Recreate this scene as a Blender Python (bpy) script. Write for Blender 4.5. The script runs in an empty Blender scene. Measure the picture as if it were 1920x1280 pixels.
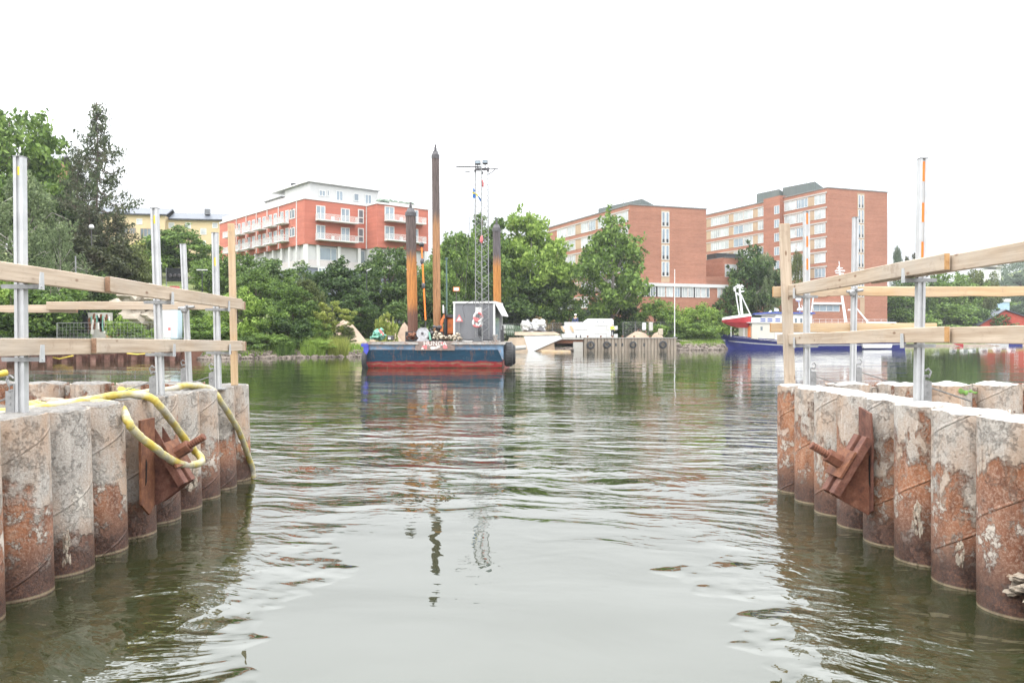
import bpy, math, random
import numpy as np
from mathutils import Vector, Matrix, noise as mnoise

# ------------------------------------------------------------------ camera, sky, sun, exposure
FPX = 1493.33; CX = 960.0; HY = 637.0; EYE = 1.8
scene = bpy.context.scene
cam_data = bpy.data.cameras.new("camera")
cam = bpy.data.objects.new("camera", cam_data)
scene.collection.objects.link(cam)
cam.location = (0, 0, EYE)
cam.rotation_euler = (math.radians(90), 0, 0)
cam_data.sensor_width = 36.0
cam_data.lens = 28.0
cam_data.shift_y = -3.0/1920.0
cam_data.clip_start = 0.05
cam_data.clip_end = 8000
cam_data.dof.use_dof = True
cam_data.dof.focus_distance = 8.5
cam_data.dof.aperture_fstop = 5.6
scene.camera = cam

SUN_EL, SUN_AZ = 55.0, 215.0
world = bpy.data.worlds.new("World"); scene.world = world
world.use_nodes = True
wt = world.node_tree; wt.nodes.clear()
def wn(t): return wt.nodes.new(t)
wout = wn('ShaderNodeOutputWorld'); wbg = wn('ShaderNodeBackground')
tc = wn('ShaderNodeTexCoord'); sep = wn('ShaderNodeSeparateXYZ')
wt.links.new(tc.outputs['Generated'], sep.inputs[0])
mr = wn('ShaderNodeMapRange'); mr.inputs['From Min'].default_value = 0.13; mr.inputs['From Max'].default_value = 0.60
mr.inputs['To Min'].default_value = 0.90; mr.inputs['To Max'].default_value = 5.3; mr.interpolation_type = 'LINEAR'
wt.links.new(sep.outputs['Z'], mr.inputs['Value'])
wnz = wn('ShaderNodeTexNoise'); wnz.inputs['Scale'].default_value = 2.2; wnz.inputs['Detail'].default_value = 4
wmap = wn('ShaderNodeMapping'); wmap.inputs['Scale'].default_value = (1, 1, 3.5)
wt.links.new(tc.outputs['Generated'], wmap.inputs[0]); wt.links.new(wmap.outputs[0], wnz.inputs['Vector'])
cm = wn('ShaderNodeMapRange'); cm.inputs['From Min'].default_value = 0.3; cm.inputs['From Max'].default_value = 0.7
cm.inputs['To Min'].default_value = 0.93; cm.inputs['To Max'].default_value = 1.07
wt.links.new(wnz.outputs['Fac'], cm.inputs['Value'])
mul = wn('ShaderNodeMath'); mul.operation = 'MULTIPLY'
wt.links.new(mr.outputs[0], mul.inputs[0]); wt.links.new(cm.outputs[0], mul.inputs[1])
sky = wn('ShaderNodeTexSky'); sky.sky_type = 'NISHITA'; sky.sun_disc = False
sky.sun_elevation = math.radians(SUN_EL); sky.sun_rotation = math.radians(SUN_AZ); sky.dust_density = 4.0
hsv = wn('ShaderNodeHueSaturation'); hsv.inputs['Saturation'].default_value = 0.25; hsv.inputs['Value'].default_value = 0.03
wt.links.new(sky.outputs[0], hsv.inputs['Color'])
ccol = wn('ShaderNodeVectorMath'); ccol.operation = 'SCALE'; ccol.inputs[0].default_value = (0.955, 0.975, 1.0)
wt.links.new(mul.outputs[0], ccol.inputs['Scale'])
cadd = wn('ShaderNodeVectorMath'); cadd.operation = 'ADD'
wt.links.new(ccol.outputs[0], cadd.inputs[0]); wt.links.new(hsv.outputs[0], cadd.inputs[1])
wt.links.new(cadd.outputs[0], wbg.inputs['Color']); wbg.inputs['Strength'].default_value = 1.0
wt.links.new(wbg.outputs[0], wout.inputs['Surface'])

sd = bpy.data.lights.new("sun", 'SUN'); sd.energy = 1.5; sd.angle = math.radians(18); sd.color = (1.0, 0.96, 0.9)
so = bpy.data.objects.new("sun", sd); scene.collection.objects.link(so)
_a = math.radians(SUN_AZ); _e = math.radians(SUN_EL)
_dir = Vector((math.sin(_a)*math.cos(_e), math.cos(_a)*math.cos(_e), math.sin(_e)))
so.rotation_euler = _dir.to_track_quat('Z', 'Y').to_euler()
so.location = (0, 0, 60)
scene.view_settings.view_transform = 'Standard'
scene.view_settings.look = 'None'
scene.view_settings.gamma = 1.0
scene.view_settings.exposure = -0.05
scene.view_settings.use_curve_mapping = False
scene.cycles.max_bounces = 6
scene.cycles.transparent_max_bounces = 6
scene.cycles.use_denoising = True

# ------------------------------------------------------------------ helpers
def W(px, py, d):
    """real-world point at depth d (metres) for a measured photo position"""
    return Vector(((px-CX)/FPX*d, d, EYE + (HY-py)/FPX*d))
def X_(px, d): return (px-CX)/FPX*d
def Z_(py, d): return EYE + (HY-py)/FPX*d

def tag(o, label=None, cat=None, group=None, kind=None):
    if label: o['label'] = label
    if cat: o['category'] = cat
    if group: o['group'] = group
    if kind: o['kind'] = kind
    return o
def thing(name, label, cat, loc=(0, 0, 0), rotz=0.0, group=None):
    o = bpy.data.objects.new(name, None); scene.collection.objects.link(o)
    o.empty_display_size = 0.2
    o.location = loc; o.rotation_euler = (0, 0, rotz)
    return tag(o, label, cat, group)
def copy_tree(o, parent=None):
    c = o.copy(); scene.collection.objects.link(c)
    if parent: c.parent = parent
    for ch in list(o.children): copy_tree(ch, c)
    return c

class MB:
    def __init__(s): s.v = []; s.f = []
    def add(s, vs, fs):
        n = len(s.v); s.v += [tuple(p) for p in vs]; s.f += [tuple(i+n for i in f) for f in fs]; return s
    def box(s, x0, x1, y0, y1, z0, z1, M=None):
        vs = [Vector(p) for p in ((x0,y0,z0),(x1,y0,z0),(x1,y1,z0),(x0,y1,z0),(x0,y0,z1),(x1,y0,z1),(x1,y1,z1),(x0,y1,z1))]
        if M is not None: vs = [M @ p for p in vs]
        return s.add(vs, [(0,3,2,1),(4,5,6,7),(0,1,5,4),(1,2,6,5),(2,3,7,6),(3,0,4,7)])
    def bar(s, p, q, w, h=None, up=(0,0,1)):
        """box beam from p to q"""
        h = h or w; p = Vector(p); q = Vector(q); d = (q-p); L = d.length; d.normalize()
        u = Vector(up)
        if abs(d.dot(u)) > .98: u = Vector((0,1,0))
        r = d.cross(u).normalized(); u = r.cross(d)
        M = Matrix((( d.x,r.x,u.x,p.x),(d.y,r.y,u.y,p.y),(d.z,r.z,u.z,p.z),(0,0,0,1)))
        return s.box(0, L, -w/2, w/2, -h/2, h/2, M)
    def cyl(s, p, q, r0, r1=None, n=12, caps=True):
        r1 = r0 if r1 is None else r1
        p = Vector(p); q = Vector(q); d = (q-p).normalized()
        a = d.orthogonal().normalized(); b = d.cross(a)
        vs = []
        for k in range(n):
            t = 2*math.pi*k/n; o = a*math.cos(t)+b*math.sin(t)
            vs.append(p+o*r0); vs.append(q+o*r1)
        fs = [(2*k, 2*((k+1)%n), 2*((k+1)%n)+1, 2*k+1) for k in range(n)]
        if caps: fs += [tuple(2*k for k in reversed(range(n))), tuple(2*k+1 for k in range(n))]
        return s.add(vs, fs)
    def tube(s, pts, r, n=8, radf=None):
        pts = [Vector(p) for p in pts]; m = len(pts); vs = []; fs = []
        up = None
        for i, p in enumerate(pts):
            d = (pts[min(i+1,m-1)]-pts[max(i-1,0)]).normalized()
            if up is None: a = d.orthogonal().normalized()
            else: a = (up - d*up.dot(d)).normalized()
            up = a; b = d.cross(a); rr = r*(radf(i) if radf else 1)
            for k in range(n):
                t = 2*math.pi*k/n; vs.append(p+(a*math.cos(t)+b*math.sin(t))*rr)
        for i in range(m-1):
            for k in range(n):
                fs.append((i*n+k, i*n+(k+1)%n, (i+1)*n+(k+1)%n, (i+1)*n+k))
        fs += [tuple(reversed(range(n))), tuple((m-1)*n+k for k in range(n))]
        return s.add(vs, fs)
    def lathe(s, prof, n=32, c=(0,0,0), axis='Z'):
        vs = []; fs = []; m = len(prof)
        for k in range(n):
            t = 2*math.pi*k/n
            for (r, h) in prof:
                if axis == 'Z': vs.append((c[0]+r*math.cos(t), c[1]+r*math.sin(t), c[2]+h))
                elif axis == 'Y': vs.append((c[0]+r*math.cos(t), c[1]+h, c[2]+r*math.sin(t)))
                else: vs.append((c[0]+h, c[1]+r*math.cos(t), c[2]+r*math.sin(t)))
        for k in range(n):
            k2 = (k+1) % n
            for i in range(m-1): fs.append((k*m+i, k2*m+i, k2*m+i+1, k*m+i+1))
        return s.add(vs, fs)
    def prism(s, poly, z0, z1):
        n = len(poly)
        vs = [(p[0],p[1],z0) for p in poly]+[(p[0],p[1],z1) for p in poly]
        fs = [tuple(reversed(range(n))), tuple(range(n,2*n))]+[(i,(i+1)%n,n+(i+1)%n,n+i) for i in range(n)]
        return s.add(vs, fs)
    def slab(s, poly3, off):
        """polygon (3-D points) extruded by the vector off"""
        n = len(poly3); off = Vector(off); P = [Vector(p) for p in poly3]
        vs = P+[p+off for p in P]
        fs = [tuple(reversed(range(n))), tuple(range(n,2*n))]+[(i,(i+1)%n,n+(i+1)%n,n+i) for i in range(n)]
        return s.add(vs, fs)
    def lump(s, c, r, seed=0, n=2, amp=.35, fr=1.3):
        import bmesh
        bm = bmesh.new(); bmesh.ops.create_icosphere(bm, subdivisions=n, radius=1)
        r = r if isinstance(r, (tuple, list)) else (r, r, r)
        for v in bm.verts:
            k = 1+amp*mnoise.noise(v.co*fr+Vector((seed*7.3, seed, 3)))*1.6+amp*.5*mnoise.noise(v.co*fr*2.7+Vector((seed, 9, 3)))
            v.co = Vector((v.co.x*r[0]*k+c[0], v.co.y*r[1]*k+c[1], v.co.z*r[2]*k+c[2]))
        bm.verts.index_update()
        s.add([v.co.copy() for v in bm.verts], [tuple(v.index for v in f.verts) for f in bm.faces]); bm.free()
        return s
    def build(s, name, mat, parent=None, smooth=False, world=True, bevel=0, angle=None):
        me = bpy.data.meshes.new(name)
        vs = s.v
        o = bpy.data.objects.new(name, me); scene.collection.objects.link(o)
        if parent is not None:
            o.parent = parent
            if world:
                I = full_matrix(parent).inverted(); vs = [tuple(I @ Vector(p)) for p in vs]
        me.from_pydata(vs, [], s.f); me.update()
        import bmesh
        bm = bmesh.new(); bm.from_mesh(me); bmesh.ops.recalc_face_normals(bm, faces=bm.faces)
        if bevel:
            bmesh.ops.bevel(bm, geom=[e for e in bm.edges if e.is_manifold and e.calc_face_angle(0) > .6], offset=bevel, segments=1, affect='EDGES')
        bm.to_mesh(me); bm.free()
        me.materials.append(mat)
        if smooth:
            for p in me.polygons: p.use_smooth = True
            if angle:
                try: me.set_sharp_from_angle(angle=math.radians(angle))
                except Exception: pass
        return o
def full_matrix(o):
    m = Matrix.LocRotScale(o.location, o.rotation_euler, o.scale)
    return full_matrix(o.parent) @ m if o.parent else m

# ------------------------------------------------------------------ materials
MATS = {}
def new_mat(name):
    m = bpy.data.materials.new(name); m.use_nodes = True
    nt = m.node_tree; b = nt.nodes['Principled BSDF']
    return m, nt, b
def N(nt, t, **kw):
    n = nt.nodes.new(t)
    for k, v in kw.items():
        if k in n.inputs: n.inputs[k].default_value = v
        else: setattr(n, k, v)
    return n
def L(nt, a, b): nt.links.new(a, b)
def ramp(nt, fac, stops, interp='LINEAR'):
    r = nt.nodes.new('ShaderNodeValToRGB'); r.color_ramp.interpolation = interp
    e = r.color_ramp.elements
    while len(e) < len(stops): e.new(0.5)
    for k, (p, c) in enumerate(stops):
        e[k].position = p; e[k].color = (c[0], c[1], c[2], 1) if hasattr(c, '__len__') else (c, c, c, 1)
    if fac is not None: L(nt, fac, r.inputs['Fac'])
    return r
def math_(nt, op, a, b=None, c=None, clamp=False):
    n = nt.nodes.new('ShaderNodeMath'); n.operation = op; n.use_clamp = clamp
    for i, x in enumerate((a, b, c)):
        if x is None: continue
        if isinstance(x, (int, float)): n.inputs[i].default_value = x
        else: L(nt, x, n.inputs[i])
    return n.outputs[0]
def mixc(nt, fac, a, b, blend='MIX'):
    n = nt.nodes.new('ShaderNodeMix'); n.data_type = 'RGBA'; n.blend_type = blend
    for idx, x in ((0, fac), (6, a), (7, b)):
        if isinstance(x, (int, float)): n.inputs[idx].default_value = x
        elif isinstance(x, (tuple, list)): n.inputs[idx].default_value = (x[0], x[1], x[2], 1)
        else: L(nt, x, n.inputs[idx])
    return n.outputs[2]
def noise(nt, scale, detail=4, vec=None, rough=.55, stretch=None, w=None):
    n = nt.nodes.new('ShaderNodeTexNoise'); n.inputs['Scale'].default_value = scale
    n.inputs['Detail'].default_value = detail; n.inputs['Roughness'].default_value = rough
    if vec is not None:
        if stretch:
            mp = nt.nodes.new('ShaderNodeMapping'); mp.inputs['Scale'].default_value = stretch
            L(nt, vec, mp.inputs[0]); vec = mp.outputs[0]
        L(nt, vec, n.inputs['Vector'])
    return n.outputs['Fac']
def objcoord(nt, rnd=True):
    t = nt.nodes.new('ShaderNodeTexCoord')
    if not rnd: return t.outputs['Object']
    oi = nt.nodes.new('ShaderNodeObjectInfo')
    m = nt.nodes.new('ShaderNodeVectorMath'); m.operation = 'SCALE'; m.inputs[0].default_value = (37, 91, 13)
    L(nt, oi.outputs['Random'], m.inputs['Scale'])
    a = nt.nodes.new('ShaderNodeVectorMath'); a.operation = 'ADD'
    L(nt, t.outputs['Object'], a.inputs[0]); L(nt, m.outputs[0], a.inputs[1])
    return a.outputs[0]
def bump(nt, b, h, strength=.4, dist=.02):
    n = nt.nodes.new('ShaderNodeBump'); n.inputs['Strength'].default_value = strength; n.inputs['Distance'].default_value = dist
    L(nt, h, n.inputs['Height']); L(nt, n.outputs[0], b.inputs['Normal'])
def plain(name, col, rough=.6, metal=0, var=.12, scale=3.0, bmp=0, spec=None, dirt=None, stretch=None):
    """painted/plain surface with uneven tone and optional dirt stains"""
    if name in MATS: return MATS[name]
    m, nt, b = new_mat(name); v = objcoord(nt)
    n1 = noise(nt, scale, 6, v, .6, stretch)
    lo = tuple(c*(1-var) for c in col); hi = tuple(min(1, c*(1+var)) for c in col)
    c = ramp(nt, n1, [(.3, lo), (.7, hi)]).outputs[0]
    if dirt:
        n2 = noise(nt, scale*2.3, 8, v, .7, stretch)
        f = ramp(nt, n2, [(.50, 0), (.64, dirt[1])]).outputs[0]
        c = mixc(nt, f, c, dirt[0])
    L(nt, c, b.inputs['Base Color']); b.inputs['Roughness'].default_value = rough; b.inputs['Metallic'].default_value = metal
    if spec is not None: b.inputs['Specular IOR Level'].default_value = spec
    if bmp: bump(nt, b, noise(nt, scale*8, 4, v), .5, bmp)
    MATS[name] = m; return m

def pile_mat(name, zc, rusty):
    m, nt, b = new_mat(name)
    t = nt.nodes.new('ShaderNodeTexCoord'); sp = nt.nodes.new('ShaderNodeSeparateXYZ'); L(nt, t.outputs['Object'], sp.inputs[0])
    oi = nt.nodes.new('ShaderNodeObjectInfo'); v = objcoord(nt); z = sp.outputs['Z']; R = oi.outputs['Random']
    big = noise(nt, 2.6, 5, v, .6)
    mid = noise(nt, 9, 8, v, .7, (1, 1, .45))
    fine = noise(nt, 60, 6, v, .75)
    strk = noise(nt, 14, 5, v, .6, (1, 1, .12))
    # rust tones
    rust = ramp(nt, mid, [(.30, (.085,.030,.016)), (.42, (.22,.080,.032)), (.52, (.30,.12,.055)), (.62, (.38,.19,.105)), (.76, (.48,.34,.24))]).outputs[0]
    spk = ramp(nt, noise(nt, 48, 8, v, .85), [(.49, 0), (.57, 1)]).outputs[0]
    rust = mixc(nt, math_(nt, 'MULTIPLY', ramp(nt, noise(nt, 1.7, 3, v, .5), [(.42, 0), (.6, 1)]).outputs[0], .55), rust, ramp(nt, mid, [(.3, (.07,.03,.022)), (.7, (.20,.085,.055))]).outputs[0])
    rust = mixc(nt, math_(nt, 'MULTIPLY', spk, .5), rust, (.47,.36,.28))
    dspk = ramp(nt, noise(nt, 75, 8, v, .9), [(.36, 1), (.43, 0)]).outputs[0]
    rust = mixc(nt, math_(nt, 'MULTIPLY', dspk, .75), rust, (.07,.028,.016))
    # cement crust tones
    crust = ramp(nt, fine, [(.32, (.17,.145,.125)), (.44, (.32,.285,.25)), (.56, (.41,.375,.335)), (.68, (.50,.47,.43))]).outputs[0]
    crust = mixc(nt, ramp(nt, strk, [(.5, 0), (.75, .5)]).outputs[0], crust, (.56,.50,.44))
    warm = noise(nt, 3.2, 4, v, .6, (1, 1, .5))
    crust = mixc(nt, ramp(nt, warm, [(.42, 0), (.68, .75)]).outputs[0], crust, (.42,.27,.17))
    crust = mixc(nt, math_(nt, 'MULTIPLY', dspk, .35), crust, (.12,.09,.07))
    # mask: crust above, rust below, edge wandering with noise and from pile to pile
    k = math_(nt, 'ADD', math_(nt, 'MULTIPLY', math_(nt, 'SUBTRACT', z, zc), 1.75), math_(nt, 'MULTIPLY', math_(nt, 'SUBTRACT', big, .5), 2.9))
    k = math_(nt, 'ADD', k, math_(nt, 'MULTIPLY', math_(nt, 'SUBTRACT', R, .5), 1.3))
    k = math_(nt, 'ADD', k, math_(nt, 'MULTIPLY', math_(nt, 'SUBTRACT', mid, .5), 2.2 if rusty else .5))
    k = math_(nt, 'ADD', math_(nt, 'MULTIPLY', k, 5), .5, clamp=True)
    col = mixc(nt, k, rust, crust)
    # lime patches in a zone above the water
    lz = ramp(nt, math_(nt, 'DIVIDE', z, 1.4), [(.06, 0), (.18, 1), (.42, 1), (.62, 0)]).outputs[0]
    lp = ramp(nt, noise(nt, 5.5, 10, v, .78), [(.53, 0), (.57, 1)]).outputs[0]
    col = mixc(nt, math_(nt, 'MULTIPLY', math_(nt, 'MULTIPLY', lz, lp), .8), col, (.58,.53,.46))
    # white drips from the rim
    dz = ramp(nt, math_(nt, 'DIVIDE', z, 1.4), [(.35, 0), (.8, 1)]).outputs[0]
    dr = ramp(nt, noise(nt, 22, 6, v, .65, (1, 1, .09)), [(.60, 0), (.70, 1)]).outputs[0]
    col = mixc(nt, math_(nt, 'MULTIPLY', math_(nt, 'MULTIPLY', dz, dr), .6 if rusty else .3), col, (.6,.57,.53))
    # tide mark: wet dark steel
    zz = math_(nt, 'ADD', z, math_(nt, 'MULTIPLY', math_(nt, 'SUBTRACT', mid, .5), -.25))
    wet = ramp(nt, zz, [(.14, 1), (.20, .8), (.42, 0)]).outputs[0]
    col = mixc(nt, math_(nt, 'MULTIPLY', wet, .92), col, mixc(nt, spk, (.030,.012,.008), (.11,.040,.018)))
    line = ramp(nt, math_(nt, 'ABSOLUTE', math_(nt, 'SUBTRACT', z, .008)), [(.004, 1), (.012, 0)]).outputs[0]
    col = mixc(nt, math_(nt, 'MULTIPLY', line, .5), col, (.4,.33,.2))
    L(nt, col, b.inputs['Base Color'])
    L(nt, ramp(nt, wet, [(0, .9), (1, .35)]).outputs[0], b.inputs['Roughness'])
    # spiral weld seam + grain as relief
    ang = math_(nt, 'ARCTAN2', sp.outputs['Y'], sp.outputs['X'])
    ph = math_(nt, 'FRACT', math_(nt, 'ADD', math_(nt, 'ADD', math_(nt, 'MULTIPLY', z, 1.15), math_(nt, 'MULTIPLY', ang, -.1592)), R))
    seam = ramp(nt, math_(nt, 'ABSOLUTE', math_(nt, 'SUBTRACT', ph, .5)), [(.006, 1), (.016, 0)]).outputs[0]
    h = math_(nt, 'ADD', math_(nt, 'MULTIPLY', fine, .55), math_(nt, 'MULTIPLY', seam, .5))
    h = math_(nt, 'ADD', h, math_(nt, 'MULTIPLY', k, .7)); h = math_(nt, 'ADD', h, math_(nt, 'MULTIPLY', lp, .35))
    bump(nt, b, h, 1.0, .022)
    return m

def wood_mat(name, a, bcol, rough=.75):
    """sawn pine, long axis along local X"""
    m, nt, b = new_mat(name); v = objcoord(nt)
    g = noise(nt, 16, 6, v, .6, (.06, 1, 1)); g2 = noise(nt, 70, 4, v, .6, (.03, 1, 1))
    c = ramp(nt, g, [(.3, tuple(x*.85 for x in a)), (.7, bcol)]).outputs[0]
    c = mixc(nt, ramp(nt, g2, [(.5, 0), (.7, .45)]).outputs[0], c, tuple(x*.62 for x in a))
    gy = noise(nt, 1.2, 5, v, .7, (.6, 1, 1))
    c = mixc(nt, ramp(nt, gy, [(.45, 0), (.7, .55)]).outputs[0], c, (.36,.33,.29))
    vo = nt.nodes.new('ShaderNodeTexVoronoi'); vo.inputs['Scale'].default_value = 4.5
    mp = nt.nodes.new('ShaderNodeMapping'); mp.inputs['Scale'].default_value = (.7, 1.6, 1.6); L(nt, v, mp.inputs[0]); L(nt, mp.outputs[0], vo.inputs['Vector'])
    kn = ramp(nt, vo.outputs['Distance'], [(.06, 1), (.12, 0)]).outputs[0]
    c = mixc(nt, math_(nt, 'MULTIPLY', kn, .85), c, (.16,.085,.045))
    st = ramp(nt, noise(nt, 5, 6, v, .8), [(.56, 0), (.68, .6)]).outputs[0]
    c = mixc(nt, st, c, (.24,.17,.12))
    L(nt, c, b.inputs['Base Color']); b.inputs['Roughness'].default_value = rough
    bump(nt, b, math_(nt, 'ADD', g2, math_(nt, 'MULTIPLY', kn, .6)), .35, .004)
    return m

def rust_mat(name, cols, scale=12, rough=.85):
    m, nt, b = new_mat(name); v = objcoord(nt)
    n = noise(nt, scale, 8, v, .7); f = noise(nt, scale*6, 6, v, .8)
    c = ramp(nt, n, [(.3, cols[0]), (.5, cols[1]), (.7, cols[2])]).outputs[0]
    c = mixc(nt, ramp(nt, f, [(.5, 0), (.6, .4)]).outputs[0], c, tuple(x*.5 for x in cols[0]))
    L(nt, c, b.inputs['Base Color']); b.inputs['Roughness'].default_value = rough
    bump(nt, b, f, .5, .004)
    return m

def brick_mat(name, c1, c2, mortar, bw=.5, bh=.16):
    m, nt, b = new_mat(name)
    # bricks run round the block: horizontal coordinate = x+y is enough for walls of any direction
    t = nt.nodes.new('ShaderNodeTexCoord'); sp = nt.nodes.new('ShaderNodeSeparateXYZ'); L(nt, t.outputs['Object'], sp.inputs[0])
    s = math_(nt, 'SUBTRACT', sp.outputs['X'], math_(nt, 'MULTIPLY', sp.outputs['Y'], .8))
    cb = nt.nodes.new('ShaderNodeCombineXYZ'); L(nt, s, cb.inputs[0]); L(nt, sp.outputs['Z'], cb.inputs[1])
    br = nt.nodes.new('ShaderNodeTexBrick'); L(nt, cb.outputs[0], br.inputs['Vector']); br.inputs['Scale'].default_value = 1
    br.inputs['Brick Width'].default_value = bw; br.inputs['Row Height'].default_value = bh; br.inputs['Mortar Size'].default_value = .012
    br.inputs['Color1'].default_value = (*c1, 1); br.inputs['Color2'].default_value = (*c2, 1); br.inputs['Mortar'].default_value = (*mortar, 1)
    c = br.outputs['Color']
    bands = noise(nt, 1.0, 6, cb.outputs[0], .65, (.12, 1.6, 1))
    c = mixc(nt, .8, c, ramp(nt, bands, [(.3, (.76,.74,.74)), (.7, (1.12,1.12,1.12))]).outputs[0], 'MULTIPLY')
    bl = noise(nt, .25, 5, t.outputs['Object'], .6)
    c = mixc(nt, .6, c, ramp(nt, bl, [(.35, (.85,.84,.84)), (.65, (1.05,1.04,1.03))]).outputs[0], 'MULTIPLY')
    L(nt, c, b.inputs['Base Color']); b.inputs['Roughness'].default_value = .9
    return m

def leaf_mat(name, dark, mid, light, trans=.3, brown=None):
    m, nt, b = new_mat(name)
    geo = nt.nodes.new('ShaderNodeNewGeometry'); oi = nt.nodes.new('ShaderNodeObjectInfo')
    t = nt.nodes.new('ShaderNodeTexCoord')
    nz = noise(nt, 9, 3, t.outputs['Object'], .5)     # tone varying from clump to clump
    f = math_(nt, 'ADD', math_(nt, 'MULTIPLY', geo.outputs['Random Per Island'], .55), math_(nt, 'MULTIPLY', nz, .75))
    f = math_(nt, 'ADD', f, math_(nt, 'MULTIPLY', math_(nt, 'SUBTRACT', oi.outputs['Random'], .5), .22))
    st = [(.3, dark), (.62, mid), (.95, light)]  # wide dark-to-light span paints shaded gaps and highlights into the leaf colour
    c = ramp(nt, f, st).outputs[0]
    if brown:
        c = mixc(nt, ramp(nt, noise(nt, 5, 4, t.outputs['Object'], .6), [(.5, 0), (.62, .8)]).outputs[0], c, brown)
    L(nt, c, b.inputs['Base Color']); b.inputs['Roughness'].default_value = .55
    b.inputs['Specular IOR Level'].default_value = .25
    tr = nt.nodes.new('ShaderNodeBsdfTranslucent'); L(nt, c, tr.inputs['Color'])
    mx = nt.nodes.new('ShaderNodeMixShader'); mx.inputs[0].default_value = trans
    L(nt, b.outputs[0], mx.inputs[1]); L(nt, tr.outputs[0], mx.inputs[2])
    L(nt, mx.outputs[0], nt.nodes['Material Output'].inputs['Surface'])
    return m

M = {}
M['pile_l'] = pile_mat('pile_steel_cement', .44, False)
M['pile_r'] = pile_mat('pile_steel_rusty', .80, True)
M['pile_in'] = pile_mat('pile_steel_inside', .9, True)
M['wood'] = wood_mat('sawn_pine', (.36,.265,.18), (.50,.405,.31))
M['wood_new'] = wood_mat('fresh_pine', (.46,.30,.16), (.56,.41,.25))
M['wood_end'] = rust_mat('pine_end_grain', [(.30,.15,.06), (.42,.24,.10), (.46,.29,.14)], 20)
M['galv'] = plain('galvanised_steel', (.47,.475,.48), .45, .35, .14, 7, bmp=.001)
M['galv_d'] = plain('weathered_galvanised_steel', (.27,.27,.27), .5, .5, .25, 14, bmp=.002)
M['orange_tape'] = plain('orange_reflective_tape', (.9,.22,.03), .4, 0, .05, 20)
M['white_tape'] = plain('white_reflective_tape', (.46,.46,.455), .4, 0, .04, 20)
M['yellow_tape'] = plain('yellow_sticker', (.8,.6,.05), .4, 0, .04, 20)
M['rust_b'] = rust_mat('rusted_steel_bright', [(.07,.026,.016), (.15,.056,.026), (.26,.11,.05)])
M['rust_d'] = rust_mat('rusted_steel_dark', [(.07,.028,.018), (.15,.055,.03), (.22,.10,.06)])
M['cap_l'] = plain('gritty_cement_top', (.20,.19,.175), .95, 0, .3, 14, bmp=.03, dirt=((.11,.09,.075), .8))
M['cap'] = plain('cast_cement_top', (.34,.33,.31), .9, 0, .12, 9, bmp=.012, dirt=((.5,.46,.42), .6))
M['lump'] = plain('cement_lump', (.28,.235,.185), .95, 0, .35, 12, bmp=.02, dirt=((.2,.12,.07), .8))
M['end_brown'] = rust_mat('weathered_end_grain', [(.17,.10,.06), (.27,.16,.10), (.33,.22,.14)], 20)
M['fill'] = plain('gravel_fill', (.15,.135,.11), .95, 0, .4, 6, bmp=.04, dirt=((.12,.09,.07), .8))
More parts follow.
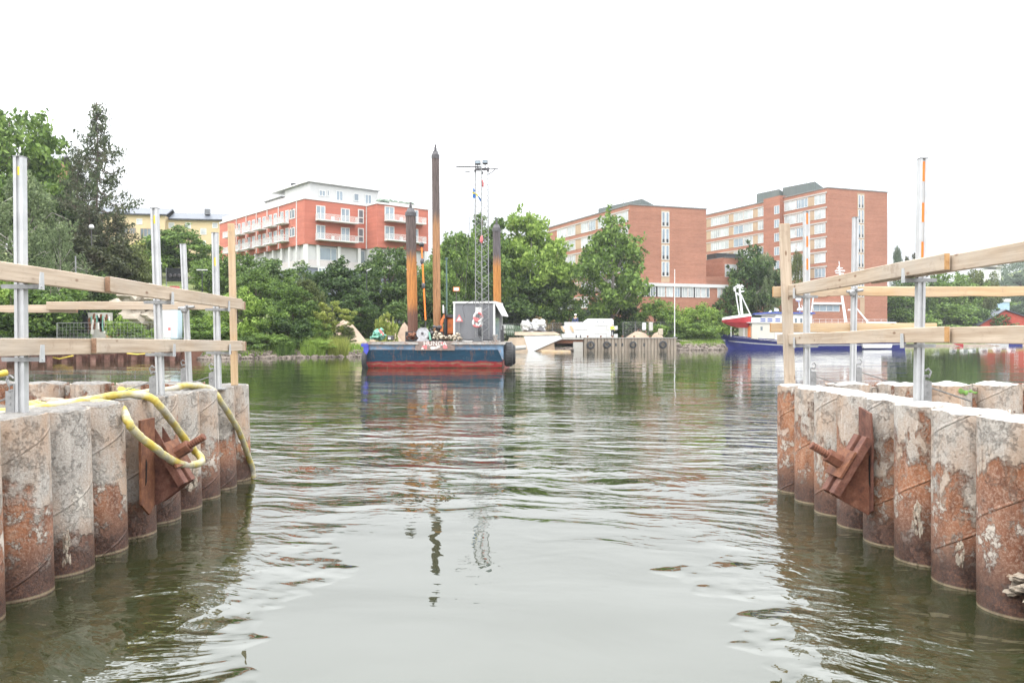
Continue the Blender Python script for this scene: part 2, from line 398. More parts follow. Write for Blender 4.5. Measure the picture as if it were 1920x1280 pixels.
# ------------------------------------------------------------------ water
def water_mat():
    m, nt, b = new_mat('harbour_water')
    geo = nt.nodes.new('ShaderNodeNewGeometry'); P = geo.outputs['Position']
    sp = nt.nodes.new('ShaderNodeSeparateXYZ'); L(nt, P, sp.inputs[0])
    tint = noise(nt, .05, 3, P)
    c = ramp(nt, tint, [(.3, (.016,.021,.008)), (.7, (.022,.025,.009))]).outputs[0]
    L(nt, c, b.inputs['Base Color']); b.inputs['Roughness'].default_value = .02
    b.inputs['IOR'].default_value = 1.85
    b.inputs['Specular IOR Level'].default_value = .5
    rot = nt.nodes.new('ShaderNodeMapping'); rot.inputs['Rotation'].default_value = (0, 0, math.radians(13)); L(nt, P, rot.inputs[0])
    wrp = nt.nodes.new('ShaderNodeTexNoise'); wrp.inputs['Scale'].default_value = .5; L(nt, P, wrp.inputs['Vector'])
    wa = nt.nodes.new('ShaderNodeVectorMath'); wa.operation = 'MULTIPLY_ADD'
    L(nt, wrp.outputs['Color'], wa.inputs[0]); wa.inputs[1].default_value = (1.4, 1.4, 0); L(nt, rot.outputs[0], wa.inputs[2])
    v = wa.outputs[0]
    wav = noise(nt, 2.0, 3.6, v, .48, (.52, 1.15, 1))        # wind ripples, long crests
    rip = noise(nt, 5.2, 3, v, .5, (.5, 1, 1)); gust = noise(nt, .42, 3, P, .55, (.45, 1, 1))
    swl = noise(nt, .35, 2, v, .4, (.6, 1, 1))
    patch = noise(nt, .11, 2, P, .5, (.5, 1, 1))
    # ripple strength: nearly calm between the pile walls, breeze beyond, calmer lee by the far bank
    y = math_(nt, 'ADD', sp.outputs['Y'], math_(nt, 'MULTIPLY', math_(nt, 'SUBTRACT', patch, .5), 9))
    aw = ramp(nt, math_(nt, 'DIVIDE', y, 60), [(.085, .05), (.13, .22), (.17, .75), (.26, .95), (.34, .42), (.46, .14), (.95, .045)]).outputs[0]
    aw = math_(nt, 'MULTIPLY', aw, ramp(nt, gust, [(.36, .35), (.62, 1)]).outputs[0])
    # disturbed water hugging the pile walls
    ax = math_(nt, 'ADD', math_(nt, 'ABSOLUTE', sp.outputs['X']), math_(nt, 'MULTIPLY', math_(nt, 'SUBTRACT', noise(nt, .9, 3, P), .5), 2.2))
    side = ramp(nt, math_(nt, 'DIVIDE', ax, 4), [(.36, 0), (.48, .9), (.66, 1), (.82, .25)]).outputs[0]
    far = ramp(nt, math_(nt, 'DIVIDE', sp.outputs['Y'], 12), [(.4, 1), (.75, 0)]).outputs[0]
    near = math_(nt, 'MULTIPLY', side, far)
    h = math_(nt, 'MULTIPLY', math_(nt, 'MULTIPLY', wav, aw), .105)
    h = math_(nt, 'ADD', h, math_(nt, 'MULTIPLY', math_(nt, 'MULTIPLY', rip, math_(nt, 'ADD', math_(nt, 'MULTIPLY', aw, .5), math_(nt, 'MULTIPLY', near, 1.5))), .020))
    h = math_(nt, 'ADD', h, math_(nt, 'MULTIPLY', math_(nt, 'MULTIPLY', wav, near), .055))
    h = math_(nt, 'ADD', h, math_(nt, 'MULTIPLY', swl, .045))
    bp = nt.nodes.new('ShaderNodeBump'); bp.inputs['Strength'].default_value = 1; bp.inputs['Distance'].default_value = 1.0
    L(nt, h, bp.inputs['Height']); L(nt, bp.outputs[0], b.inputs['Normal'])
    return m
M['water'] = water_mat()
mb = MB(); mb.add([(-2500,-60,0),(2500,-60,0),(2500,2500,0),(-2500,2500,0)], [(0,1,2,3)])
tag(mb.build('water', M['water']), kind='structure')

# ------------------------------------------------------------------ pile walls
R = .258
def rim(seed, a, amp=.018):
    return amp*(mnoise.noise(Vector((math.cos(a)*1.6, math.sin(a)*1.6, seed*3.1)))*1.3 + mnoise.noise(Vector((math.cos(a)*6, math.sin(a)*6, seed*1.7)))*.6)
def make_pile(seed, x, y, ztop, lean, mat, label, group, ilock=(0, 1), mound=.03, name='pipe_pile'):
    t = thing(name, label, 'pile', (x, y, 0), 0, group)
    t.rotation_euler = (0, lean, 0)
    n = 56; zs = [-1.0, 0.0, .3, .6, .9, 1.1, 1.2]; vs = []; fs = []
    for k in range(n):
        a = 2*math.pi*k/n
        zt = ztop+rim(seed, a)
        for i, z in enumerate(zs): vs.append((R*math.cos(a), R*math.sin(a), z if z < 1.19 else zt))
        vs.append(((R-.014)*math.cos(a), (R-.014)*math.sin(a), zt)); vs.append(((R-.014)*math.cos(a), (R-.014)*math.sin(a), ztop-.12))
    m = len(zs)+2
    for k in range(n):
        for i in range(m-1): fs.append((k*m+i, ((k+1)%n)*m+i, ((k+1)%n)*m+i+1, k*m+i+1))
    b = MB(); b.add(vs, fs); b.build('steel_pipe', mat, t, smooth=True, world=False, angle=50)
    b = MB(); rings = [0.0, .07, .13, .18, .22, R-.016]; vs = []; fs = []
    for ri, r in enumerate(rings):
        for k in range(40):
            a = 2*math.pi*k/40
            p = Vector((r*math.cos(a), r*math.sin(a), 0))
            z = ztop+.004+mound*(1-(r/R)**3)*(.6+.8*mnoise.noise(p*6+Vector((seed, 0, 5))))+.01*mnoise.noise(p*22+Vector((seed, 4, 0)))
            if ri == len(rings)-1: z = ztop+rim(seed, a)*.6-.004
            vs.append((p.x, p.y, z))
    for ri in range(len(rings)-1):
        for k in range(40): fs.append((ri*40+k, ri*40+(k+1)%40, (ri+1)*40+(k+1)%40, (ri+1)*40+k))
    b.add(vs, fs); b.build('concrete_fill', M['cap_l' if x < 0 else 'cap'], t, smooth=True, world=False)
    if ilock:
        b = MB(); ix, iy = ilock; c = Vector((ix, iy, 0))*(R+.042)
        b.cyl((c.x, c.y, -1), (c.x, c.y, ztop-.03), .052, n=12); b.build('interlock', mat, t, smooth=True, world=False, angle=50)
    return t
GL = 'pipe piles of the left channel wall'; GR = 'pipe piles of the right channel wall'
left_lab = ['pipe pile showing only as a sliver at the lower left edge',
 'widest left pipe pile, orange rust with lime crust, carrying the near aluminium post',
 'left pipe pile grey on top, rust brown below a jagged line, second from the front',
 'left pipe pile mostly grey cement with a diagonal seam, just before the dark plated pile',
 'left pipe pile bearing the long narrow rust plate behind the yellow hose',
 'left pipe pile behind the rusty bracket gusset and box',
 'left pipe pile with the broken cement clump low on its face behind the hose loop',
 'left pipe pile with dark rusty lower half just beyond the hose loop',
 'left pipe pile with a lighter rust stain, next to last before the open water',
 'left pipe pile at the far corner where the second yellow hose hangs down']
lefts = []
for k in range(-1, 9):
    Yc = 5.66+.58*k
    lefts.append(make_pile(k+3, -3.545-.012*k, Yc, 1.257-.006*k, -.03, M['pile_l'], left_lab[k+1], GL))
right_lab = ['pipe pile just beyond the right frame edge, with the big cement clump',
 'nearest right pipe pile, smooth grey top and heavily speckled rust with white lime below',
 'right pipe pile with white drips, second from the right edge, cement lump at its foot',
 'right pipe pile carrying the tall orange striped post, broad white top',
 'right pipe pile of deep even rust beside the black slot of the bracket plate',
 'right pipe pile standing behind the rusty gusset plate and channels',
 'right pipe pile with white streaks directly behind the threaded rod',
 'right pipe pile with orange tide band, next to last towards the open water',
 'slim looking grey and rust pipe pile at the far corner under the timber post']
rights = []
for k in range(-1, 8):
    Yc = 5.33+.6*k
    rights.append(make_pile(k+23, 3.405+.006*k, Yc, 1.274-.003*k, 0.0, M['pile_r'], right_lab[k+1], GR, mound=.022))
# end rows closing the two cofferdams
ordn = ['first', 'second', 'third', 'fourth', 'fifth', 'sixth', 'seventh']
for j in range(1, 7):
    make_pile(40+j, -3.655-.6*j, 10.32+.01*j, 1.235, 0, M['pile_in'], 'pile of the left end wall seen from inside, %s from the channel corner' % ordn[j-1], 'pipe piles closing the left wall', ilock=(1, 0))
for j in range(1, 7):
    make_pile(60+j, 3.45+.6*j, 9.6, 1.262, 0, M['pile_in'], 'pile of the right end wall seen from inside, %s from the channel corner' % ordn[j-1], 'pipe piles closing the right wall', ilock=(-1, 0))
# cement clumps stuck to piles
def clump(par, c, r, seed):
    b = MB()
    rr = random.Random(seed)
    for q in range(26):
        b.lump((c[0]+rr.uniform(-.7,.7)*r[0], c[1]+rr.uniform(-1,1)*r[1], c[2]+rr.uniform(-1,1)*r[2]), tuple(x*rr.uniform(.18,.42) for x in r), seed*13+q, 2, .7, 2.6)
    o = b.build('cement_clump', M['lump'], par, smooth=False)
clump(lefts[6], (-3.34, 8.33, .38), (.03,.11,.12), 1)
clump(lefts[1], (-3.33, 5.95, .24), (.02,.03,.10), 2)
clump(rights[3], (3.175, 6.24, .40), (.022,.05,.11), 3)
clump(rights[2], (3.165, 5.63, .30), (.016,.04,.07), 4)
clump(rights[0], (3.30, 5.02, .24), (.13,.12,.07), 5)
clump(rights[5], (3.19, 7.60, .50), (.03,.03,.05), 6)

def gravel(name, x0, x1, y0, y1, z, seed):
    b = MB(); nx, ny = 40, 70; vs = []; fs = []
    for j in range(ny+1):
        for i in range(nx+1):
            x = x0+(x1-x0)*i/nx; y = y0+(y1-y0)*j/ny
            h = z+.10*mnoise.noise(Vector((x*1.1, y*1.1, seed)))+.05*mnoise.noise(Vector((x*5, y*5, seed)))
            vs.append((x, y, h))
    for j in range(ny):
        for i in range(nx): a = j*(nx+1)+i; fs.append((a, a+1, a+nx+2, a+nx+1))
    b.add(vs, fs); o = b.build(name, M['fill'], smooth=False)
    return tag(o, 'grey gravel and rubble filling the space inside the %s pile wall' % ('left' if x0 < 0 else 'right'), 'gravel', kind='stuff')
gravel('gravel', -8.2, -3.72, 3.8, 10.15, .98, 2)
gravel('gravel', 3.55, 8.2, 3.8, 9.45, .95, 5)
# rubble
for i, (x, y, z, r, lab) in enumerate([(-4.35, 8.9, 1.08, .16, 'broken cement block lying behind the arched yellow hose'), (-5.0, 8.6, 1.08, .2, 'large pale rubble lump inside the left pile wall'), (-4.6, 7.6, 1.07, .13, 'small pale rubble lump nearer the posts inside the left wall')]):
    b = MB(); b.lump((x, y, z), (r, r*.9, r*.6), i+90, 3, .5, 1.5); tag(b.build('rubble_block', M['lump']), lab, 'rubble', 'rubble inside the left wall')
b = MB(); b.bar((4.35, 6.55, 1.19), (7.4, 6.9, 1.19), .14, .012); b.bar((4.35, 6.6, 1.12), (7.4, 6.95, 1.12), .012, .14); b.bar((4.35, 6.65, 1.05), (7.4, 7.0, 1.05), .14, .012)
tag(b.build('steel_beam', M['rust_b']), 'rusty steel beam lying inside the right pile wall at the frame edge', 'beam')

# ------------------------------------------------------------------ guard rails
def rail(p, q, h, w, label, mat='wood', group=None, ends=(1, 1), wane=0):
    p = Vector(p); q = Vector(q); d = q-p; Ln = d.length; d.normalize()
    t = thing('timber_rail', label, 'rail', p, 0, group)
    r = d.cross(Vector((0, 0, 1))).normalized(); u = r.cross(d)
    t.rotation_euler = Matrix(((d.x, r.x, u.x), (d.y, r.y, u.y), (d.z, r.z, u.z))).to_euler()
    b = MB(); n = 24; vs = []; fs = []
    e = .005; sec = [(-w/2+e,-h/2),(w/2-e,-h/2),(w/2,-h/2+e),(w/2,h/2-e),(w/2-e,h/2),(-w/2+e,h/2),(-w/2,h/2-e),(-w/2,-h/2+e)]
    for i in range(n+1):
        x = Ln*i/n; s = p.x+p.y
        dy = .006*mnoise.noise(Vector((x*.9, s, 1))); dz = .007*mnoise.noise(Vector((x*.8, s, 7)))
        for (a, c) in sec:
            wz = wane*max(0, mnoise.noise(Vector((x*1.7, s, 3)))) if c < 0 else 0
            vs.append((x, a+dy, c+dz+wz))
    for i in range(n):
        for k in range(8): fs.append((i*8+k, i*8+(k+1)%8, (i+1)*8+(k+1)%8, (i+1)*8+k))
    fs += [tuple(range(8)), tuple(n*8+k for k in reversed(range(8)))]
    b.add(vs, fs); b.build('timber', M[mat], t, world=False)
    for side, x0 in ((0, -.003), (1, Ln-.001)):
        if ends[side]:
            b = MB(); dz = .007*mnoise.noise(Vector(((0 if side == 0 else Ln)*.8, p.x+p.y, 7))); b.box(x0, x0+.004, -w/2+.004, w/2-.004, -h/2+.004+dz, h/2-.004+dz); b.build('end_grain', M['end_brown' if p.x < 0 else 'wood_end'], t, world=False)
    return t
GLr = 'timber guard rails on the left wall'; GRr = 'timber guard rails on the right wall'
rail((-3.46, 2.4, 2.262), (-3.46, 7.2, 2.268), .127, .045, 'upper left timber rail nearest the camera, running out of frame', group=GLr)
rail((-3.412, 6.72, 2.268), (-3.40, 9.98, 2.248), .13, .047, 'upper left timber rail lapped over the near one, its brown end facing the camera', group=GLr)
rail((-3.46, 2.4, 1.750), (-3.46, 6.9, 1.748), .125, .045, 'lower left timber rail nearest the camera at eye level', group=GLr)
rail((-3.412, 6.50, 1.752), (-3.40, 9.98, 1.727), .125, .047, 'lower left timber rail lapped over the near one, reaching the channel corner', group=GLr)
rail((-8.2, 10.25, 2.165), (-5.60, 10.25, 2.20), .105, .045, 'left end wall upper rail at the frame edge, with a splintered end', group=GLr, wane=.12)
rail((-5.95, 10.20, 2.235), (-3.395, 10.12, 2.232), .105, .045, 'left end wall upper rail passing behind the two front posts', group=GLr)
rail((-8.2, 10.2, 1.722), (-3.385, 10.12, 1.722), .12, .045, 'left end wall lower rail hidden but for its stub at the channel corner', group=GLr)
rail((3.44, 2.4, 2.385), (3.45, 7.6, 2.402), .13, .045, 'upper right timber rail nearest the camera, sloping up out of frame', group=GRr)
rail((3.385, 6.20, 2.408), (3.385, 10.2, 2.402), .132, .047, 'upper right timber rail with a bright orange sawn end', group=GRr)
rail((3.44, 2.4, 1.832), (3.45, 7.4, 1.836), .125, .045, 'lower right timber rail nearest the camera with dark scuffs', group=GRr)
rail((3.385, 6.20, 1.842), (3.385, 10.1, 1.808), .125, .047, 'lower right timber rail with an orange sawn end', group=GRr)
rail((3.27, 9.98, 2.402), (8.2, 9.9, 2.398), .13, .045, 'upper rail of the right end wall, fresh yellow pine with a wavy lower edge', 'wood_new', GRr, wane=.03)
rail((3.22, 9.92, 1.952), (5.28, 9.92, 1.952), .115, .045, 'short lower rail of the right end wall, fresh yellow pine', 'wood_new', GRr)

# ------------------------------------------------------------------ aluminium posts
def post(px_t, py_t, px_f, py_f, d, w, label, stickers=None, brackets=(), group=None, side=1, foot=True):
    T = W(px_t, py_t, d); F = W(px_f, py_f, d)
    t = thing('guard_rail_post', label, 'post', F, 0, group)
    ax = (T-F); H = ax.length
    # U profile: web towards the camera side with two flanges and a rib
    b = MB()
    def seg(x0, x1, y0, y1):
        vs = []
        for P in (F, T):
            for (a, c) in ((x0,y0),(x1,y0),(x1,y1),(x0,y1)): vs.append(P+Vector((a, c, 0)))
        b.add(vs, [(0,3,2,1),(4,5,6,7),(0,1,5,4),(1,2,6,5),(2,3,7,6),(3,0,4,7)])
    seg(-w/2, -w/2+.006, -.025, .03); seg(w/2-.006, w/2, -.025, .03)
    seg(-w/2+.006, -w*.18, -.025, -.020); seg(w*.18, w/2-.006, -.025, -.020); seg(-w*.18, w*.18, -.012, -.006); seg(-w*.18-.005, -w*.18, -.020, -.006); seg(w*.18, w*.18+.005, -.020, -.006)
    seg(-w/2+.006, w/2-.006, .024, .03)
    b.build('profile', M['galv'], t)
    b = MB(); b.box(T.x-w/2-.003, T.x+w/2+.003, T.y-.028, T.y+.033, T.z, T.z+.006); b.build('end_cap', M['galv_d'], t)
    if stickers:
        for k, (z0, z1, mt) in enumerate(stickers):
            b = MB(); f0 = (z0-F.z)/(T.z-F.z); f1 = (z1-F.z)/(T.z-F.z)
            P0 = F.lerp(T, f0); P1 = F.lerp(T, f1); ww = w*.21 if mt != 'yellow_tape' else w*.13
            b.add([P0+Vector((-ww, -.0145, 0)), P0+Vector((ww, -.0145, 0)), P1+Vector((ww, -.0145, 0)), P1+Vector((-ww, -.0145, 0)),
                   P0+Vector((-ww, -.0122, 0)), P0+Vector((ww, -.0122, 0)), P1+Vector((ww, -.0122, 0)), P1+Vector((-ww, -.0122, 0))],
                  [(0,1,2,3),(7,6,5,4),(0,4,5,1),(1,5,6,2),(2,6,7,3),(3,7,4,0)])
            b.build('reflective_strip', M[mt], t)
    for zb in brackets:
        # shelf bracket reaching out under the rail with an upturned, pierced lip
        f = (zb-F.z)/(T.z-F.z); P = F.lerp(T, f); s = side
        b = MB()
        b.box(min(P.x-s*.05, P.x+s*.145), max(P.x-s*.05, P.x+s*.145), P.y+.034, P.y+.040, zb-.035, zb-.004)
        b.box(min(P.x-s*.12, P.x+s*.145), max(P.x-s*.12, P.x+s*.145), P.y-.034, P.y-.028, zb-.035, zb-.004)
        b.box(min(P.x+s*.02, P.x+s*.135), max(P.x+s*.02, P.x+s*.135), P.y-.027, P.y+.033, zb-.012, zb-.004)
        b.cyl((P.x-s*.12, P.y-.031, zb-.015), (P.x-s*.12, P.y+.037, zb-.015), .008, n=8)
        b.build('rail_bracket', M['galv_d'], t)
        b = MB(); xx = P.x+s*.148
        b.slab([(xx, P.y-.036, zb-.04), (xx, P.y+.03, zb-.04), (xx, P.y+.022, zb+.085), (xx, P.y-.02, zb+.085)], (s*.006, 0, 0))
        b.cyl((xx-.004, P.y-.004, zb-.02), (xx+.011, P.y-.004, zb-.02), .008, n=8)
        b.build('bracket_lip', M['galv'], t)
    if foot:
        s = -side
        b = MB(); b.box(F.x+s*.035, F.x+s*.043, F.y-.03, F.y+.03, F.z, F.z+.24); b.box(F.x+s*.043, F.x+s*.10, F.y-.03, F.y-.024, F.z, F.z+.19)
        b.box(F.x-.09, F.x+.09, F.y-.06, F.y+.06, F.z-.012, F.z+.002)
        b.build('foot_clamp', M['galv_d'], t)
        b = MB()
        for q in range(4):
            b.cyl((F.x+s*.07, F.y-.034, F.z+.10+q*.045), (F.x+s*.07, F.y+.036, F.z+.10+q*.045), .010, n=6)
        b.tube([(F.x+s*.06, F.y, F.z+.28), (F.x+s*.085, F.y, F.z+.30), (F.x+s*.11, F.y, F.z+.27), (F.x+s*.09, F.y, F.z+.22)], .008, 6)
        b.build('clamp_bolt', M['galv_d'], t)
        b = MB(); b.bar((F.x+s*.04, F.y+.02, F.z+.16), (F.x+s*.52, F.y+.12, F.z+.01), .035, .008); b.build('brace', M['galv_d'], t)
    return t
GP = 'aluminium guard rail posts'
post(37, 295, 41, 782, 5.72, .068, 'thick near left aluminium post with one small yellow sticker', [(2.98, 3.04, 'yellow_tape')], (2.20, 1.68), GP)
post(290, 391, 301, 742, 7.9, .066, 'aluminium post with a yellow sticker, second along the left wall', [(2.95, 3.03, 'yellow_tape')], (2.19, 1.675), GP)
post(403, 437, 409, 728, 9.5, .066, 'aluminium post beside the timber post at the left channel corner', [(2.68, 2.78, 'yellow_tape')], (2.18, 1.665), GP)
post(343, 458, 355, 718, 10.32, .062, 'leaning plain aluminium post on the left end wall', None, (), GP)
osk = [(3.13, 3.33, 'orange_tape'), (2.925, 3.125, 'white_tape'), (2.73, 2.92, 'orange_tape'), (2.535, 2.725, 'white_tape'), (2.49, 2.53, 'white_tape')]
osk = [(3.16, 3.33, 'orange_tape'), (2.98, 3.155, 'white_tape'), (2.81, 2.975, 'orange_tape'), (2.645, 2.805, 'white_tape'), (2.47, 2.64, 'orange_tape')]
post(1730, 298, 1722, 756, 6.85, .066, 'tall near right aluminium post with orange and white reflective bands', osk, (2.33, 1.77), GP, side=-1)
osk2 = [(3.17, 3.30, 'orange_tape'), (3.03, 3.165, 'white_tape'), (2.90, 3.025, 'orange_tape'), (2.765, 2.895, 'white_tape'), (2.63, 2.76, 'orange_tape')]
post(1512, 397, 1513, 727, 9.45, .066, 'far right aluminium post with orange and white reflective bands in front of the brick block', osk2, (2.33, 1.745), GP, side=-1)
post(1604, 408, 1599, 718, 9.84, .060, 'plain aluminium post on the right end wall before the tall brick block', None, (), GP, side=-1)
def woodpost(px_t, py_t, px_f, py_f, d, w, th, label, mat):
    T = W(px_t, py_t, d); F = W(px_f, py_f, d); ax = (T-F); Ln = ax.length; ax.normalize()
    o = thing('timber_post', label, 'post', F)
    r = Vector((0, 1, 0)); u = ax.cross(r).normalized(); r = u.cross(ax)
    o.rotation_euler = Matrix(((ax.x, u.x, r.x), (ax.y, u.y, r.y), (ax.z, u.z, r.z))).to_euler()
    b = MB(); b.box(0, Ln, -w/2, w/2, -th/2, th/2); b.build('timber', M[mat], o, world=False, bevel=.004)
    b = MB(); b.box(Ln+.001, Ln+.004, -w/2+.005, w/2-.005, -th/2+.005, th/2-.005); b.build('end_grain', M['wood_end'], o, world=False)
woodpost(433.5, 420, 440, 722, 10.03, .080, .045, 'narrow timber post standing at the left channel corner', 'wood_new')
woodpost(1470.5, 420, 1481, 720, 9.72, .125, .045, 'wide timber post with a knot near its top at the right channel corner', 'wood')

# rail clamps holding back rails
for (px, py, d, lab) in ((1603, 547, 9.80, 'steel coupler clamping the right end wall post to its rail'), (352, 578, 10.1, 'steel coupler clamping the left end wall post to its rail')):
    b = MB(); c = W(px, py, d)
    b.cyl(c+Vector((-.11, -.02, 0)), c+Vector((.09, -.02, .02)), .018, n=10); b.lump(c+Vector((-.04, -.02, -.02)), (.05, .03, .045), 3, 2, .2)
    b.cyl(c+Vector((.0, -.06, .03)), c+Vector((.0, .05, .03)), .012, n=8)
    tag(b.build('pipe_coupler', M['galv_d']), lab, 'clamp', 'steel couplers')

# ------------------------------------------------------------------ tie-back brackets
def bracket(s, G, label):
    """s=-1: right wall (rod points to the channel centre, -x); G = list of world XZ points at depth"""
    t = thing('tieback_bracket', label, 'bracket', (G['x'], G['y'], G['z']))
    y = G['y']; d = y
    def P(px, py, dd=0): return W(px, py, d+dd)
    x0 = G['wx']; b = MB(); b.slab([(x0, yy, zz) for yy, zz in G['wall']], (G['wt'], 0, 0)); b.build('wall_plate', M['rust_b'] if G['bright'] else M['rust_mid'], t, bevel=.002)
    b = MB(); ys, z0_, z1_ = G['slot']; xs_ = x0+(G['wt']+.001 if s > 0 else -.004); b.slab([(xs_, ys-.014, z0_), (xs_, ys+.012, z0_+.03), (xs_, ys+.018, z1_-.04), (xs_, ys-.004, z1_)], (.003, 0, 0)); b.build('slot', M['slot'], t)
    for dd in (0, .16):
        b = MB(); b.slab([P(q[0], q[1], 0)+Vector((0, dd, 0)) for q in G['gusset']], (0, .014, 0)); b.build('gusset', M['rust_d'] if not G['bright'] else M['rust_mid'], t)
    # two channels along the hypotenuse
    a = P(*G['ch'][0]); c = P(*G['ch'][1]); ax = (c-a).normalized(); nrm = Vector((ax.z, 0, -ax.x))*G['nsign']
    for dd in (-.055, .11):
        b = MB(); o = Vector((0, dd, 0))
        b.bar(a+o+nrm*.03, c+o+nrm*.03, .09, .010, up=nrm); b.bar(a+o+nrm*.03+Vector((0,-.045,0))+nrm*-.03, c+o+nrm*.03+Vector((0,-.045,0))+nrm*-.03, .010, .06, up=nrm)
        b.bar(a+o+nrm*.0+Vector((0,.045,0)), c+o+Vector((0,.045,0)), .010, .06, up=nrm)
        b.build('channel', M['rust_mid'], t)
    b = MB(); m = a.lerp(c, G.get('mid', .5))
    y0 = Vector((0, .03, 0)); e = ax*.13
    b.slab([m+nrm*.042-e-Vector((0,.12,0)), m+nrm*.042+e-Vector((0,.12,0)), m+nrm*.042+e+Vector((0,.2,0)), m+nrm*.042-e+Vector((0,.2,0))], nrm*.022)
    b.build('bearing_plate', M['rust_b'], t, bevel=.002)
    b = MB(); rd = G['rod']; q0 = m+y0+nrm*.06; q1 = q0+nrm*rd*.45; q2 = q0+nrm*rd
    b.cyl(q0, q1, .062, n=6); b.build('hex_nut', M['rust_d'], t, bevel=.003)
    b = MB(); n = 26; b.tube([q0.lerp(q2, i/n) for i in range(n+1)], .036, 12, radf=lambda i: 1.0 if i % 2 else .86); b.build('threaded_rod', M['rust_d'], t, smooth=False)
    return t
M['rust_mid'] = rust_mat('rusted_steel_mid', [(.06,.024,.018), (.13,.05,.032), (.20,.095,.065)])
M['slot'] = plain('dark_opening', (.006,.005,.005), .9, 0, .1, 5)
bracket(-1, dict(x=3.1, y=6.95, z=.6, bright=False, wx=3.115, wt=.02, wall=[(6.90,.93),(6.93,1.16),(7.16,1.20),(7.16,.30),(7.0,.26),(6.90,.32)], slot=(6.935,.52,.80),
    gusset=[(1621,818),(1633,872),(1630,966),(1557,925)], ch=[(1622,820),(1560,924)], nsign=1, rod=.30, mid=.52), 'rusty gusset bracket with channels and a threaded rod pointing up left over the water')
bracket(1, dict(x=-3.1, y=7.38, z=.6, bright=True, wx=-3.295, wt=.022, wall=[(7.02,1.09),(7.30,1.09),(7.30,.30),(7.20,.22),(7.04,.34)], slot=(7.12,.50,.74),
    gusset=[(290,803),(312,838),(350,905),(300,943),(288,948)], ch=[(306,835),(348,905)], nsign=-1, rod=.30, mid=.30), 'rusty bracket with box channels and a threaded rod under the yellow hose loop')
# dark slots cut in the plates
for par_px, par_py, d, nm in (((1633, 1637), (860, 915), 6.93, 'r'), ((269, 273), (862, 905), 7.43, 'l')):
    pass

# ------------------------------------------------------------------ yellow hoses
def hose_mat():
    m, nt, b = new_mat('yellow_taped_hose'); v = objcoord(nt)
    n = noise(nt, 7, 4, v, .5); f = noise(nt, 40, 6, v, .7)
    c = ramp(nt, n, [(.36, (.44,.33,.05)), (.45, (.42,.35,.12)), (.52, (.40,.36,.22)), (.62, (.38,.35,.28))]).outputs[0]
    c = mixc(nt, ramp(nt, f, [(.52, 0), (.66, .6)]).outputs[0], c, (.18,.15,.08))
    L(nt, c, b.inputs['Base Color']); b.inputs['Roughness'].default_value = .55; bump(nt, b, f, .4, .006); return m
M['hose'] = hose_mat()
M['hose_y'] = plain('bright_yellow_hose', (.56,.43,.06), .5, 0, .12, 5, bmp=.003, dirt=((.4,.33,.12), .6))
def smooth_pts(P, n=14):
    P = [Vector(p) for p in P]; out = []
    Q = [2*P[0]-P[1]]+P+[2*P[-1]-P[-2]]
    for i in range(1, len(Q)-2):
        for k in range(n):
            t = k/n; a, b_, c, d = Q[i-1], Q[i], Q[i+1], Q[i+2]
            out.append(.5*((2*b_)+(c-a)*t+(2*a-5*b_+4*c-d)*t*t+(3*b_-a-3*c+d)*t**3))
    out.append(P[-1]); return out
def hose(pts, r, label, mat):
    P = smooth_pts(pts); rr = random.Random(len(pts)); n = len(P)
    prof = [1+.07*((i//6+i//13) % 2)+.05*mnoise.noise(Vector((i*.45, 1, 2))) for i in range(n)]; P = [p+Vector((mnoise.noise(Vector((i*.18, 2, 0))), mnoise.noise(Vector((i*.18, 5, 0))), mnoise.noise(Vector((i*.18, 8, 0)))))*.006 for i, p in enumerate(P)]
    b = MB(); b.tube(P, r, 14, radf=lambda i: prof[i]); o = b.build('hose', M[mat], smooth=True)
    return tag(o, label, 'hose', 'yellow hoses on the left wall')
def on(px, py, x): # point on the vertical plane X = x
    d = x*FPX/(px-CX); return W(px, py, d)
o = -3.262
hose([(-5.3,4.9,1.10), (-4.6,5.3,1.20), W(2,778,6.3), W(60,767,6.5), W(120,759,6.7), W(165,751,7.0), W(190,746,7.15), W(206,742,7.2), W(250,739,7.3), on(283,746,-3.32), on(303,765,o+.01), on(330,800,o+.03), on(352,830,o+.05), on(368,848,o+.07), on(377,858,-3.10), on(374,868,-3.06), on(345,871,-3.08), on(320,861,-3.10), on(295,843,-3.13), on(270,824,-3.19), on(250,805,-3.24), on(240,790,-3.27), (-3.42,6.93,1.22), (-3.7,7.0,1.24), (-4.1,7.1,1.12)], .034, 'long taped yellow hose arching over the left wall and looping round the threaded rod', 'hose')
hose([(-4.9,7.9,1.1), (-4.4,8.2,1.18), W(313,731,8.6), W(340,724,8.9), W(375,724,9.1), W(398,731,9.2), on(412,750,-3.39), on(430,777,-3.36), on(450,812,-3.35), on(462,845,-3.36), on(470,868,-3.37), on(474,882,-3.37), on(475,895,-3.37)], .034, 'taped yellow hose bending over the far left corner and hanging down to the water', 'hose')
hose([(-5.5,5.6,1.16), W(35,768,6.9), W(52,757,7.2), W(75,757,7.3), W(95,764,7.1), W(110,768,6.9)], .026, 'short bright yellow hose coil behind the near left post', 'hose_y')
b = MB(); b.tube([W(-40,704,7.5), W(-15,703,7.5), W(4,700,7.5), W(12,698,7.5)], .03, 12); tag(b.build('plastic_pipe', M['hose_y'], smooth=True), 'yellow plastic pipe end poking in at the left frame edge', 'pipe')
b = MB(); b.tube(smooth_pts([W(9,700,7.5), W(14,708,7.5), W(18,720,7.5), W(17,735,7.5)], 6), .005, 6); tag(b.build('wire', M['galv_d'], smooth=True), 'thin wire hanging from the yellow pipe end at the left edge', 'wire')
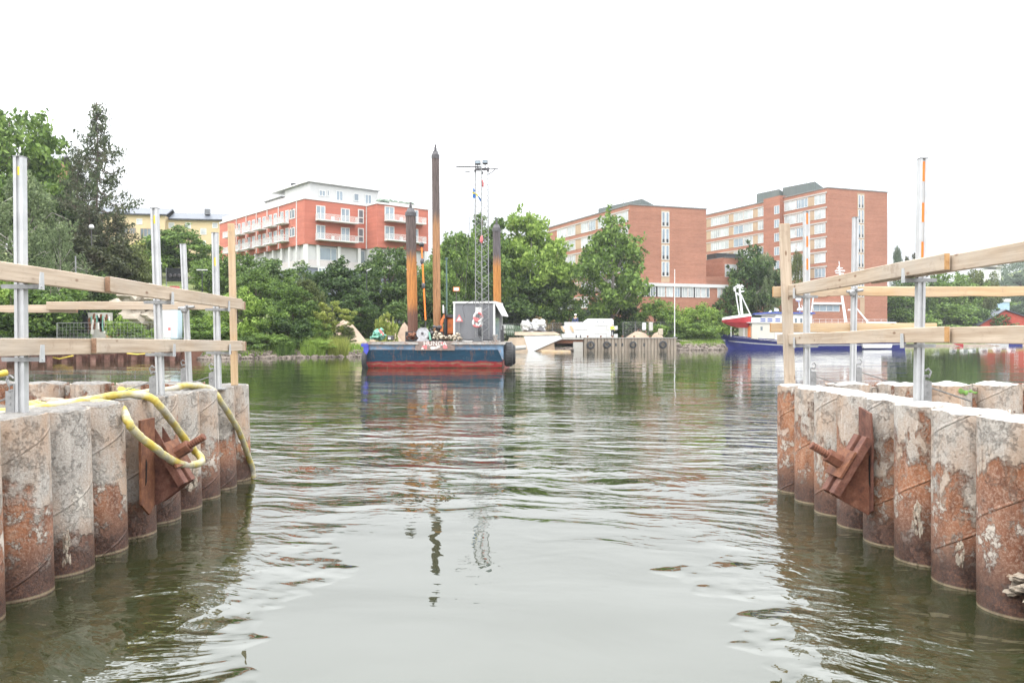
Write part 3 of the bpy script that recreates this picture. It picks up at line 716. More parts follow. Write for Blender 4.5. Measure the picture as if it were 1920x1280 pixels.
for pts, lab in (([W(560//4,760,8.5), W(235,756,8.8), W(262,752,8.9), W(290,750,9.0)], 'yellow scrap of hose on the rubble behind the arch'),):
    b = MB(); b.tube(smooth_pts([W(200,758,8.6), W(225,753,8.8), W(250,756,8.9), W(272,754,9.0)], 6), .02, 8); tag(b.build('hose_scrap', M['hose_y'], smooth=True), lab, 'hose')
# ------------------------------------------------------------------ terrain
SH_U = [-3000, 0, 342, 346, 690, 720, 985, 1268, 1350, 1380, 1700, 1780, 1920, 3200, 6000]
SH_Y = [56, 62, 71, 73, 86, 93, 128, 138, 141, 172, 205, 226, 232, 250, 260]
HL_U = [-3000, 0, 230, 400, 470, 600, 800, 1000, 1300, 1500, 1700, 1900, 6000]
HL_G = [.20, .20, .185, .17, .11, .07, .045, .035, .03, .03, .03, .03, .03]
def shore(u): return float(np.interp(u, SH_U, SH_Y))
def ground(x, y):
    u = CX+FPX*x/max(y, 1); s = y-shore(u)
    if s < -4: return -2.5
    z = np.interp(s, [-4, -.6, .0, 1.2, 6], [-2.5, -.5, .05, .75, 1.3])
    if u < 342: z = -2.5 if s < .3 else .95
    z += max(0, min(s, 130)-9)*float(np.interp(u, HL_U, HL_G))
    if s > 130: z += min(s-130, 400)*.03
    if u > 1600 and y > 380: z += min(1, (u-1600)/400)*min(1, (y-380)/260)*58
    if s > 1: z += .5*mnoise.noise(Vector((x*.08, y*.08, 0)))*min(1, s/10)+.12*mnoise.noise(Vector((x*.5, y*.5, 0)))
    return float(z)
us = list(np.arange(-2600, 4600, 24)); dsn = []
sl = [-30, -8, -3, -1, -.3, .35, 1, 2, 3.5, 6, 9, 13, 18, 24, 32, 42, 55, 70, 90, 115, 150, 200, 280, 400, 600, 900, 1500]
vs = []; fs = []
for u in us:
    for s in sl:
        y = shore(u)+s; x = X_(u, y); vs.append((x, y, ground(x, y)))
n = len(sl)
for i in range(len(us)-1):
    for j in range(n-1): a = i*n+j; fs.append((a, a+n, a+n+1, a+1))
def grass_mat():
    m, nt, b = new_mat('bank_grass'); t = nt.nodes.new('ShaderNodeTexCoord'); v = t.outputs['Object']
    n1 = noise(nt, .12, 8, v, .7); n2 = noise(nt, 2.5, 6, v, .8)
    c = ramp(nt, n1, [(.3, (.07,.10,.025)), (.5, (.14,.17,.045)), (.65, (.24,.24,.09)), (.8, (.26,.22,.14))]).outputs[0]
    c = mixc(nt, ramp(nt, n2, [(.4, 0), (.7, .6)]).outputs[0], c, (.05,.08,.02))
    sp = nt.nodes.new('ShaderNodeSeparateXYZ'); L(nt, v, sp.inputs[0])
    low = ramp(nt, math_(nt, 'ADD', sp.outputs['Z'], math_(nt, 'MULTIPLY', n2, .8)), [(.9, 1), (1.0, 0)]).outputs[0]
    st = ramp(nt, noise(nt, 3, 8, v, .8), [(.35, (.10,.07,.05)), (.6, (.26,.21,.17))]).outputs[0]
    c = mixc(nt, low, c, st)
    L(nt, c, b.inputs['Base Color']); b.inputs['Roughness'].default_value = .95; bump(nt, b, n2, .8, .3); return m
M['grass'] = grass_mat()
b = MB(); b.add(vs, fs); tag(b.build('ground', M['grass'], smooth=True), kind='structure')

# ------------------------------------------------------------------ vegetation
LM = {
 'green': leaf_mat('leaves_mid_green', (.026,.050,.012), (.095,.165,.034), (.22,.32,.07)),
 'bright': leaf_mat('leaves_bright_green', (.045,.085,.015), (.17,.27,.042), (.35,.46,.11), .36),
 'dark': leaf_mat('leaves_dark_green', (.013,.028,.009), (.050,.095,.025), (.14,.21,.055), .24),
 'olive': leaf_mat('leaves_olive', (.040,.056,.018), (.095,.12,.038), (.17,.20,.07), .28),
 'birch': leaf_mat('leaves_birch', (.07,.10,.045), (.14,.19,.085), (.24,.29,.14), .35),
 'needle': leaf_mat('needles_dry', (.022,.032,.014), (.055,.080,.034), (.12,.15,.07), .15, brown=(.085,.075,.045)),
 'pine': leaf_mat('needles_dark', (.018,.026,.012), (.042,.052,.022), (.085,.095,.042), .15, brown=(.065,.055,.03)),
 'yellow': leaf_mat('leaves_yellow_green', (.12,.16,.03), (.24,.28,.06), (.40,.42,.12), .4),
 'dry': leaf_mat('leaves_dry_brown', (.13,.10,.05), (.24,.17,.08), (.36,.28,.14), .3),
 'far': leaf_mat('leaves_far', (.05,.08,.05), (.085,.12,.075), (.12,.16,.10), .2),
}
M['bark'] = rust_mat('bark_brown', [(.05,.04,.03), (.11,.085,.065), (.17,.14,.11)], 9)
M['bark_pale'] = rust_mat('bark_pale', [(.16,.14,.12), (.34,.31,.28), (.48,.45,.42)], 9)
rng = np.random.default_rng(5)
def leaves_mesh(name, C, size, droop=0.0, aspect=.55, mat=None):
    """C: (n,3) leaf centres; rhombic leaves with random tilt"""
    n = len(C); a = rng.normal(size=(n, 3)); a[:, 2] -= droop; a /= np.linalg.norm(a, axis=1)[:, None]
    r = rng.normal(size=(n, 3)); r[:, 2] *= .45
    bb = np.cross(a, r); bb /= np.linalg.norm(bb, axis=1)[:, None]
    s = size*rng.uniform(.6, 1.35, size=(n, 1))
    V = np.stack([C-a*s, C+bb*s*aspect, C+a*s, C-bb*s*aspect], 1).reshape(-1, 3)
    me = bpy.data.meshes.new(name); me.vertices.add(4*n); me.vertices.foreach_set('co', V.astype(np.float32).ravel())
    me.loops.add(4*n); me.loops.foreach_set('vertex_index', np.arange(4*n, dtype=np.int32))
    me.polygons.add(n); me.polygons.foreach_set('loop_start', np.arange(0, 4*n, 4, dtype=np.int32)); me.polygons.foreach_set('loop_total', np.full(n, 4, dtype=np.int32))
    me.update(); me.validate(); me.materials.append(mat or LM['green']); return me
def trunk_mesh(name, limbs, mat):
    b = MB()
    for (pts, r0, r1) in limbs:
        m = len(pts); b.tube(pts, 1, 6, radf=lambda i: r0+(r1-r0)*i/(m-1))
    me = bpy.data.meshes.new(name); me.from_pydata(b.v, [], b.f); me.update(); me.materials.append(mat)
    for p in me.polygons: p.use_smooth = True
    return me
def cluster_pts(c, r, n, flat=.8):
    d = rng.normal(size=(n, 3)); d /= np.linalg.norm(d, axis=1)[:, None]
    rad = r*rng.uniform(.0, 1, size=(n, 1))**.45
    p = d*rad; p[:, 2] *= flat
    return p+np.array(c)
PROTO = {}
def proto_broad(key, seed, nc=75, per=150, rx=.40, zb=.16, top=1.0, leaf=.016, cr=(.055, .11), trunk_r=.018, shape=1.0, bark='bark'):
    rs = random.Random(seed); C = []; cents = []
    zc = (zb+top)/2; hz = (top-zb)/2
    for q in range(nc):
        while True:
            v = Vector((rs.gauss(0,1), rs.gauss(0,1), rs.gauss(0,1))).normalized()
            k = rs.uniform(.25, 1)**.5
            mod = 1+.26*mnoise.noise(v*1.9+Vector((seed*3.3, 0, 0)))+.16*mnoise.noise(v*4.5+Vector((0, seed, 0)))
            wz = v.z
            rr = rx*mod*(1-.22*shape*max(0, wz)-.10*max(0, -wz))
            p = Vector((v.x*rr*k, v.y*rr*k, zc+v.z*hz*min(1.0, mod)*k*.92))
            if p.z > .03: break
        r = rs.uniform(*cr); cents.append((p, r)); C.append(cluster_pts(p, r, int(per*(r/cr[1])**1.5)+25, .72))
    # stray sprays on the outline
    for q in range(26):
        p, r = rs.choice(cents); v = Vector((rs.gauss(0,1), rs.gauss(0,1), rs.gauss(0,1)+.6)).normalized()
        c = p+v*r*.95; t = rng.uniform(0, 1, size=(26, 1)); C.append(np.array(c)+np.array(v)*t*r*.55+rng.normal(size=(26, 3))*r*.14)
    me = leaves_mesh('crown_'+key, np.concatenate(C), leaf)
    limbs = []; tp = [Vector((0,0,-.04)), Vector((.004,.002,.2)), Vector((-.008,.006,.45)), Vector((.006,-.004,.72)), Vector((0,0,top*.92))]
    limbs.append((smooth_pts(tp, 4), trunk_r, trunk_r*.16))
    for p, r in rs.sample(cents, min(24, len(cents))):
        h = max(.06, min(.72, p.z*.62)); s0 = Vector((0, 0, h)); mid = s0.lerp(p, .5)+Vector((0, 0, -.02))
        limbs.append((smooth_pts([s0, mid, p], 3), trunk_r*.42, trunk_r*.08))
    PROTO[key] = (me, trunk_mesh('trunk_'+key, limbs, M[bark]), 2*rx)
def proto_birch(key, seed, nb=95, rx=.36, zb=.1):
    rs = random.Random(seed); C = []; limbs = [([Vector((0,0,-.04)), Vector((.01,0,.35)), Vector((-.01,.01,.7)), Vector((0,0,.97))], .013, .002)]
    for q in range(nb):
        h = rs.uniform(.22, 1.0); a = rs.uniform(0, 2*math.pi); w = rx*(math.sin(min(1, (1.05-h)*1.9)*1.45))*rs.uniform(.35, 1.08)
        p0 = Vector((0, 0, h*.8)); p1 = Vector((math.cos(a)*w*.6, math.sin(a)*w*.6, h+.02)); p2 = Vector((math.cos(a)*w, math.sin(a)*w, h-.03))
        if q % 4 == 0: limbs.append(([p0, p1, p2], .005, .001))
        for k in range(5):
            st = p1.lerp(p2, rs.uniform(0, 1.1))+Vector((rs.gauss(0,.02), rs.gauss(0,.02), 0)); Ln = rs.uniform(.06, .20)
            t = rng.uniform(0, 1, size=(26, 1)); C.append(np.array(st)+t*np.array([rs.gauss(0,.012), rs.gauss(0,.012), -Ln])+rng.normal(size=(26, 3))*.009)
    C = np.concatenate(C); C = C[C[:, 2] > zb*.4]
    PROTO[key] = (leaves_mesh('crown_'+key, C, .011, droop=1.2, aspect=.4, mat=LM['birch']), trunk_mesh('trunk_'+key, limbs, M['bark_pale']), 2*rx)
def proto_spruce(key, seed, rx=.29, sparse=.05, zb=.1):
    rs = random.Random(seed); C = []; limbs = [([Vector((0,0,-.03)), Vector((.006,0,.4)), Vector((-.004,.004,.75)), Vector((.006,0,1.0))], .012, .0015)]
    nb = int(150-60*sparse)
    for q in range(nb):
        h = zb+(.985-zb)*(q/nb)**.9; a = q*2.4+rs.uniform(-.5, .5)
        w = rx*(min(1, (1.0-h)*1.9)**.75*.80+.07)*rs.uniform(.35, 1.3)
        if rs.random() < sparse*.35: w *= .35
        dr = rs.uniform(-.5, .25)*(1-h*.5)
        p0 = Vector((0,0,h)); p1 = p0+Vector((math.cos(a)*w*.55, math.sin(a)*w*.55, dr*w*.8)); p2 = p0+Vector((math.cos(a)*w, math.sin(a)*w, dr*w*.6+.16*w))
        P = smooth_pts([p0, p1, p2], 4); limbs.append((P, .003, .0007))
        nn = int((95-62*sparse)*w/rx)+12
        t = rng.uniform(.12, 1, size=nn)**.7; idx = np.clip((t*(len(P)-1)).astype(int), 0, len(P)-2); fr = t*(len(P)-1)-idx
        A = np.array([tuple(p) for p in P]); pos = A[idx]*(1-fr)[:, None]+A[idx+1]*fr[:, None]
        pos += rng.normal(size=(nn, 3))*np.array([.015, .015, .006])*t[:, None]; pos[:, 2] -= np.abs(rng.normal(size=nn))*.020
        C.append(pos)
    PROTO[key] = (leaves_mesh('crown_'+key, np.concatenate(C), .0115, droop=.5, aspect=.35, mat=LM['needle']), trunk_mesh('trunk_'+key, limbs, M['bark']), 2*rx)
proto_broad('oak', 3, nc=95, per=150)
proto_broad('maple', 8, nc=85, per=170, rx=.36, zb=.10, shape=.7)
proto_broad('lime', 14, nc=100, per=140, rx=.34, zb=.06, shape=1.3)
proto_broad('airy', 21, nc=52, per=120, rx=.40, zb=.2, cr=(.045,.09), leaf=.018)
proto_broad('bush', 31, nc=60, per=130, rx=.5, zb=-.12, leaf=.027, cr=(.09,.17), trunk_r=.014)
proto_broad('thicket', 37, nc=70, per=110, rx=.5, zb=-.15, leaf=.022, cr=(.07,.14), trunk_r=.012)
proto_broad('sapling', 43, nc=30, per=55, rx=.4, zb=.1, leaf=.035, cr=(.08,.14), trunk_r=.012)
proto_birch('birch', 5)
proto_spruce('spruce', 6)
proto_spruce('fir', 16, rx=.30, sparse=0, zb=.04)
TRK = random.Random(77)
def tree(kind, px, ytop, d, wpx, mat, label, group=None, zb=None, cat='tree', name=None, bark=None):
    x = X_(px, d); z0 = ground(x, d)-.1 if zb is None else zb
    H = Z_(ytop, d)-z0; me, tm, w0 = PROTO[kind]; sx = wpx*d/FPX/w0*(1.24 if kind in ('oak','maple','lime','airy') else 1.08)
    nm = name or {'bush':'shrub','thicket':'shrub','sapling':'sapling','birch':'birch_tree','spruce':'spruce_tree','fir':'spruce_tree'}.get(kind, 'broadleaf_tree')
    t = thing(nm, label, cat if kind not in ('bush','thicket') else 'shrub', (x, d, z0), TRK.uniform(0, 6.28), group)
    t.scale = (sx, sx, H)
    for part, mesh in (('crown', me), ('trunk', tm)):
        o = bpy.data.objects.new(part, mesh); scene.collection.objects.link(o); o.parent = t
        if part == 'crown' and mat: o.material_slots[0].link = 'OBJECT'; o.material_slots[0].material = LM[mat]
        if part == 'trunk' and bark: o.material_slots[0].link = 'OBJECT'; o.material_slots[0].material = M[bark]
    return t
G1 = 'trees on the left hillside'; G2 = 'trees and shrubs along the middle bank'; G3 = 'trees by the brick blocks'; G4 = 'trees behind the moored ship'
T = tree
T('oak', 18, 190, 108, 190, 'green', 'tallest broadleaf tree at the left edge, rising above the white post', G1)
T('airy', 60, 240, 112, 80, 'green', 'thin crowned tree between the left edge tree and the spruce', G1)
T('birch', 50, 322, 88, 210, 'birch', 'large pale weeping birch behind the near left post', G1)
T('birch', 112, 418, 84, 100, 'birch', 'smaller pale birch in front of the dark spruces', G1)
T('bush', 12, 500, 78, 130, 'bright', 'bright green shrub at the left frame edge under the upper rail', G1)
T('bush', 95, 520, 76, 150, 'green', 'green shrub between the near post and the fence, under the upper rail', G1)
T('bush', 40, 575, 74, 120, 'green', 'low shrub on the slope at the left edge between the two rails', G1)
T('spruce', 182, 186, 100, 138, 'needle', 'tallest ragged half bare spruce against the sky', G1)
T('spruce', 146, 275, 103, 100, 'needle', 'shorter ragged spruce leaning behind the tallest one', G1)
T('lime', 125, 345, 104, 90, 'dark', 'dark broadleaf tree between birch and spruce', G1)
T('fir', 168, 385, 96, 130, 'pine', 'dense dark conifer below the tall spruce', G1)
T('fir', 218, 398, 98, 125, 'pine', 'dense dark conifer left of the yellow building', G1)
T('oak', 172, 430, 94, 130, 'pine', 'dark olive pine crown with bare trunk below, behind the upper rail', G1)
T('oak', 232, 450, 97, 90, 'olive', 'olive crowned tree at the foot of the yellow building', G1)
T('oak', 90, 455, 92, 120, 'dark', 'dark tree behind the smaller birch', G1)
T('bush', 262, 450, 150, 70, 'yellow', 'yellow flowering shrub on the grass slope', G1)
T('bush', 275, 470, 140, 60, 'bright', 'bright shrub below the yellow flowering one', G1)
T('maple', 345, 424, 150, 112, 'green', 'rounded green tree in front of the yellow building', G1)
T('maple', 315, 455, 148, 55, 'green', 'small green tree left of the rounded hillside tree', G1)
T('bush', 390, 480, 135, 70, 'green', 'green shrub beside the lamp on the slope', G1)
T('bush', 130, 590, 75, 60, 'dark', 'dark shrub inside the quay fence', G1)
T('bush', 245, 600, 76, 60, 'green', 'shrub beside the sprayed wall at the quay', G1)
T('sapling', 222, 585, 74, 40, 'bright', 'thin bright sapling beside the sprayed wall', G1)
T('bush', 285, 612, 76, 40, 'bright', 'low shrub left of the white cabinet', G1)
T('bush', 375, 590, 82, 90, 'bright', 'bright shrub right of the white cabinet', G1)
T('oak', -70, 230, 100, 170, 'green', 'broad tree beyond the left frame edge', G1)
T('maple', -200, 300, 95, 180, 'dark', 'dark tree farther beyond the left frame edge', G1)
T('bush', -90, 520, 76, 160, 'green', 'shrub on the quay slope beyond the left frame edge', G1)
T('oak', -360, 330, 100, 190, 'olive', 'olive tree farthest beyond the left frame edge', G1)
# middle bank
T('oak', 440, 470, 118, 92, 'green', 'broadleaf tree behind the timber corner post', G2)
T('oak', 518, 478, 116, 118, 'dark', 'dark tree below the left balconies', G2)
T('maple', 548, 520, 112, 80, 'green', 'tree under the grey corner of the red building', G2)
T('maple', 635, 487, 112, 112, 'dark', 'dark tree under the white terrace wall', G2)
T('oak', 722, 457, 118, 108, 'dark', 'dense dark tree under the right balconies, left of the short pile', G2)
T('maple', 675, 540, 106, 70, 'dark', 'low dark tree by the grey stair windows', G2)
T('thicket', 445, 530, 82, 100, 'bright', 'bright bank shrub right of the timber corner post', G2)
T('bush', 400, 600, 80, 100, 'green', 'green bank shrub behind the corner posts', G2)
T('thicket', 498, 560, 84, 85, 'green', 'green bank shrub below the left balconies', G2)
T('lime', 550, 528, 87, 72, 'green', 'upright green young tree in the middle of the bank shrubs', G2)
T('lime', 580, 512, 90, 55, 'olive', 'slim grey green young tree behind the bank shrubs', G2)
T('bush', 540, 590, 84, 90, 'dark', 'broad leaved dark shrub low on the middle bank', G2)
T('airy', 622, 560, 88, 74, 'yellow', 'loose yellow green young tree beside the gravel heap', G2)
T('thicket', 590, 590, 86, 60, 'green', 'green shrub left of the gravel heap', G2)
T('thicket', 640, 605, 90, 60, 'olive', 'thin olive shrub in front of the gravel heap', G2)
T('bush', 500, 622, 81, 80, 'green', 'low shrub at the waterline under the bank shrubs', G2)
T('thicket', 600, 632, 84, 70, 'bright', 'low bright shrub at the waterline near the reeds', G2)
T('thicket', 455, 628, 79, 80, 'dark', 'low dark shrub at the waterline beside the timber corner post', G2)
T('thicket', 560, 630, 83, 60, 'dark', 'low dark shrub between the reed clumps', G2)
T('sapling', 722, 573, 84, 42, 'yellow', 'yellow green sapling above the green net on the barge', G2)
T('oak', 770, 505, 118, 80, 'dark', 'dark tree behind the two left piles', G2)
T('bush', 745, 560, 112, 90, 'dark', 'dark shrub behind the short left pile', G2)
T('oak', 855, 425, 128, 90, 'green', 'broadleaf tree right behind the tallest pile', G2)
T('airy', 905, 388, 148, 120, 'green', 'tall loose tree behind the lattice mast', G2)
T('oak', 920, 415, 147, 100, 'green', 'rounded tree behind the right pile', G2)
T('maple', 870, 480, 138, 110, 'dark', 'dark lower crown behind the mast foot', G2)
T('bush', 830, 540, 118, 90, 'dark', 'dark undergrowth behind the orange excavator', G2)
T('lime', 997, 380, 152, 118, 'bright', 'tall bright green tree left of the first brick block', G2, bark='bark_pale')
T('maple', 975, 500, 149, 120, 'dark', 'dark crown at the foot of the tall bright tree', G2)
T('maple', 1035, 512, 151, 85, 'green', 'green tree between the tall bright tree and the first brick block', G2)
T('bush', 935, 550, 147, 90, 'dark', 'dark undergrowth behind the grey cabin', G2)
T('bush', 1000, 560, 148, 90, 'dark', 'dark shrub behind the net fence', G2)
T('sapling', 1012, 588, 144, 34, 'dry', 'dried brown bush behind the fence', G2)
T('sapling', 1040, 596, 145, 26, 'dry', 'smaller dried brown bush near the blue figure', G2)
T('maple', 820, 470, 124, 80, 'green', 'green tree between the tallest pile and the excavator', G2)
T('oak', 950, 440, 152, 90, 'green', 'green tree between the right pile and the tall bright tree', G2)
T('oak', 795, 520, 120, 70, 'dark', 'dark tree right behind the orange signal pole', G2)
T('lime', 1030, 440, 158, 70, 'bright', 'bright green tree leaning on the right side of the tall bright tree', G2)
T('thicket', 1075, 565, 148, 70, 'dark', 'dark shrub at the foot of the nearer brick block, left of the maple', G3)
T('thicket', 1120, 575, 149, 60, 'green', 'green shrub under the large maple', G3)
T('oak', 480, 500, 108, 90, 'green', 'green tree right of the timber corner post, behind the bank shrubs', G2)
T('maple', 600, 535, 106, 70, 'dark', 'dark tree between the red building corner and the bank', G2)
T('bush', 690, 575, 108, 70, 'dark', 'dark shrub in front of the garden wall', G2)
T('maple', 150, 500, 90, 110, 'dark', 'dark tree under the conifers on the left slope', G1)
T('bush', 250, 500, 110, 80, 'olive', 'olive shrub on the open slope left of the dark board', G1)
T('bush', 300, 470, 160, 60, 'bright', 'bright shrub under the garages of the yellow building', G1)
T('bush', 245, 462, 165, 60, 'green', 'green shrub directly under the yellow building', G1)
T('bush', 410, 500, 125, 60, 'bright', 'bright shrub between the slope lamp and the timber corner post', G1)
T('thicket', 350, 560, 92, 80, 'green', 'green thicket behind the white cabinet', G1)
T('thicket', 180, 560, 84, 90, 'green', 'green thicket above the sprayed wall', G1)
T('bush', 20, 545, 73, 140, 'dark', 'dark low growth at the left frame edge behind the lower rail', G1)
# right
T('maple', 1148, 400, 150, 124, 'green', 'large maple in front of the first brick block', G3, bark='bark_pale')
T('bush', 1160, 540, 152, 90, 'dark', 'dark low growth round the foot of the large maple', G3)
T('bush', 1228, 556, 148, 80, 'green', 'spreading green shrub in front of the white window band', G3)
T('bush', 1275, 572, 150, 70, 'bright', 'bright shrub behind the quay pole', G3)
T('thicket', 1320, 560, 150, 76, 'bright', 'bright shrub under the end of the window band', G3)
T('bush', 1310, 600, 147, 80, 'green', 'green shrub above the stony bank left of the ship bow', G3)
T('bush', 1250, 600, 147, 60, 'green', 'green shrub right behind the quay fence end', G3)
T('maple', 1405, 460, 185, 95, 'dark', 'dark round tree between the two brick blocks', G3)
T('maple', 1375, 520, 175, 60, 'dark', 'dark tree at the right end of the window band', G3)
T('birch', 1435, 474, 182, 88, 'birch', 'pale drooping tree left of the wide timber post', G3)
T('birch', 1495, 470, 200, 56, 'olive', 'thin olive tree behind the striped far post', G3)
T('bush', 1340, 580, 160, 70, 'green', 'shrub close to the ship bow', G3)
T('thicket', 1450, 575, 190, 90, 'green', 'green shrub behind the ship front house', G4)
for i, (px, yt, d, w, mt, kd, lab) in enumerate([
 (1535, 560, 215, 70, 'green', 'bush', 'green shrub below the tall brick block, left of the ship funnel'),
 (1590, 545, 222, 90, 'olive', 'thicket', 'olive shrub right of the ship mast'),
 (1640, 530, 235, 100, 'green', 'maple', 'green tree at the lower right corner of the tall brick block'),
 (1683, 462, 270, 46, 'far', 'birch', 'tall airy tree just right of the tall brick block'),
 (1712, 468, 300, 40, 'pine', 'airy', 'dark pine top beside the tall striped post'),
 (1700, 520, 250, 80, 'dark', 'maple', 'dark tree under the lapped rails beside the tall striped post'),
 (1750, 508, 258, 80, 'green', 'oak', 'green tree right of the tall striped post'),
 (1800, 512, 262, 80, 'green', 'maple', 'green tree right of the orange rail end'),
 (1838, 500, 275, 60, 'olive', 'oak', 'olive tree left of the distant white house'),
 (1770, 565, 246, 120, 'green', 'bush', 'broad green shrub between the back rail and the lower rail'),
 (1700, 580, 240, 110, 'green', 'bush', 'green shrub behind the tall striped post, below the back rail'),
 (1835, 570, 250, 90, 'dark', 'bush', 'dark shrub left of the red boathouse'),
 (1895, 562, 330, 70, 'green', 'oak', 'green tree behind the red boathouse roof'),
 (1930, 560, 320, 70, 'far', 'maple', 'pale green tree at the right edge behind the boathouse'),
 (1875, 520, 430, 60, 'far', 'oak', 'hazy tree below the distant white house'),
 (1915, 510, 440, 60, 'far', 'maple', 'hazy tree at the right edge under the sloping rail')]):
    T(kd, px, yt, d, w, mt, lab, G4)
# far wooded hill
def hill_canopy():
    C = []
    for q in range(900):
        u = rng.uniform(1640, 2500); y = rng.uniform(520, 900); x = X_(u, y); g = ground(x, y)
        C.append(cluster_pts((x, y, g+rng.uniform(2, 9)), rng.uniform(3, 6), 45, .8))
    me = leaves_mesh('wood_canopy', np.concatenate(C), .8, mat=LM['far'])
    o = bpy.data.objects.new('wooded_hill', me); scene.collection.objects.link(o)
    tag(o, 'hazy distant wooded hill at the right edge of the photo', 'wood', kind='stuff')
hill_canopy()
# reeds and bank grass at the waterline
def reeds(name, u0, u1, n, h, label, mat, s0=-.4, s1=1.2):
    u = rng.uniform(u0, u1, n); s = rng.uniform(s0, s1, n); vs = np.zeros((n, 3, 3))
    for i in range(n):
        y = shore(u[i])+s[i]; x = X_(u[i], y); g = max(ground(x, y), -.1); hh = h*rng.uniform(.5, 1.15); w = .035
        dx, dy = rng.normal(size=2)*.18*hh; a = rng.uniform(0, 6.28)
        vs[i] = [(x-w*math.cos(a), y-w*math.sin(a), g), (x+w*math.cos(a), y+w*math.sin(a), g), (x+dx, y+dy, g+hh)]
    me = bpy.data.meshes.new(name); me.from_pydata(vs.reshape(-1, 3).tolist(), [], [(3*i, 3*i+1, 3*i+2) for i in range(n)]); me.materials.append(mat)
    o = bpy.data.objects.new(name, me); scene.collection.objects.link(o); tag(o, label, 'reeds' if 'reed' in name else 'grass', kind='stuff')
reeds('reeds', 520, 550, 1300, 1.6, 'reed clump at the waterline below the middle shrubs', LM['green'])
reeds('reeds', 566, 608, 1500, 1.5, 'wider reed clump at the waterline nearer the barge', LM['bright'])
reeds('reeds', 618, 652, 1800, 1.6, 'reed clump at the waterline just left of the barge', LM['yellow'])
reeds('bank_grass', 346, 690, 6000, .7, 'long grass along the middle waterline', LM['bright'], .1, 4)
reeds('bank_grass', 1275, 1375, 2500, .9, 'long grass on the stony bank left of the ship bow', LM['bright'], .6, 5)
def stones(name, u0, u1, n, label, s0=-.7, s1=.9, r0=.12, r1=.4):
    b = MB(); rs = random.Random(int(u0))
    for i in range(n):
        u = rs.uniform(u0, u1); y = shore(u)+rs.uniform(s0, s1); x = X_(u, y); r = rs.uniform(r0, r1)
        b.lump((x, y, max(ground(x, y), -.05)+r*.2), (r, r, r*.7), i, 1, .3)
    tag(b.build(name, M['stone']), label, 'stones', kind='stuff')
M['stone'] = plain('bank_stone', (.15,.12,.10), .9, 0, .35, 3, bmp=.03, dirt=((.08,.07,.05), .6))
stones('stones', 346, 690, 420, 'stones along the middle waterline')
stones('stones', 1268, 1370, 200, 'stones along the bank left of the ship bow', -.6, 2.5, .2, .6)
# ------------------------------------------------------------------ buildings
M['brick'] = brick_mat('warm_brick', (.355,.155,.10), (.30,.125,.078), (.345,.215,.15))
M['brick_dk'] = brick_mat('shaft_brick', (.33,.138,.088), (.285,.115,.075), (.32,.18,.125))
M['redwall'] = brick_mat('red_facade', (.47,.155,.105), (.44,.14,.095), (.41,.14,.10), 1.2, .5)
M['white'] = plain('white_paint', (.60,.60,.585), .6, 0, .04, 1.5, dirt=((.6,.58,.54), .3))
M['white_s'] = plain('white_render', (.50,.50,.49), .8, 0, .05, .4, dirt=((.6,.58,.55), .3))
M['offwhite'] = plain('pale_stone_band', (.38,.36,.33), .8, 0, .08, .6)
M['beige'] = plain('beige_panel', (.36,.26,.17), .7, 0, .1, .5)
M['blind'] = plain('blind_and_sky_reflection', (.40,.42,.42), .25, 0, .35, .22, spec=.6)  # pale colour holds both the blinds and a painted sky reflection
M['glass'] = plain('window_glass', (.14,.17,.19), .06, 0, .35, .3, spec=1.0)
M['glass_lt'] = plain('window_glass_light', (.24,.29,.33), .06, 0, .25, .3, spec=1.0)
M['black'] = plain('black_panel', (.025,.027,.03), .4, 0, .2, 2)
M['roof_g'] = plain('green_copper_sheet', (.105,.125,.12), .6, .1, .12, .4, dirt=((.09,.11,.10), .5), stretch=(3,3,.3))
M['roof_d'] = plain('dark_roof_sheet', (.14,.145,.155), .55, .1, .15, .5)
M['roof_b'] = plain('blue_grey_roof_sheet', (.075,.085,.105), .5, .2, .08, .5)
M['bluegrey'] = plain('blue_grey_cladding', (.16,.175,.215), .7, 0, .08, .8, stretch=(1,1,6))
M['yellow_w'] = plain('yellow_render', (.50,.40,.24), .9, 0, .06, .3, dirt=((.55,.42,.22), .4))
M['rail_glass'] = plain('pale_railing', (.50,.46,.45), .4, 0, .08, 2)
M['concrete'] = plain('pale_concrete', (.34,.325,.295), .9, 0, .12, .6, bmp=.01, dirt=((.30,.27,.23), .5))
M['coping'] = plain('metal_coping', (.20,.20,.19), .5, .4, .1, 1)

class Fac:
    """vertical wall plane through corner C running in direction ang (degrees from +Y towards +X)"""
    def __init__(s, C, ang, out):
        s.C = Vector((C[0], C[1])); a = math.radians(ang); s.u = Vector((math.sin(a), math.cos(a)))
        n = Vector((s.u.y, -s.u.x)); s.n = n if n.dot(Vector(out)) > 0 else -n
    def p(s, t, z, o=0): q = s.C+s.u*t+s.n*o; return Vector((q.x, q.y, z))
    def s(s, px):
        k = (px-CX)/FPX; return (k*s.C.y-s.C.x)/(s.u.x-k*s.u.y)
    def z(s, t, py): return Z_(py, s.C.y+s.u.y*t)
    def box(s, mb, a, b_, z0, z1, o0, o1):
        P = [s.p(a,z0,o0), s.p(b_,z0,o0), s.p(b_,z0,o1), s.p(a,z0,o1), s.p(a,z1,o0), s.p(b_,z1,o0), s.p(b_,z1,o1), s.p(a,z1,o1)]
        return mb.add(P, [(0,3,2,1),(4,5,6,7),(0,1,5,4),(1,2,6,5),(2,3,7,6),(3,0,4,7)])
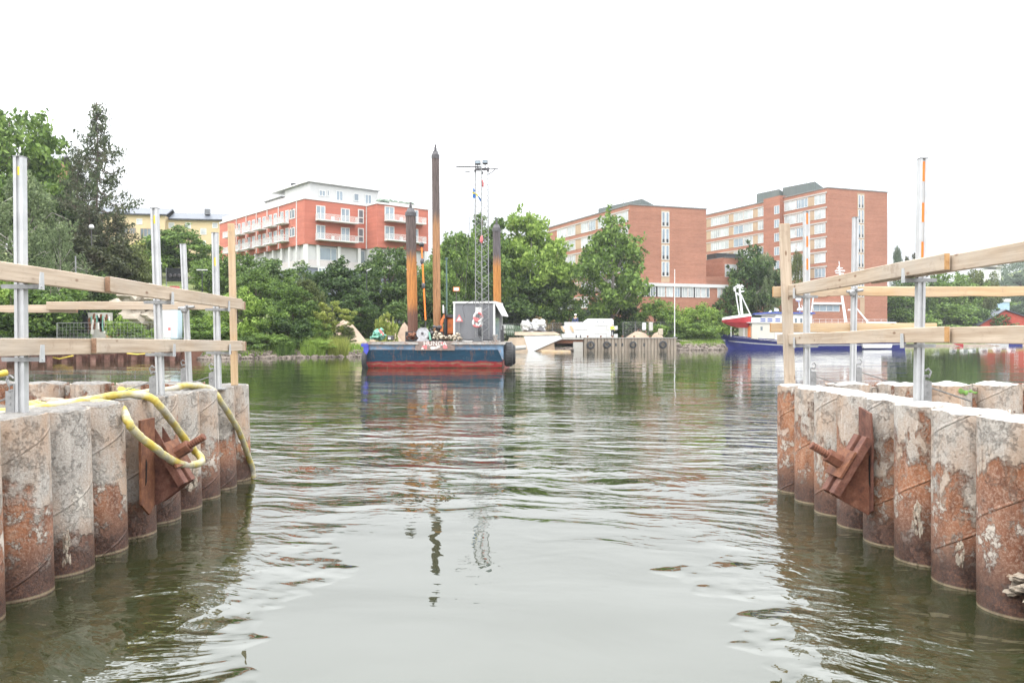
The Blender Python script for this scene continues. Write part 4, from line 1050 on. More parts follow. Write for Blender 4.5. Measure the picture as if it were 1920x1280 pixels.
def window(F, par, a, b_, z0, z1, mull=(), glass='glass', frame='white', fw=.10, hbar=None, name='window', gmats=None, lower=None):
    if a > b_: a, b_ = b_, a
    m = MB(); F.box(m, a, b_, z0, z0+fw, .004, .09); F.box(m, a, b_, z1-fw, z1, .004, .09)
    F.box(m, a, a+fw, z0+fw, z1-fw, .004, .09); F.box(m, b_-fw, b_, z0+fw, z1-fw, .004, .09)
    for k in mull: x = a+(b_-a)*k; F.box(m, x-fw*.45, x+fw*.45, z0+fw, z1-fw, .005, .085)
    if hbar: z = z0+(z1-z0)*hbar; F.box(m, a+fw, b_-fw, z-fw*.5, z+fw*.5, .006, .08)
    w = m.build(name, M[frame], par)
    m = MB(); zl = z0+fw if not lower else z0+(z1-z0)*lower
    F.box(m, a+fw, b_-fw, zl, z1-fw, .003, .03); m.build('pane', M[glass], w)
    if lower:
        m = MB(); F.box(m, a+fw, b_-fw, z0+fw, zl, .003, .035); m.build('lower_panel', M['black'], w)
    return w
WR = random.Random(4)

def brick_block(C, ang_l, ang_r, Ll, Lr, ztop, zbase, label):
    root = thing('brick_office_block', label, 'building', (C[0], C[1], zbase), 0, 'brick blocks on the far bank')
    FL = Fac(C, ang_l, (-1, -.3)); FR = Fac(C, ang_r, (.3, -1))
    c = Vector(C); l = FL.u*Ll; r = FR.u*Lr
    poly = [c, c+r, c+r+l, c+l]
    m = MB(); m.prism([(p.x, p.y) for p in poly], zbase, ztop); m.build('wall', M['brick'], root)
    m = MB(); FL.box(m, -.12, Ll, ztop-.02, ztop+.22, -.3, .12); FR.box(m, .0, Lr+.1, ztop-.02, ztop+.219, -.3, .119)
    m.build('roof_edge', M['coping'], root)
    m = MB(); m.prism([(p.x, p.y) for p in poly], ztop+.005, ztop+.1); m.build('roof', M['roof_d'], root)
    return root, FL, FR

# first brick block
C1 = (X_(1181, 170), 170.0)
b1, FL, FR = brick_block(C1, -23.8, 71.0, 40.0, 18.8, 30.6, 3.0, 'nearer brick office block behind the large maple')
zt = 30.6
for k in range(6):
    z1 = zt-1.25-3.55*k; z0 = z1-2.25
    m = MB(); FL.box(m, .4, 39.8, z1+.12, z1+.42, .005, .12); m.build('window_band', M['offwhite'], b1)
    for (pa, pb) in ((1045,1063),(1064,1079),(1090,1104),(1105,1117),(1122,1134),(1135,1147),(1155,1166),(1167,1178)):
        if k == 5 and pa > 1100: continue
        window(FL, b1, FL.s(pb), FL.s(pa), z0, z1, (.25,.5,.75) if WR.random() < .6 else (.5,), WR.choice(['blind','blind','glass_lt']))
    for (pa, pb) in ((1079.5,1089.5),(1117.5,1121.5),(1148,1154)):
        m = MB(); FL.box(m, FL.s(pb), FL.s(pa), z0, z1, .003, .05); m.build('facade_panel', M['beige'], b1)
a, c_ = FR.s(1240.5), FR.s(1254.5)
for k in range(4):
    za = FR.z(a, 397+31.2*k); zb_ = FR.z(a, 424.5+31.2*k); mid_ = (a+c_)/2
    for (q0, q1) in ((a, mid_-.05), (mid_+.05, c_)): window(FR, b1, q0, q1, zb_, za, (), 'glass_lt', lower=.28, fw=.14)
m = MB(); FR.box(m, a-.1, c_+.1, FR.z(a, 529), FR.z(a, 396)+.3, .001, .003+.02); m.build('window_strip', M['beige'], b1)
# roof house
def roof_house(root, F, s0, s1, o0, o1, z0, zr, zlo, mat, label='roof_house'):
    """plant room: long box with a peaked sheet roof, ridge across"""
    sm = (s0*.35+s1*.65) if False else s0+(s1-s0)*.3
    P = []
    for o in (o0, o1):
        P.append([F.p(s0, z0, o), F.p(s1, z0, o), F.p(s1, zlo, o), F.p(sm, zr, o), F.p(s0, zlo, o)])
    m = MB(); m.add(P[0]+P[1], [(0,1,2,3,4),(9,8,7,6,5),(0,5,6,1),(1,6,7,2),(2,7,8,3),(3,8,9,4),(4,9,5,0)])
    m.build(label, M[mat], root)
def peaked(root, pts, off, z0, mat, name):
    m = MB(); n = len(pts); top = [Vector(p) for p in pts]; bot = [Vector((p[0], p[1], z0)) for p in pts]
    f = Vector(off); V = bot+top+[p+f for p in bot]+[p+f for p in top]; fs = []
    for i in range(n-1):
        fs += [(i, i+1, n+i+1, n+i), (2*n+i+1, 2*n+i, 3*n+i, 3*n+i+1), (n+i, n+i+1, 3*n+i+1, 3*n+i), (i+1, i, 2*n+i, 2*n+i+1)]
    fs += [(0, n, 3*n, 2*n), (n-1, 3*n-1, 4*n-1, 2*n-1)[::1]]
    m.add(V, fs); return m.build(name, M[mat], root)
# folded sheet roofs of the plant rooms: left wall runs with the block, right slope falls to the roof edge
def plant(root, F, FR_, zroof, pa, pb, pc, za, zb_, setb, name='roof_house'):
    sa = pa; A = F.p(sa, za, -setb); s_b = pb; B = F.p(s_b, zb_, -setb)
    v = Vector((FR_.u.x, FR_.u.y, 0)); Lr = pc
    V = [Vector((A.x, A.y, zroof)), Vector((B.x, B.y, zroof)), B, A]
    Cc = B+v*Lr; D = A+v*Lr
    V += [Vector((D.x, D.y, zroof)), Vector((Cc.x, Cc.y, zroof)), Vector((Cc.x, Cc.y, zroof+.25)), Vector((D.x, D.y, zroof+.25))]
    m = MB(); m.add(V, [(0,1,2,3),(4,7,6,5),(1,5,6,2),(3,2,6,7),(0,3,7,4),(0,4,5,1)]); return m.build(name, M['roof_g'], root)
plant(b1, FL, FR, zt, 22, 3, 4.6, zt+2.8, zt+2.1, 5.0)
m = MB(); q = FL.p(9, zt, -4); m.cyl(q, q+Vector((0,0,6)), .06, n=6); m.build('aerial', M['galv_d'], b1)
# podium in front: white fascia, ribbon window, brick base
zP = FR.z(0, 530)
pod = thing('podium_wing', 'low brick wing with a white fascia and ribbon windows below the nearer brick block', 'building', (C1[0], C1[1]-2, 3))
FP = Fac((C1[0]-.2, C1[1]-1.2), 71.0, (.3, -1)); s0 = FP.s(1170); s1 = FP.s(1364)
m = MB(); FP.box(m, s0, s1, 2.5, zP-.7, -12, 0); m.build('wall', M['brick'], pod)
m = MB(); FP.box(m, s0-.1, s1+.1, zP-.7, zP, -12, .25); m.build('fascia', M['white_s'], pod)
zw1 = zP-.78; zw0 = zw1-2.15
for (pa, pb, g) in ((1187,1204,'glass'),(1208,1217,'glass'),(1219,1229,'glass'),(1233,1247,'blind'),(1249,1262,'blind'),(1264,1275,'glass_lt'),(1278,1289,'blind'),(1290,1300,'blind'),(1303,1313,'blind'),(1314,1323,'blind'),(1324,1330,'glass'),(1345,1352,'blind'),(1353,1361,'blind')):
    window(FP, pod, FP.s(pa), FP.s(pb), zw0, zw1, (.5,) if pb-pa > 9 else (), g, fw=.12)
m = MB()
for px in (1206,1218,1231,1277,1302): FP.box(m, FP.s(px)-.22, FP.s(px)+.22, zw0, zw1, .003, .05)
m.build('dark_pier', M['black'], pod)
# stair annex between the blocks
an = thing('brick_annex', 'small brick annex with a dark lid between the two brick blocks', 'building', (X_(1345,185), 185, 10))
FA = Fac((X_(1357, 186), 186.0), 71, (.3,-1)); FA2 = Fac((X_(1357, 186), 186.0), -24, (-1,-.3))
zA = Z_(483, 186); zA0 = Z_(519, 186)
c = Vector((X_(1357,186),186)); r = FA.u*9; l = FA2.u*9
m = MB(); m.prism([tuple(c), tuple(c+r), tuple(c+r+l), tuple(c+l)], 6, zA); m.build('wall', M['brick'], an)
m = MB(); FA.box(m, -.05, 9, zA-.02, zA+.15, -8, .1); m.build('roof', M['coping'], an)
window(FA, an, .3, 3.6, zA0, zA-1.5, (.5,), 'blind'); window(FA, an, 4, 7, zA0, zA-1.5, (.5,), 'blind')
m = MB(); q0 = Fac((X_(1343, 189), 189.0), 71, (.3,-1)); q0.box(m, 0, 7.5, zA+.1, zA+1.4, -4, 0); m.build('roof_lantern', M['black'], an)
m = MB(); FA.box(m, -5.5, 12, zA0-5, zA0-.1, -3, .9); m.build('terrace_wall', M['brick'], an)

# second, taller brick block
C2 = (X_(1551.6, 195), 195.0); zt2 = 38.95
b2, GL2, GR2 = brick_block(C2, -24.0, 70.6, 50.0, 18.6, zt2, 5.0, 'taller brick office block behind the ship with rows of white blinds')
for k in range(7):
    z1 = zt2-1.35-3.62*k; z0 = z1-2.3
    m = MB(); GL2.box(m, .15, GL2.s(1470), z1+.15, z1+.5, .005, .14); m.build('window_band', M['offwhite'], b2)
    if k > 0 or True:
        m = MB(); GL2.box(m, GL2.s(1435.5), 49.5, z1+.15, z1+.42, .005, .12); m.build('window_band', M['offwhite'], b2)
    for (pa, pb, mu) in ((1527.5,1548,(.33,.66)),(1493.5,1515,(.3,.6,.8)),(1471,1492.5,(.5,)),(1421.5,1435.2,(.5,)),(1394.8,1412,(.4,)),(1376,1394,(.5,)),(1350.5,1366.5,(.5,)),(1333.5,1350,(.25,.5,.75))):
        if k > 3 and pa < 1440: continue
        window(GL2, b2, GL2.s(pb), GL2.s(pa), z0, z1, mu, WR.choice(['blind','blind','blind','glass_lt']))
    for (pa, pb) in ((1515.5,1527),(1412.5,1421),(1367,1375.5),(1325,1333)):
        if k > 3 and pa < 1440: continue
        m = MB(); GL2.box(m, GL2.s(pb), GL2.s(pa), z0, z1, .003, .05); m.build('facade_panel', M['beige'], b2)
# stair shaft standing proud of the long side
sA, sB = GL2.s(1468.5), GL2.s(1437.5)
m = MB(); GL2.box(m, sA, sB, 6, zt2+.6, -3, 1.1); sh = m.build('stair_shaft', M['brick_dk'], b2)
FS = Fac((GL2.p(0,0,1.1).x, GL2.p(0,0,1.1).y), -24.0, (-1,-.3))
for k in range(6):
    z1 = zt2-1.9-3.62*k
    window(FS, sh, FS.s(1461.5), FS.s(1452), z1-2.2, z1, (.5,), 'glass_lt')
a, c_ = GR2.s(1609), GR2.s(1619.5)
for k in range(7):
    z1 = GR2.z(a, 365.5+27.7*k); z0 = GR2.z(a, 390.5+27.7*k); mid_ = (a+c_)/2
    for (q0, q1) in ((a, mid_-.12), (mid_+.12, c_)): window(GR2, b2, q0, q1, z0, z1, (), 'glass_lt', lower=.28, fw=.13)
m = MB(); GR2.box(m, a-.25, c_+.25, 8, GR2.z(a, 365)+.4, .001, .02); m.build('window_strip', M['beige'], b2)
plant(b2, GL2, GR2, zt2, 28, 19.3, 7, zt2+3.4, zt2+3.2, 2.4)
plant(b2, GL2, GR2, zt2, 19, 7.5, 5.5, zt2+3.6, zt2+3.2, 3.4)
m = MB(); q = GL2.p(12, zt2, -5); m.cyl(q, q+Vector((0,0,7)), .07, n=6); m.build('aerial', M['galv_d'], b2)
# low wing of the second block seen above the ship
lw = thing('low_wing', 'low brick wing with a white framed entrance below the tall brick block', 'building', (X_(1560,188),188,4))
FW = Fac((X_(1500,188),188.0), 78, (.2,-1)); m = MB(); FW.box(m, 0, 16, 3, Z_(560,190), -8, 0); m.build('wall', M['brick'], lw)
m = MB(); FW.box(m, 3, 11, Z_(571,190), Z_(567,190), .003, .5); m.build('canopy', M['white'], lw)
window(FW, lw, 3.4, 10.4, Z_(584,190), Z_(572,190), (.25,.5,.75), 'glass_lt')

# red apartment building
CR = (X_(571, 150), 150.0); zt3 = 28.35; angl, angr = -40.6, 50.4
rb = thing('apartment_building', 'red and white apartment building with balconies and a white penthouse', 'building', (CR[0], CR[1], 4))
FL3 = Fac(CR, angl, (-1,-.3)); FR3 = Fac(CR, angr, (.3,-1))
P0 = Vector(CR); P1 = P0+FR3.u*13.2; U = -FL3.u; P2 = P1+U*4.0; P3 = P2+FR3.u*11.9; back = FL3.u*43
LE = P0+back; P3b = P3+FL3.u*18; P1b = P1+FL3.u*14
poly = [P0, P1, P2, P3, P3b, P1b, LE+FR3.u*13.2, LE]
zr = Z_(457, 150)
m = MB(); m.prism([tuple(p) for p in poly], zr, zt3); m.build('wall', M['redwall'], rb)
cen = (P0+P3b)/2
inn = [P0+(cen-P0)*.05, P1+FL3.u*.8, P2+FL3.u*.7+FR3.u*.3, P3+FL3.u*.7-FR3.u*.6, P3b, P1b, LE+FR3.u*12, LE+FR3.u*.8]
zw = Z_(497, 150)
m = MB(); m.prism([tuple(p) for p in inn], zw, zr+.02); m.build('white_storey_wall', M['white_s'], rb)
m = MB(); m.prism([tuple(p) for p in poly], zw-.35, zw-.02); m.build('terrace_slab', M['white_s'], rb)
m = MB(); m.prism([tuple(P0+(p-P0)*1.0+(cen-p)*.02) for p in poly], 2, zw-.36); m.build('lower_wall', M['bluegrey'], rb)
m = MB(); FL3.box(m, -.15, 43, zt3-.02, zt3+.35, -.3, .15); FR3.box(m, 0, 13.2, zt3-.02, zt3+.349, -.3, .149)
FB = Fac(tuple(P2), angr, (.3,-1)); FC = Fac(tuple(P1), angl, (-1,-.3)); FB.box(m, -.15, 12.0, zt3-.02, zt3+.351, -.3, .151)
FC.box(m, -4.0, 0, zt3-.02, zt3+.348, -.3, .148); m.build('roof_edge', M['white'], rb)
m = MB(); m.prism([tuple(p) for p in poly], zt3+.003, zt3+.08); m.build('roof', M['roof_d'], rb)
# pilotis of the white storey and parapet
for F_, ss in ((FR3, (.1, 2.5, 6.9, 11.3)), (FL3, (3.2, 6.5, 10, 14, 18, 23, 28)), (FB, (3.2, 7.2, 11))):
    for s in ss: m = MB(); F_.box(m, s, s+.62, zw, zr-.02, -.75, -.02); m.build('column', M['white'], rb)
m = MB(); FR3.box(m, 0, 13.2, zw+.0, zw+1.15, -.12, -.06); FL3.box(m, .0, 30, zw, zw+1.15, -.12, -.06); FB.box(m, 0, 11.8, zw, zw+1.15, -.12, -.06); m.build('parapet', M['rail_glass'], rb)
window(Fac(tuple(inn[0]), angr, (.3,-1)), rb, 2.6, 6.2, zw+1.2, zr-.35, (.65,), 'glass_lt')
window(Fac(tuple(inn[0]), angr, (.3,-1)), rb, 11.0, 12.4, zw+.1, zr-.35, (), 'glass')
def balcony(F, par, a, b_, zf, depth, label=None, rh=1.1):
    if a > b_: a, b_ = b_, a
    m = MB(); F.box(m, a, b_, zf-.22, zf, .004, depth); s = m.build('balcony', M['white'], par)
    m = MB(); F.box(m, a, b_, zf+rh-.06, zf+rh, depth-.06, depth); F.box(m, a, a+.05, zf+rh-.06, zf+rh, .05, depth-.06); F.box(m, b_-.05, b_, zf+rh-.06, zf+rh, .05, depth-.06)
    n = int((b_-a)/.14)
    for i in range(n+1): x = a+.02+(b_-a-.06)*i/n; F.box(m, x, x+.035, zf, zf+rh-.06, depth-.045, depth-.015)
    for x in (a+.01, b_-.04):
        k = int(depth/.14)
        for i in range(k): y = .1+(depth-.15)*i/k; F.box(m, x, x+.03, zf, zf+rh-.06, y, y+.035)
    m.build('railing', M['white'], s)
    m = MB()
    F.box(m, a+(b_-a)*.36, a+(b_-a)*.42, zf+.004, zf+.8, .5, .9); F.box(m, a+(b_-a)*.50, a+(b_-a)*.60, zf+.66, zf+.72, .5, 1.1); F.box(m, a+(b_-a)*.54, a+(b_-a)*.56, zf+.004, zf+.66, .75, .85)
    F.box(m, a+(b_-a)*.44, a+(b_-a)*.50, zf+.40, zf+.45, .5, .9)
    m.build('balcony_furniture', M['white'], s)
def french(F, par, a, b_, z0, z1, g='glass_lt'): window(F, par, a, b_, z0, z1, (.5,), g, fw=.16, name='balcony_door')
for (yt, yb, yf) in ((384, 412, 414.5), (420, 450, 450.5)):
    a = FR3.s(592); e = FR3.s(666)
    zf = FR3.z((a+e)/2, yf+1.2)
    french(FR3, rb, FR3.s(592.5), FR3.s(609.5), zf+.05, zf+2.75); french(FR3, rb, FR3.s(639), FR3.s(655.5), zf+.05, zf+2.75)
    balcony(FR3, rb, a-.1, e, zf, 1.5)
    window(FR3, rb, FR3.s(671), FR3.s(682), zf+.1, zf+2.95, (), 'glass', hbar=.42, fw=.2)
    a = FB.s(720.5); e = FB.s(792); zf = FB.z((a+e)/2, yf+2.2)
    french(FB, rb, FB.s(721), FB.s(739), zf+.05, zf+2.75); french(FB, rb, FB.s(772), FB.s(784), zf+.05, zf+2.75)
    balcony(FB, rb, a, e, zf, 1.5)
for k in range(2):
    zf = zt3-3.75-3.5*k
    for i in range(6):
        s0 = 6.3+i*5.4; 
        french(FL3, rb, s0+.4, s0+1.9, zf+.05, zf+2.5); french(FL3, rb, s0+2.8, s0+4.2, zf+.05, zf+2.5, 'glass')
        balcony(FL3, rb, s0+.3, s0+4.0, zf, 1.5)
        if k == 0 and i: 
            m = MB(); FL3.box(m, s0-.42, s0-.22, zr, zt3, .002, .10); m.build('downpipe', M['white'], rb)
    window(FL3, rb, FL3.s(553.5), FL3.s(543.5), zf+.55, zf+2.35, (.6,), 'glass', fw=.18)
m = MB(); FL3.box(m, FL3.s(556.5)-.1, FL3.s(556.5)+.1, zw-4, zt3, .003, .12); m.build('downpipe', M['white'], rb); m = MB(); FR3.box(m, 13.0, 13.18, zr, zt3, .003, .12); m.build('downpipe', M['white'], rb)
# vents
m = MB()
for k in range(2):
    for i in range(6): FL3.box(m, 5.0+i*5.4, 5.35+i*5.4, zt3-1.5-3.5*k, zt3-1.2-3.5*k, .003, .12)
m.build('wall_vent', M['black'], rb)
# penthouse
CP = P0+FL3.u*2.4+FR3.u*2.2
FPl = Fac(tuple(CP), angl, (-1,-.3)); FPr = Fac(tuple(CP), angr, (.3,-1)); e = FPr.s(709); zt4 = Z_(338.5, CP.y)
pp = [CP, CP+FPr.u*e, CP+FPr.u*e+FL3.u*9, CP+FL3.u*9+FPr.u*(e*.6), CP+FL3.u*30+FPr.u*(e*.6), CP+FL3.u*30]
m = MB(); m.prism([tuple(p) for p in [CP, CP+FPr.u*e, CP+FPr.u*e+FL3.u*11, CP+FL3.u*11]], zt3+.09, zt4-.28); m.build('penthouse_wall', M['white_s'], rb)
m = MB(); m.prism([tuple(CP+(-FL3.u-FPr.u)*.5), tuple(CP+FPr.u*(e+.5)-FL3.u*.5), tuple(CP+FPr.u*(e+.5)+FL3.u*17), tuple(CP-FPr.u*.5+FL3.u*17)], zt4-.27, zt4); m.build('penthouse_roof', M['white'], rb)
for (pa, pb, y0, y1, g) in ((598,610,356,367.5,'glass_lt'),(613,617.5,356,367.5,'glass_lt'),(630,643,357,376,'glass_lt'),(663,673,362,377,'glass_lt'),(684,696.5,364,382,'glass_lt')):
    a, q = FPr.s(pa), FPr.s(pb); window(FPr, rb, a, q, max(FPr.z(a, y1), zt3+.2), FPr.z(a, y0), (.5,) if pb-pa > 11 else (), g, fw=.14)
# stepped pergolas and terraces running back from the penthouse
for (s0, s1, h) in ((13, 21, 2.9), (24, 30, 2.3), (33, 40, 1.8)):
    m = MB(); FPl.box(m, s0, s1, zt3+.09, zt3+h-.2, -6, -.2); FPl.box(m, s0-.2, s1+.2, zt3+h-.2, zt3+h, -6.2, .2); m.build('terrace_house', M['white_s'], rb)
m = MB(); FL3.box(m, .3, 42, zt3+.36, zt3+1.5, -.35, -.25); m.build('terrace_railing', M['rail_glass'], rb)
m = MB(); q = FPl.p(9, zt4, -1); m.box(q.x-.5, q.x+.5, q.y-.3, q.y+.3, zt4+.02, zt4+.9); m.build('roof_fan', M['black'], rb)
# potted greenery on the right roof
m = MB()
for i in range(7): m.lump(FB.p(1.2+i*1.25, zt3+.85, -1.2), (.75,.5,.45), i, 2, .5, 2)
m.build('roof_greenery', plain('grey_green_plants', (.16,.20,.16), .9, 0, .4, 3), rb)
m = MB(); FB.box(m, 3, 12, zt3+.36, zt3+.75, -.5, -.44); m.build('glass_rail', M['rail_glass'], rb)
# grey lower storey windows
for (pa, pb, y0, y1) in ((596,611,501,524),): window(FR3, rb, FR3.s(pa), FR3.s(pb), FR3.z(3, y1), FR3.z(3, y0), (.5,), 'glass_lt', fw=.2)
for y0 in (519, 536.5, 553, 575): window(FR3, rb, FR3.s(671), FR3.s(683), FR3.z(12, y0+14), FR3.z(12, y0), (), 'glass', fw=.25)
m = MB(); FR3.box(m, FR3.s(686.5)-.15, FR3.s(686.5)+.15, 6, zw-.5, .004, .15); m.build('downpipe', M['white'], rb)

# yellow building on the hill
yb = thing('yellow_apartment_building', 'pale yellow apartment building with a dark sheet roof on the hill', 'building', (X_(330,215), 215, 24))
FY = Fac((X_(222,212), 212.0), 82, (0,-1)); e1 = FY.s(309); e2 = FY.s(423); e3 = FY.s(470)
zE = FY.z(e1*.5, 403.5)
m = MB(); FY.box(m, -8, e1, 18, zE, -11, 0); FY.box(m, e1+.01, e3, 18, zE-.9, -11.01, -1.4); m.build('wall', M['yellow_w'], yb)
m = MB()
def gable(m, F, a, b_, z0, rise, o0, o1, ov=.5):
    V = [F.p(a, z0, o1+ov), F.p(b_, z0, o1+ov), F.p(b_, z0+rise, (o0+o1)/2), F.p(a, z0+rise, (o0+o1)/2), F.p(b_, z0, o0-ov), F.p(a, z0, o0-ov)]
    V += [p+Vector((0,0,-.35)) for p in V]
    m.add(V, [(0,1,2,3),(3,2,4,5),(6,9,8,7),(9,11,10,8),(0,6,7,1),(5,4,10,11),(0,3,9,6),(3,5,11,9),(1,7,8,2),(2,8,10,4)])
gable(m, FY, -8.5, e1+.6, zE+.35, 2.4, -11, 0); gable(m, FY, e1+.7, e3+.5, zE-.55, 2.3, -11, -1.4); m.build('roof', M['roof_b'], yb)
m = MB(); FY.box(m, -8.5, e1+.7, zE-.05, zE+.28, .45, .62); FY.box(m, e1+.8, e2, zE-.95, zE-.6, -.95, -.75)
m.build('gutter', M['black'], yb)
for s in (7, 21): 
    m = MB(); FY.box(m, s, s+1.4, zE+1.2, zE+2.7, -5, -4); m.build('chimney', M['roof_d'], yb)
FY2 = Fac((FY.p(0,0,-1.4).x, FY.p(0,0,-1.4).y), 82, (0,-1))
for (F_, pa, pb, y0, y1, g) in ((FY,256,267,410,421,'blind'),(FY2,316,327,416,427,'blind'),(FY2,347,358,415.5,427,'blind'),(FY2,376,387,426,438,'blind'),(FY2,398,408,415,425,'blind'),(FY2,398,404,438,452,'glass'),(FY2,378,386,449,458,'glass_lt')):
    window(F_, yb, F_.s(pa), F_.s(pb), F_.z(5, y1), F_.z(5, y0), (), g, fw=.15)
for (pa, pb, y0, y1) in ((225,240,426,438),(242,255,427,439),(263,290,428,447)): window(FY, yb, FY.s(pa), FY.s(pb), FY.z(5,y1), FY.z(5,y0), (.25,.5,.75), 'glass', fw=.12, frame='beige')

# glimpsed red and yellow house in the hillside trees
hh = thing('hillside_house', 'red brick house glimpsed between the left edge tree and the spruce', 'building', (X_(75,150),150,20))
FH = Fac((X_(40,150),150.0), 80, (0,-1)); m = MB(); FH.box(m, 0, 6.2, 16, Z_(300,150), -8, 0); m.build('wall', M['brick'], hh)
m = MB(); gable(m, FH, -.4, 6.6, Z_(298,150), 2.0, -8, 0); m.build('roof', M['roof_d'], hh)
for pa in (60, 78): window(FH, hh, FH.s(pa), FH.s(pa+9), Z_(340,150), Z_(318,150), (.5,), 'glass_lt')

# distant white house and red boathouse at the right
wh = thing('distant_white_house', 'pale multi storey house on the hazy far hill at the right', 'building', (X_(1865,480),480,20))
FD = Fac((X_(1853,480),480.0), 70, (0,-1)); e = FD.s(1872)
m = MB(); FD.box(m, 0, e, 20, Z_(505,480), -9, 0); FD.box(m, e+.01, e+4, 20, Z_(500,480), -9, -1.5); m.build('wall', M['white_s'], wh)
m = MB(); FD.box(m, -.5, e+4.3, Z_(500,480)+.02, Z_(500,480)+.5, -9.4, .4); m.build('roof', M['offwhite'], wh)
for k in range(3):
    for i in range(3): window(FD, wh, e*(.12+.3*i), e*(.26+.3*i), Z_(512+9*k+5,480), Z_(512+9*k,480), (), 'glass_lt', fw=.3)
bh = thing('red_boathouse', 'red wooden boathouse with a grey sheet roof by the water at the right edge', 'boathouse', (X_(1895,245),245,2))
d0 = 245.0; FBh = Fac((X_(1838,d0), d0), 88, (0,-1)); xm = FBh.s(1884); e = FBh.s(1940); zE = Z_(600,d0); zR = Z_(582,d0)
m = MB(); V = [FBh.p(0,.8,0), FBh.p(e,.8,0), FBh.p(e,zE,0), FBh.p(xm,zR,0), FBh.p(0,zE-1.5,0)]; V += [p+Vector((0,14,0)) for p in V]
M['redwood'] = plain('falu_red_boards', (.34,.055,.035), .9, 0, .15, 1, stretch=(4,4,.3))
m.add(V, [(0,1,2,3,4),(9,8,7,6,5),(0,5,6,1),(1,6,7,2),(2,7,8,3),(3,8,9,4),(4,9,5,0)]); m.build('wall', M['redwood'], bh)
m = MB(); o_ = Vector((0,-.5,.12)); 
for (A, B_) in ((FBh.p(-.8,zE-1.85,0), FBh.p(xm,zR,0)), (FBh.p(xm,zR,0), FBh.p(e+1,zE-.3,0))):
    m.slab([A+o_, B_+o_, B_+o_+Vector((0,15,0)), A+o_+Vector((0,15,0))], (0,0,.25))
m.build('roof', M['roof_b'], bh)
for s in (.28,.46,.62,.80): window(FBh, bh, e*s, e*s+1.3, 3.0, 4.6, (.5,), 'glass', fw=.2)
pb_ = thing('distant_blue_shed', 'pale blue and white shed beyond the boathouse roof', 'shed', (X_(1875,300),300,2)); FZ = Fac((X_(1866,300),300.0), 88, (0,-1))
m = MB(); FZ.box(m, 0, 5.5, 2, Z_(566,300), -6, 0); m.build('wall', plain('pale_blue_boards', (.30,.42,.55), .8, 0, .1, 1), pb_); m = MB(); FZ.box(m, -.3, 5.8, Z_(566,300)+.01, Z_(560,300), -6.2, .3); m.build('roof', M['white_s'], pb_)
# ------------------------------------------------------------------ work barge
def spud_mat(name, zlo, zhi, dark, hot, low):
    m, nt, b = new_mat(name); geo = nt.nodes.new('ShaderNodeNewGeometry'); sp = nt.nodes.new('ShaderNodeSeparateXYZ'); L(nt, geo.outputs['Position'], sp.inputs[0])
    P = geo.outputs['Position']; n1 = noise(nt, 2.2, 8, P, .8, (5, 5, .35)); n2 = noise(nt, 6, 8, P, .8, (3, 3, .15))
    z = math_(nt, 'ADD', sp.outputs['Z'], math_(nt, 'MULTIPLY', math_(nt, 'SUBTRACT', n1, .5), 2.6))
    f1 = math_(nt, 'MULTIPLY', math_(nt, 'SUBTRACT', z, zhi), 1.2, clamp=True); f0 = math_(nt, 'MULTIPLY', math_(nt, 'SUBTRACT', zlo, z), 1.5, clamp=True)
    c = mixc(nt, f1, ramp(nt, n2, [(.36, tuple(x*.3 for x in hot)), (.5, tuple(x*.85 for x in hot)), (.68, tuple(min(1, x*1.25) for x in hot))]).outputs[0], ramp(nt, n2, [(.36, tuple(x*.5 for x in dark)), (.66, tuple(x*2.0 for x in dark))]).outputs[0])
    c = mixc(nt, f0, c, ramp(nt, n2, [(.3, tuple(x*.6 for x in low)), (.7, low)]).outputs[0])
    L(nt, c, b.inputs['Base Color']); b.inputs['Roughness'].default_value = .8; return m
M['spud1'] = spud_mat('short_left_pile_steel', 4.2, 7.0, (.075,.055,.05), (.46,.19,.05), (.15,.07,.045))
M['spud2'] = spud_mat('tall_pile_steel', 2.6, 9.6, (.08,.06,.055), (.36,.185,.085), (.13,.08,.06))
M['spud3'] = spud_mat('right_pile_steel', 2.0, 7.2, (.075,.065,.068), (.46,.20,.05), (.3,.14,.06))
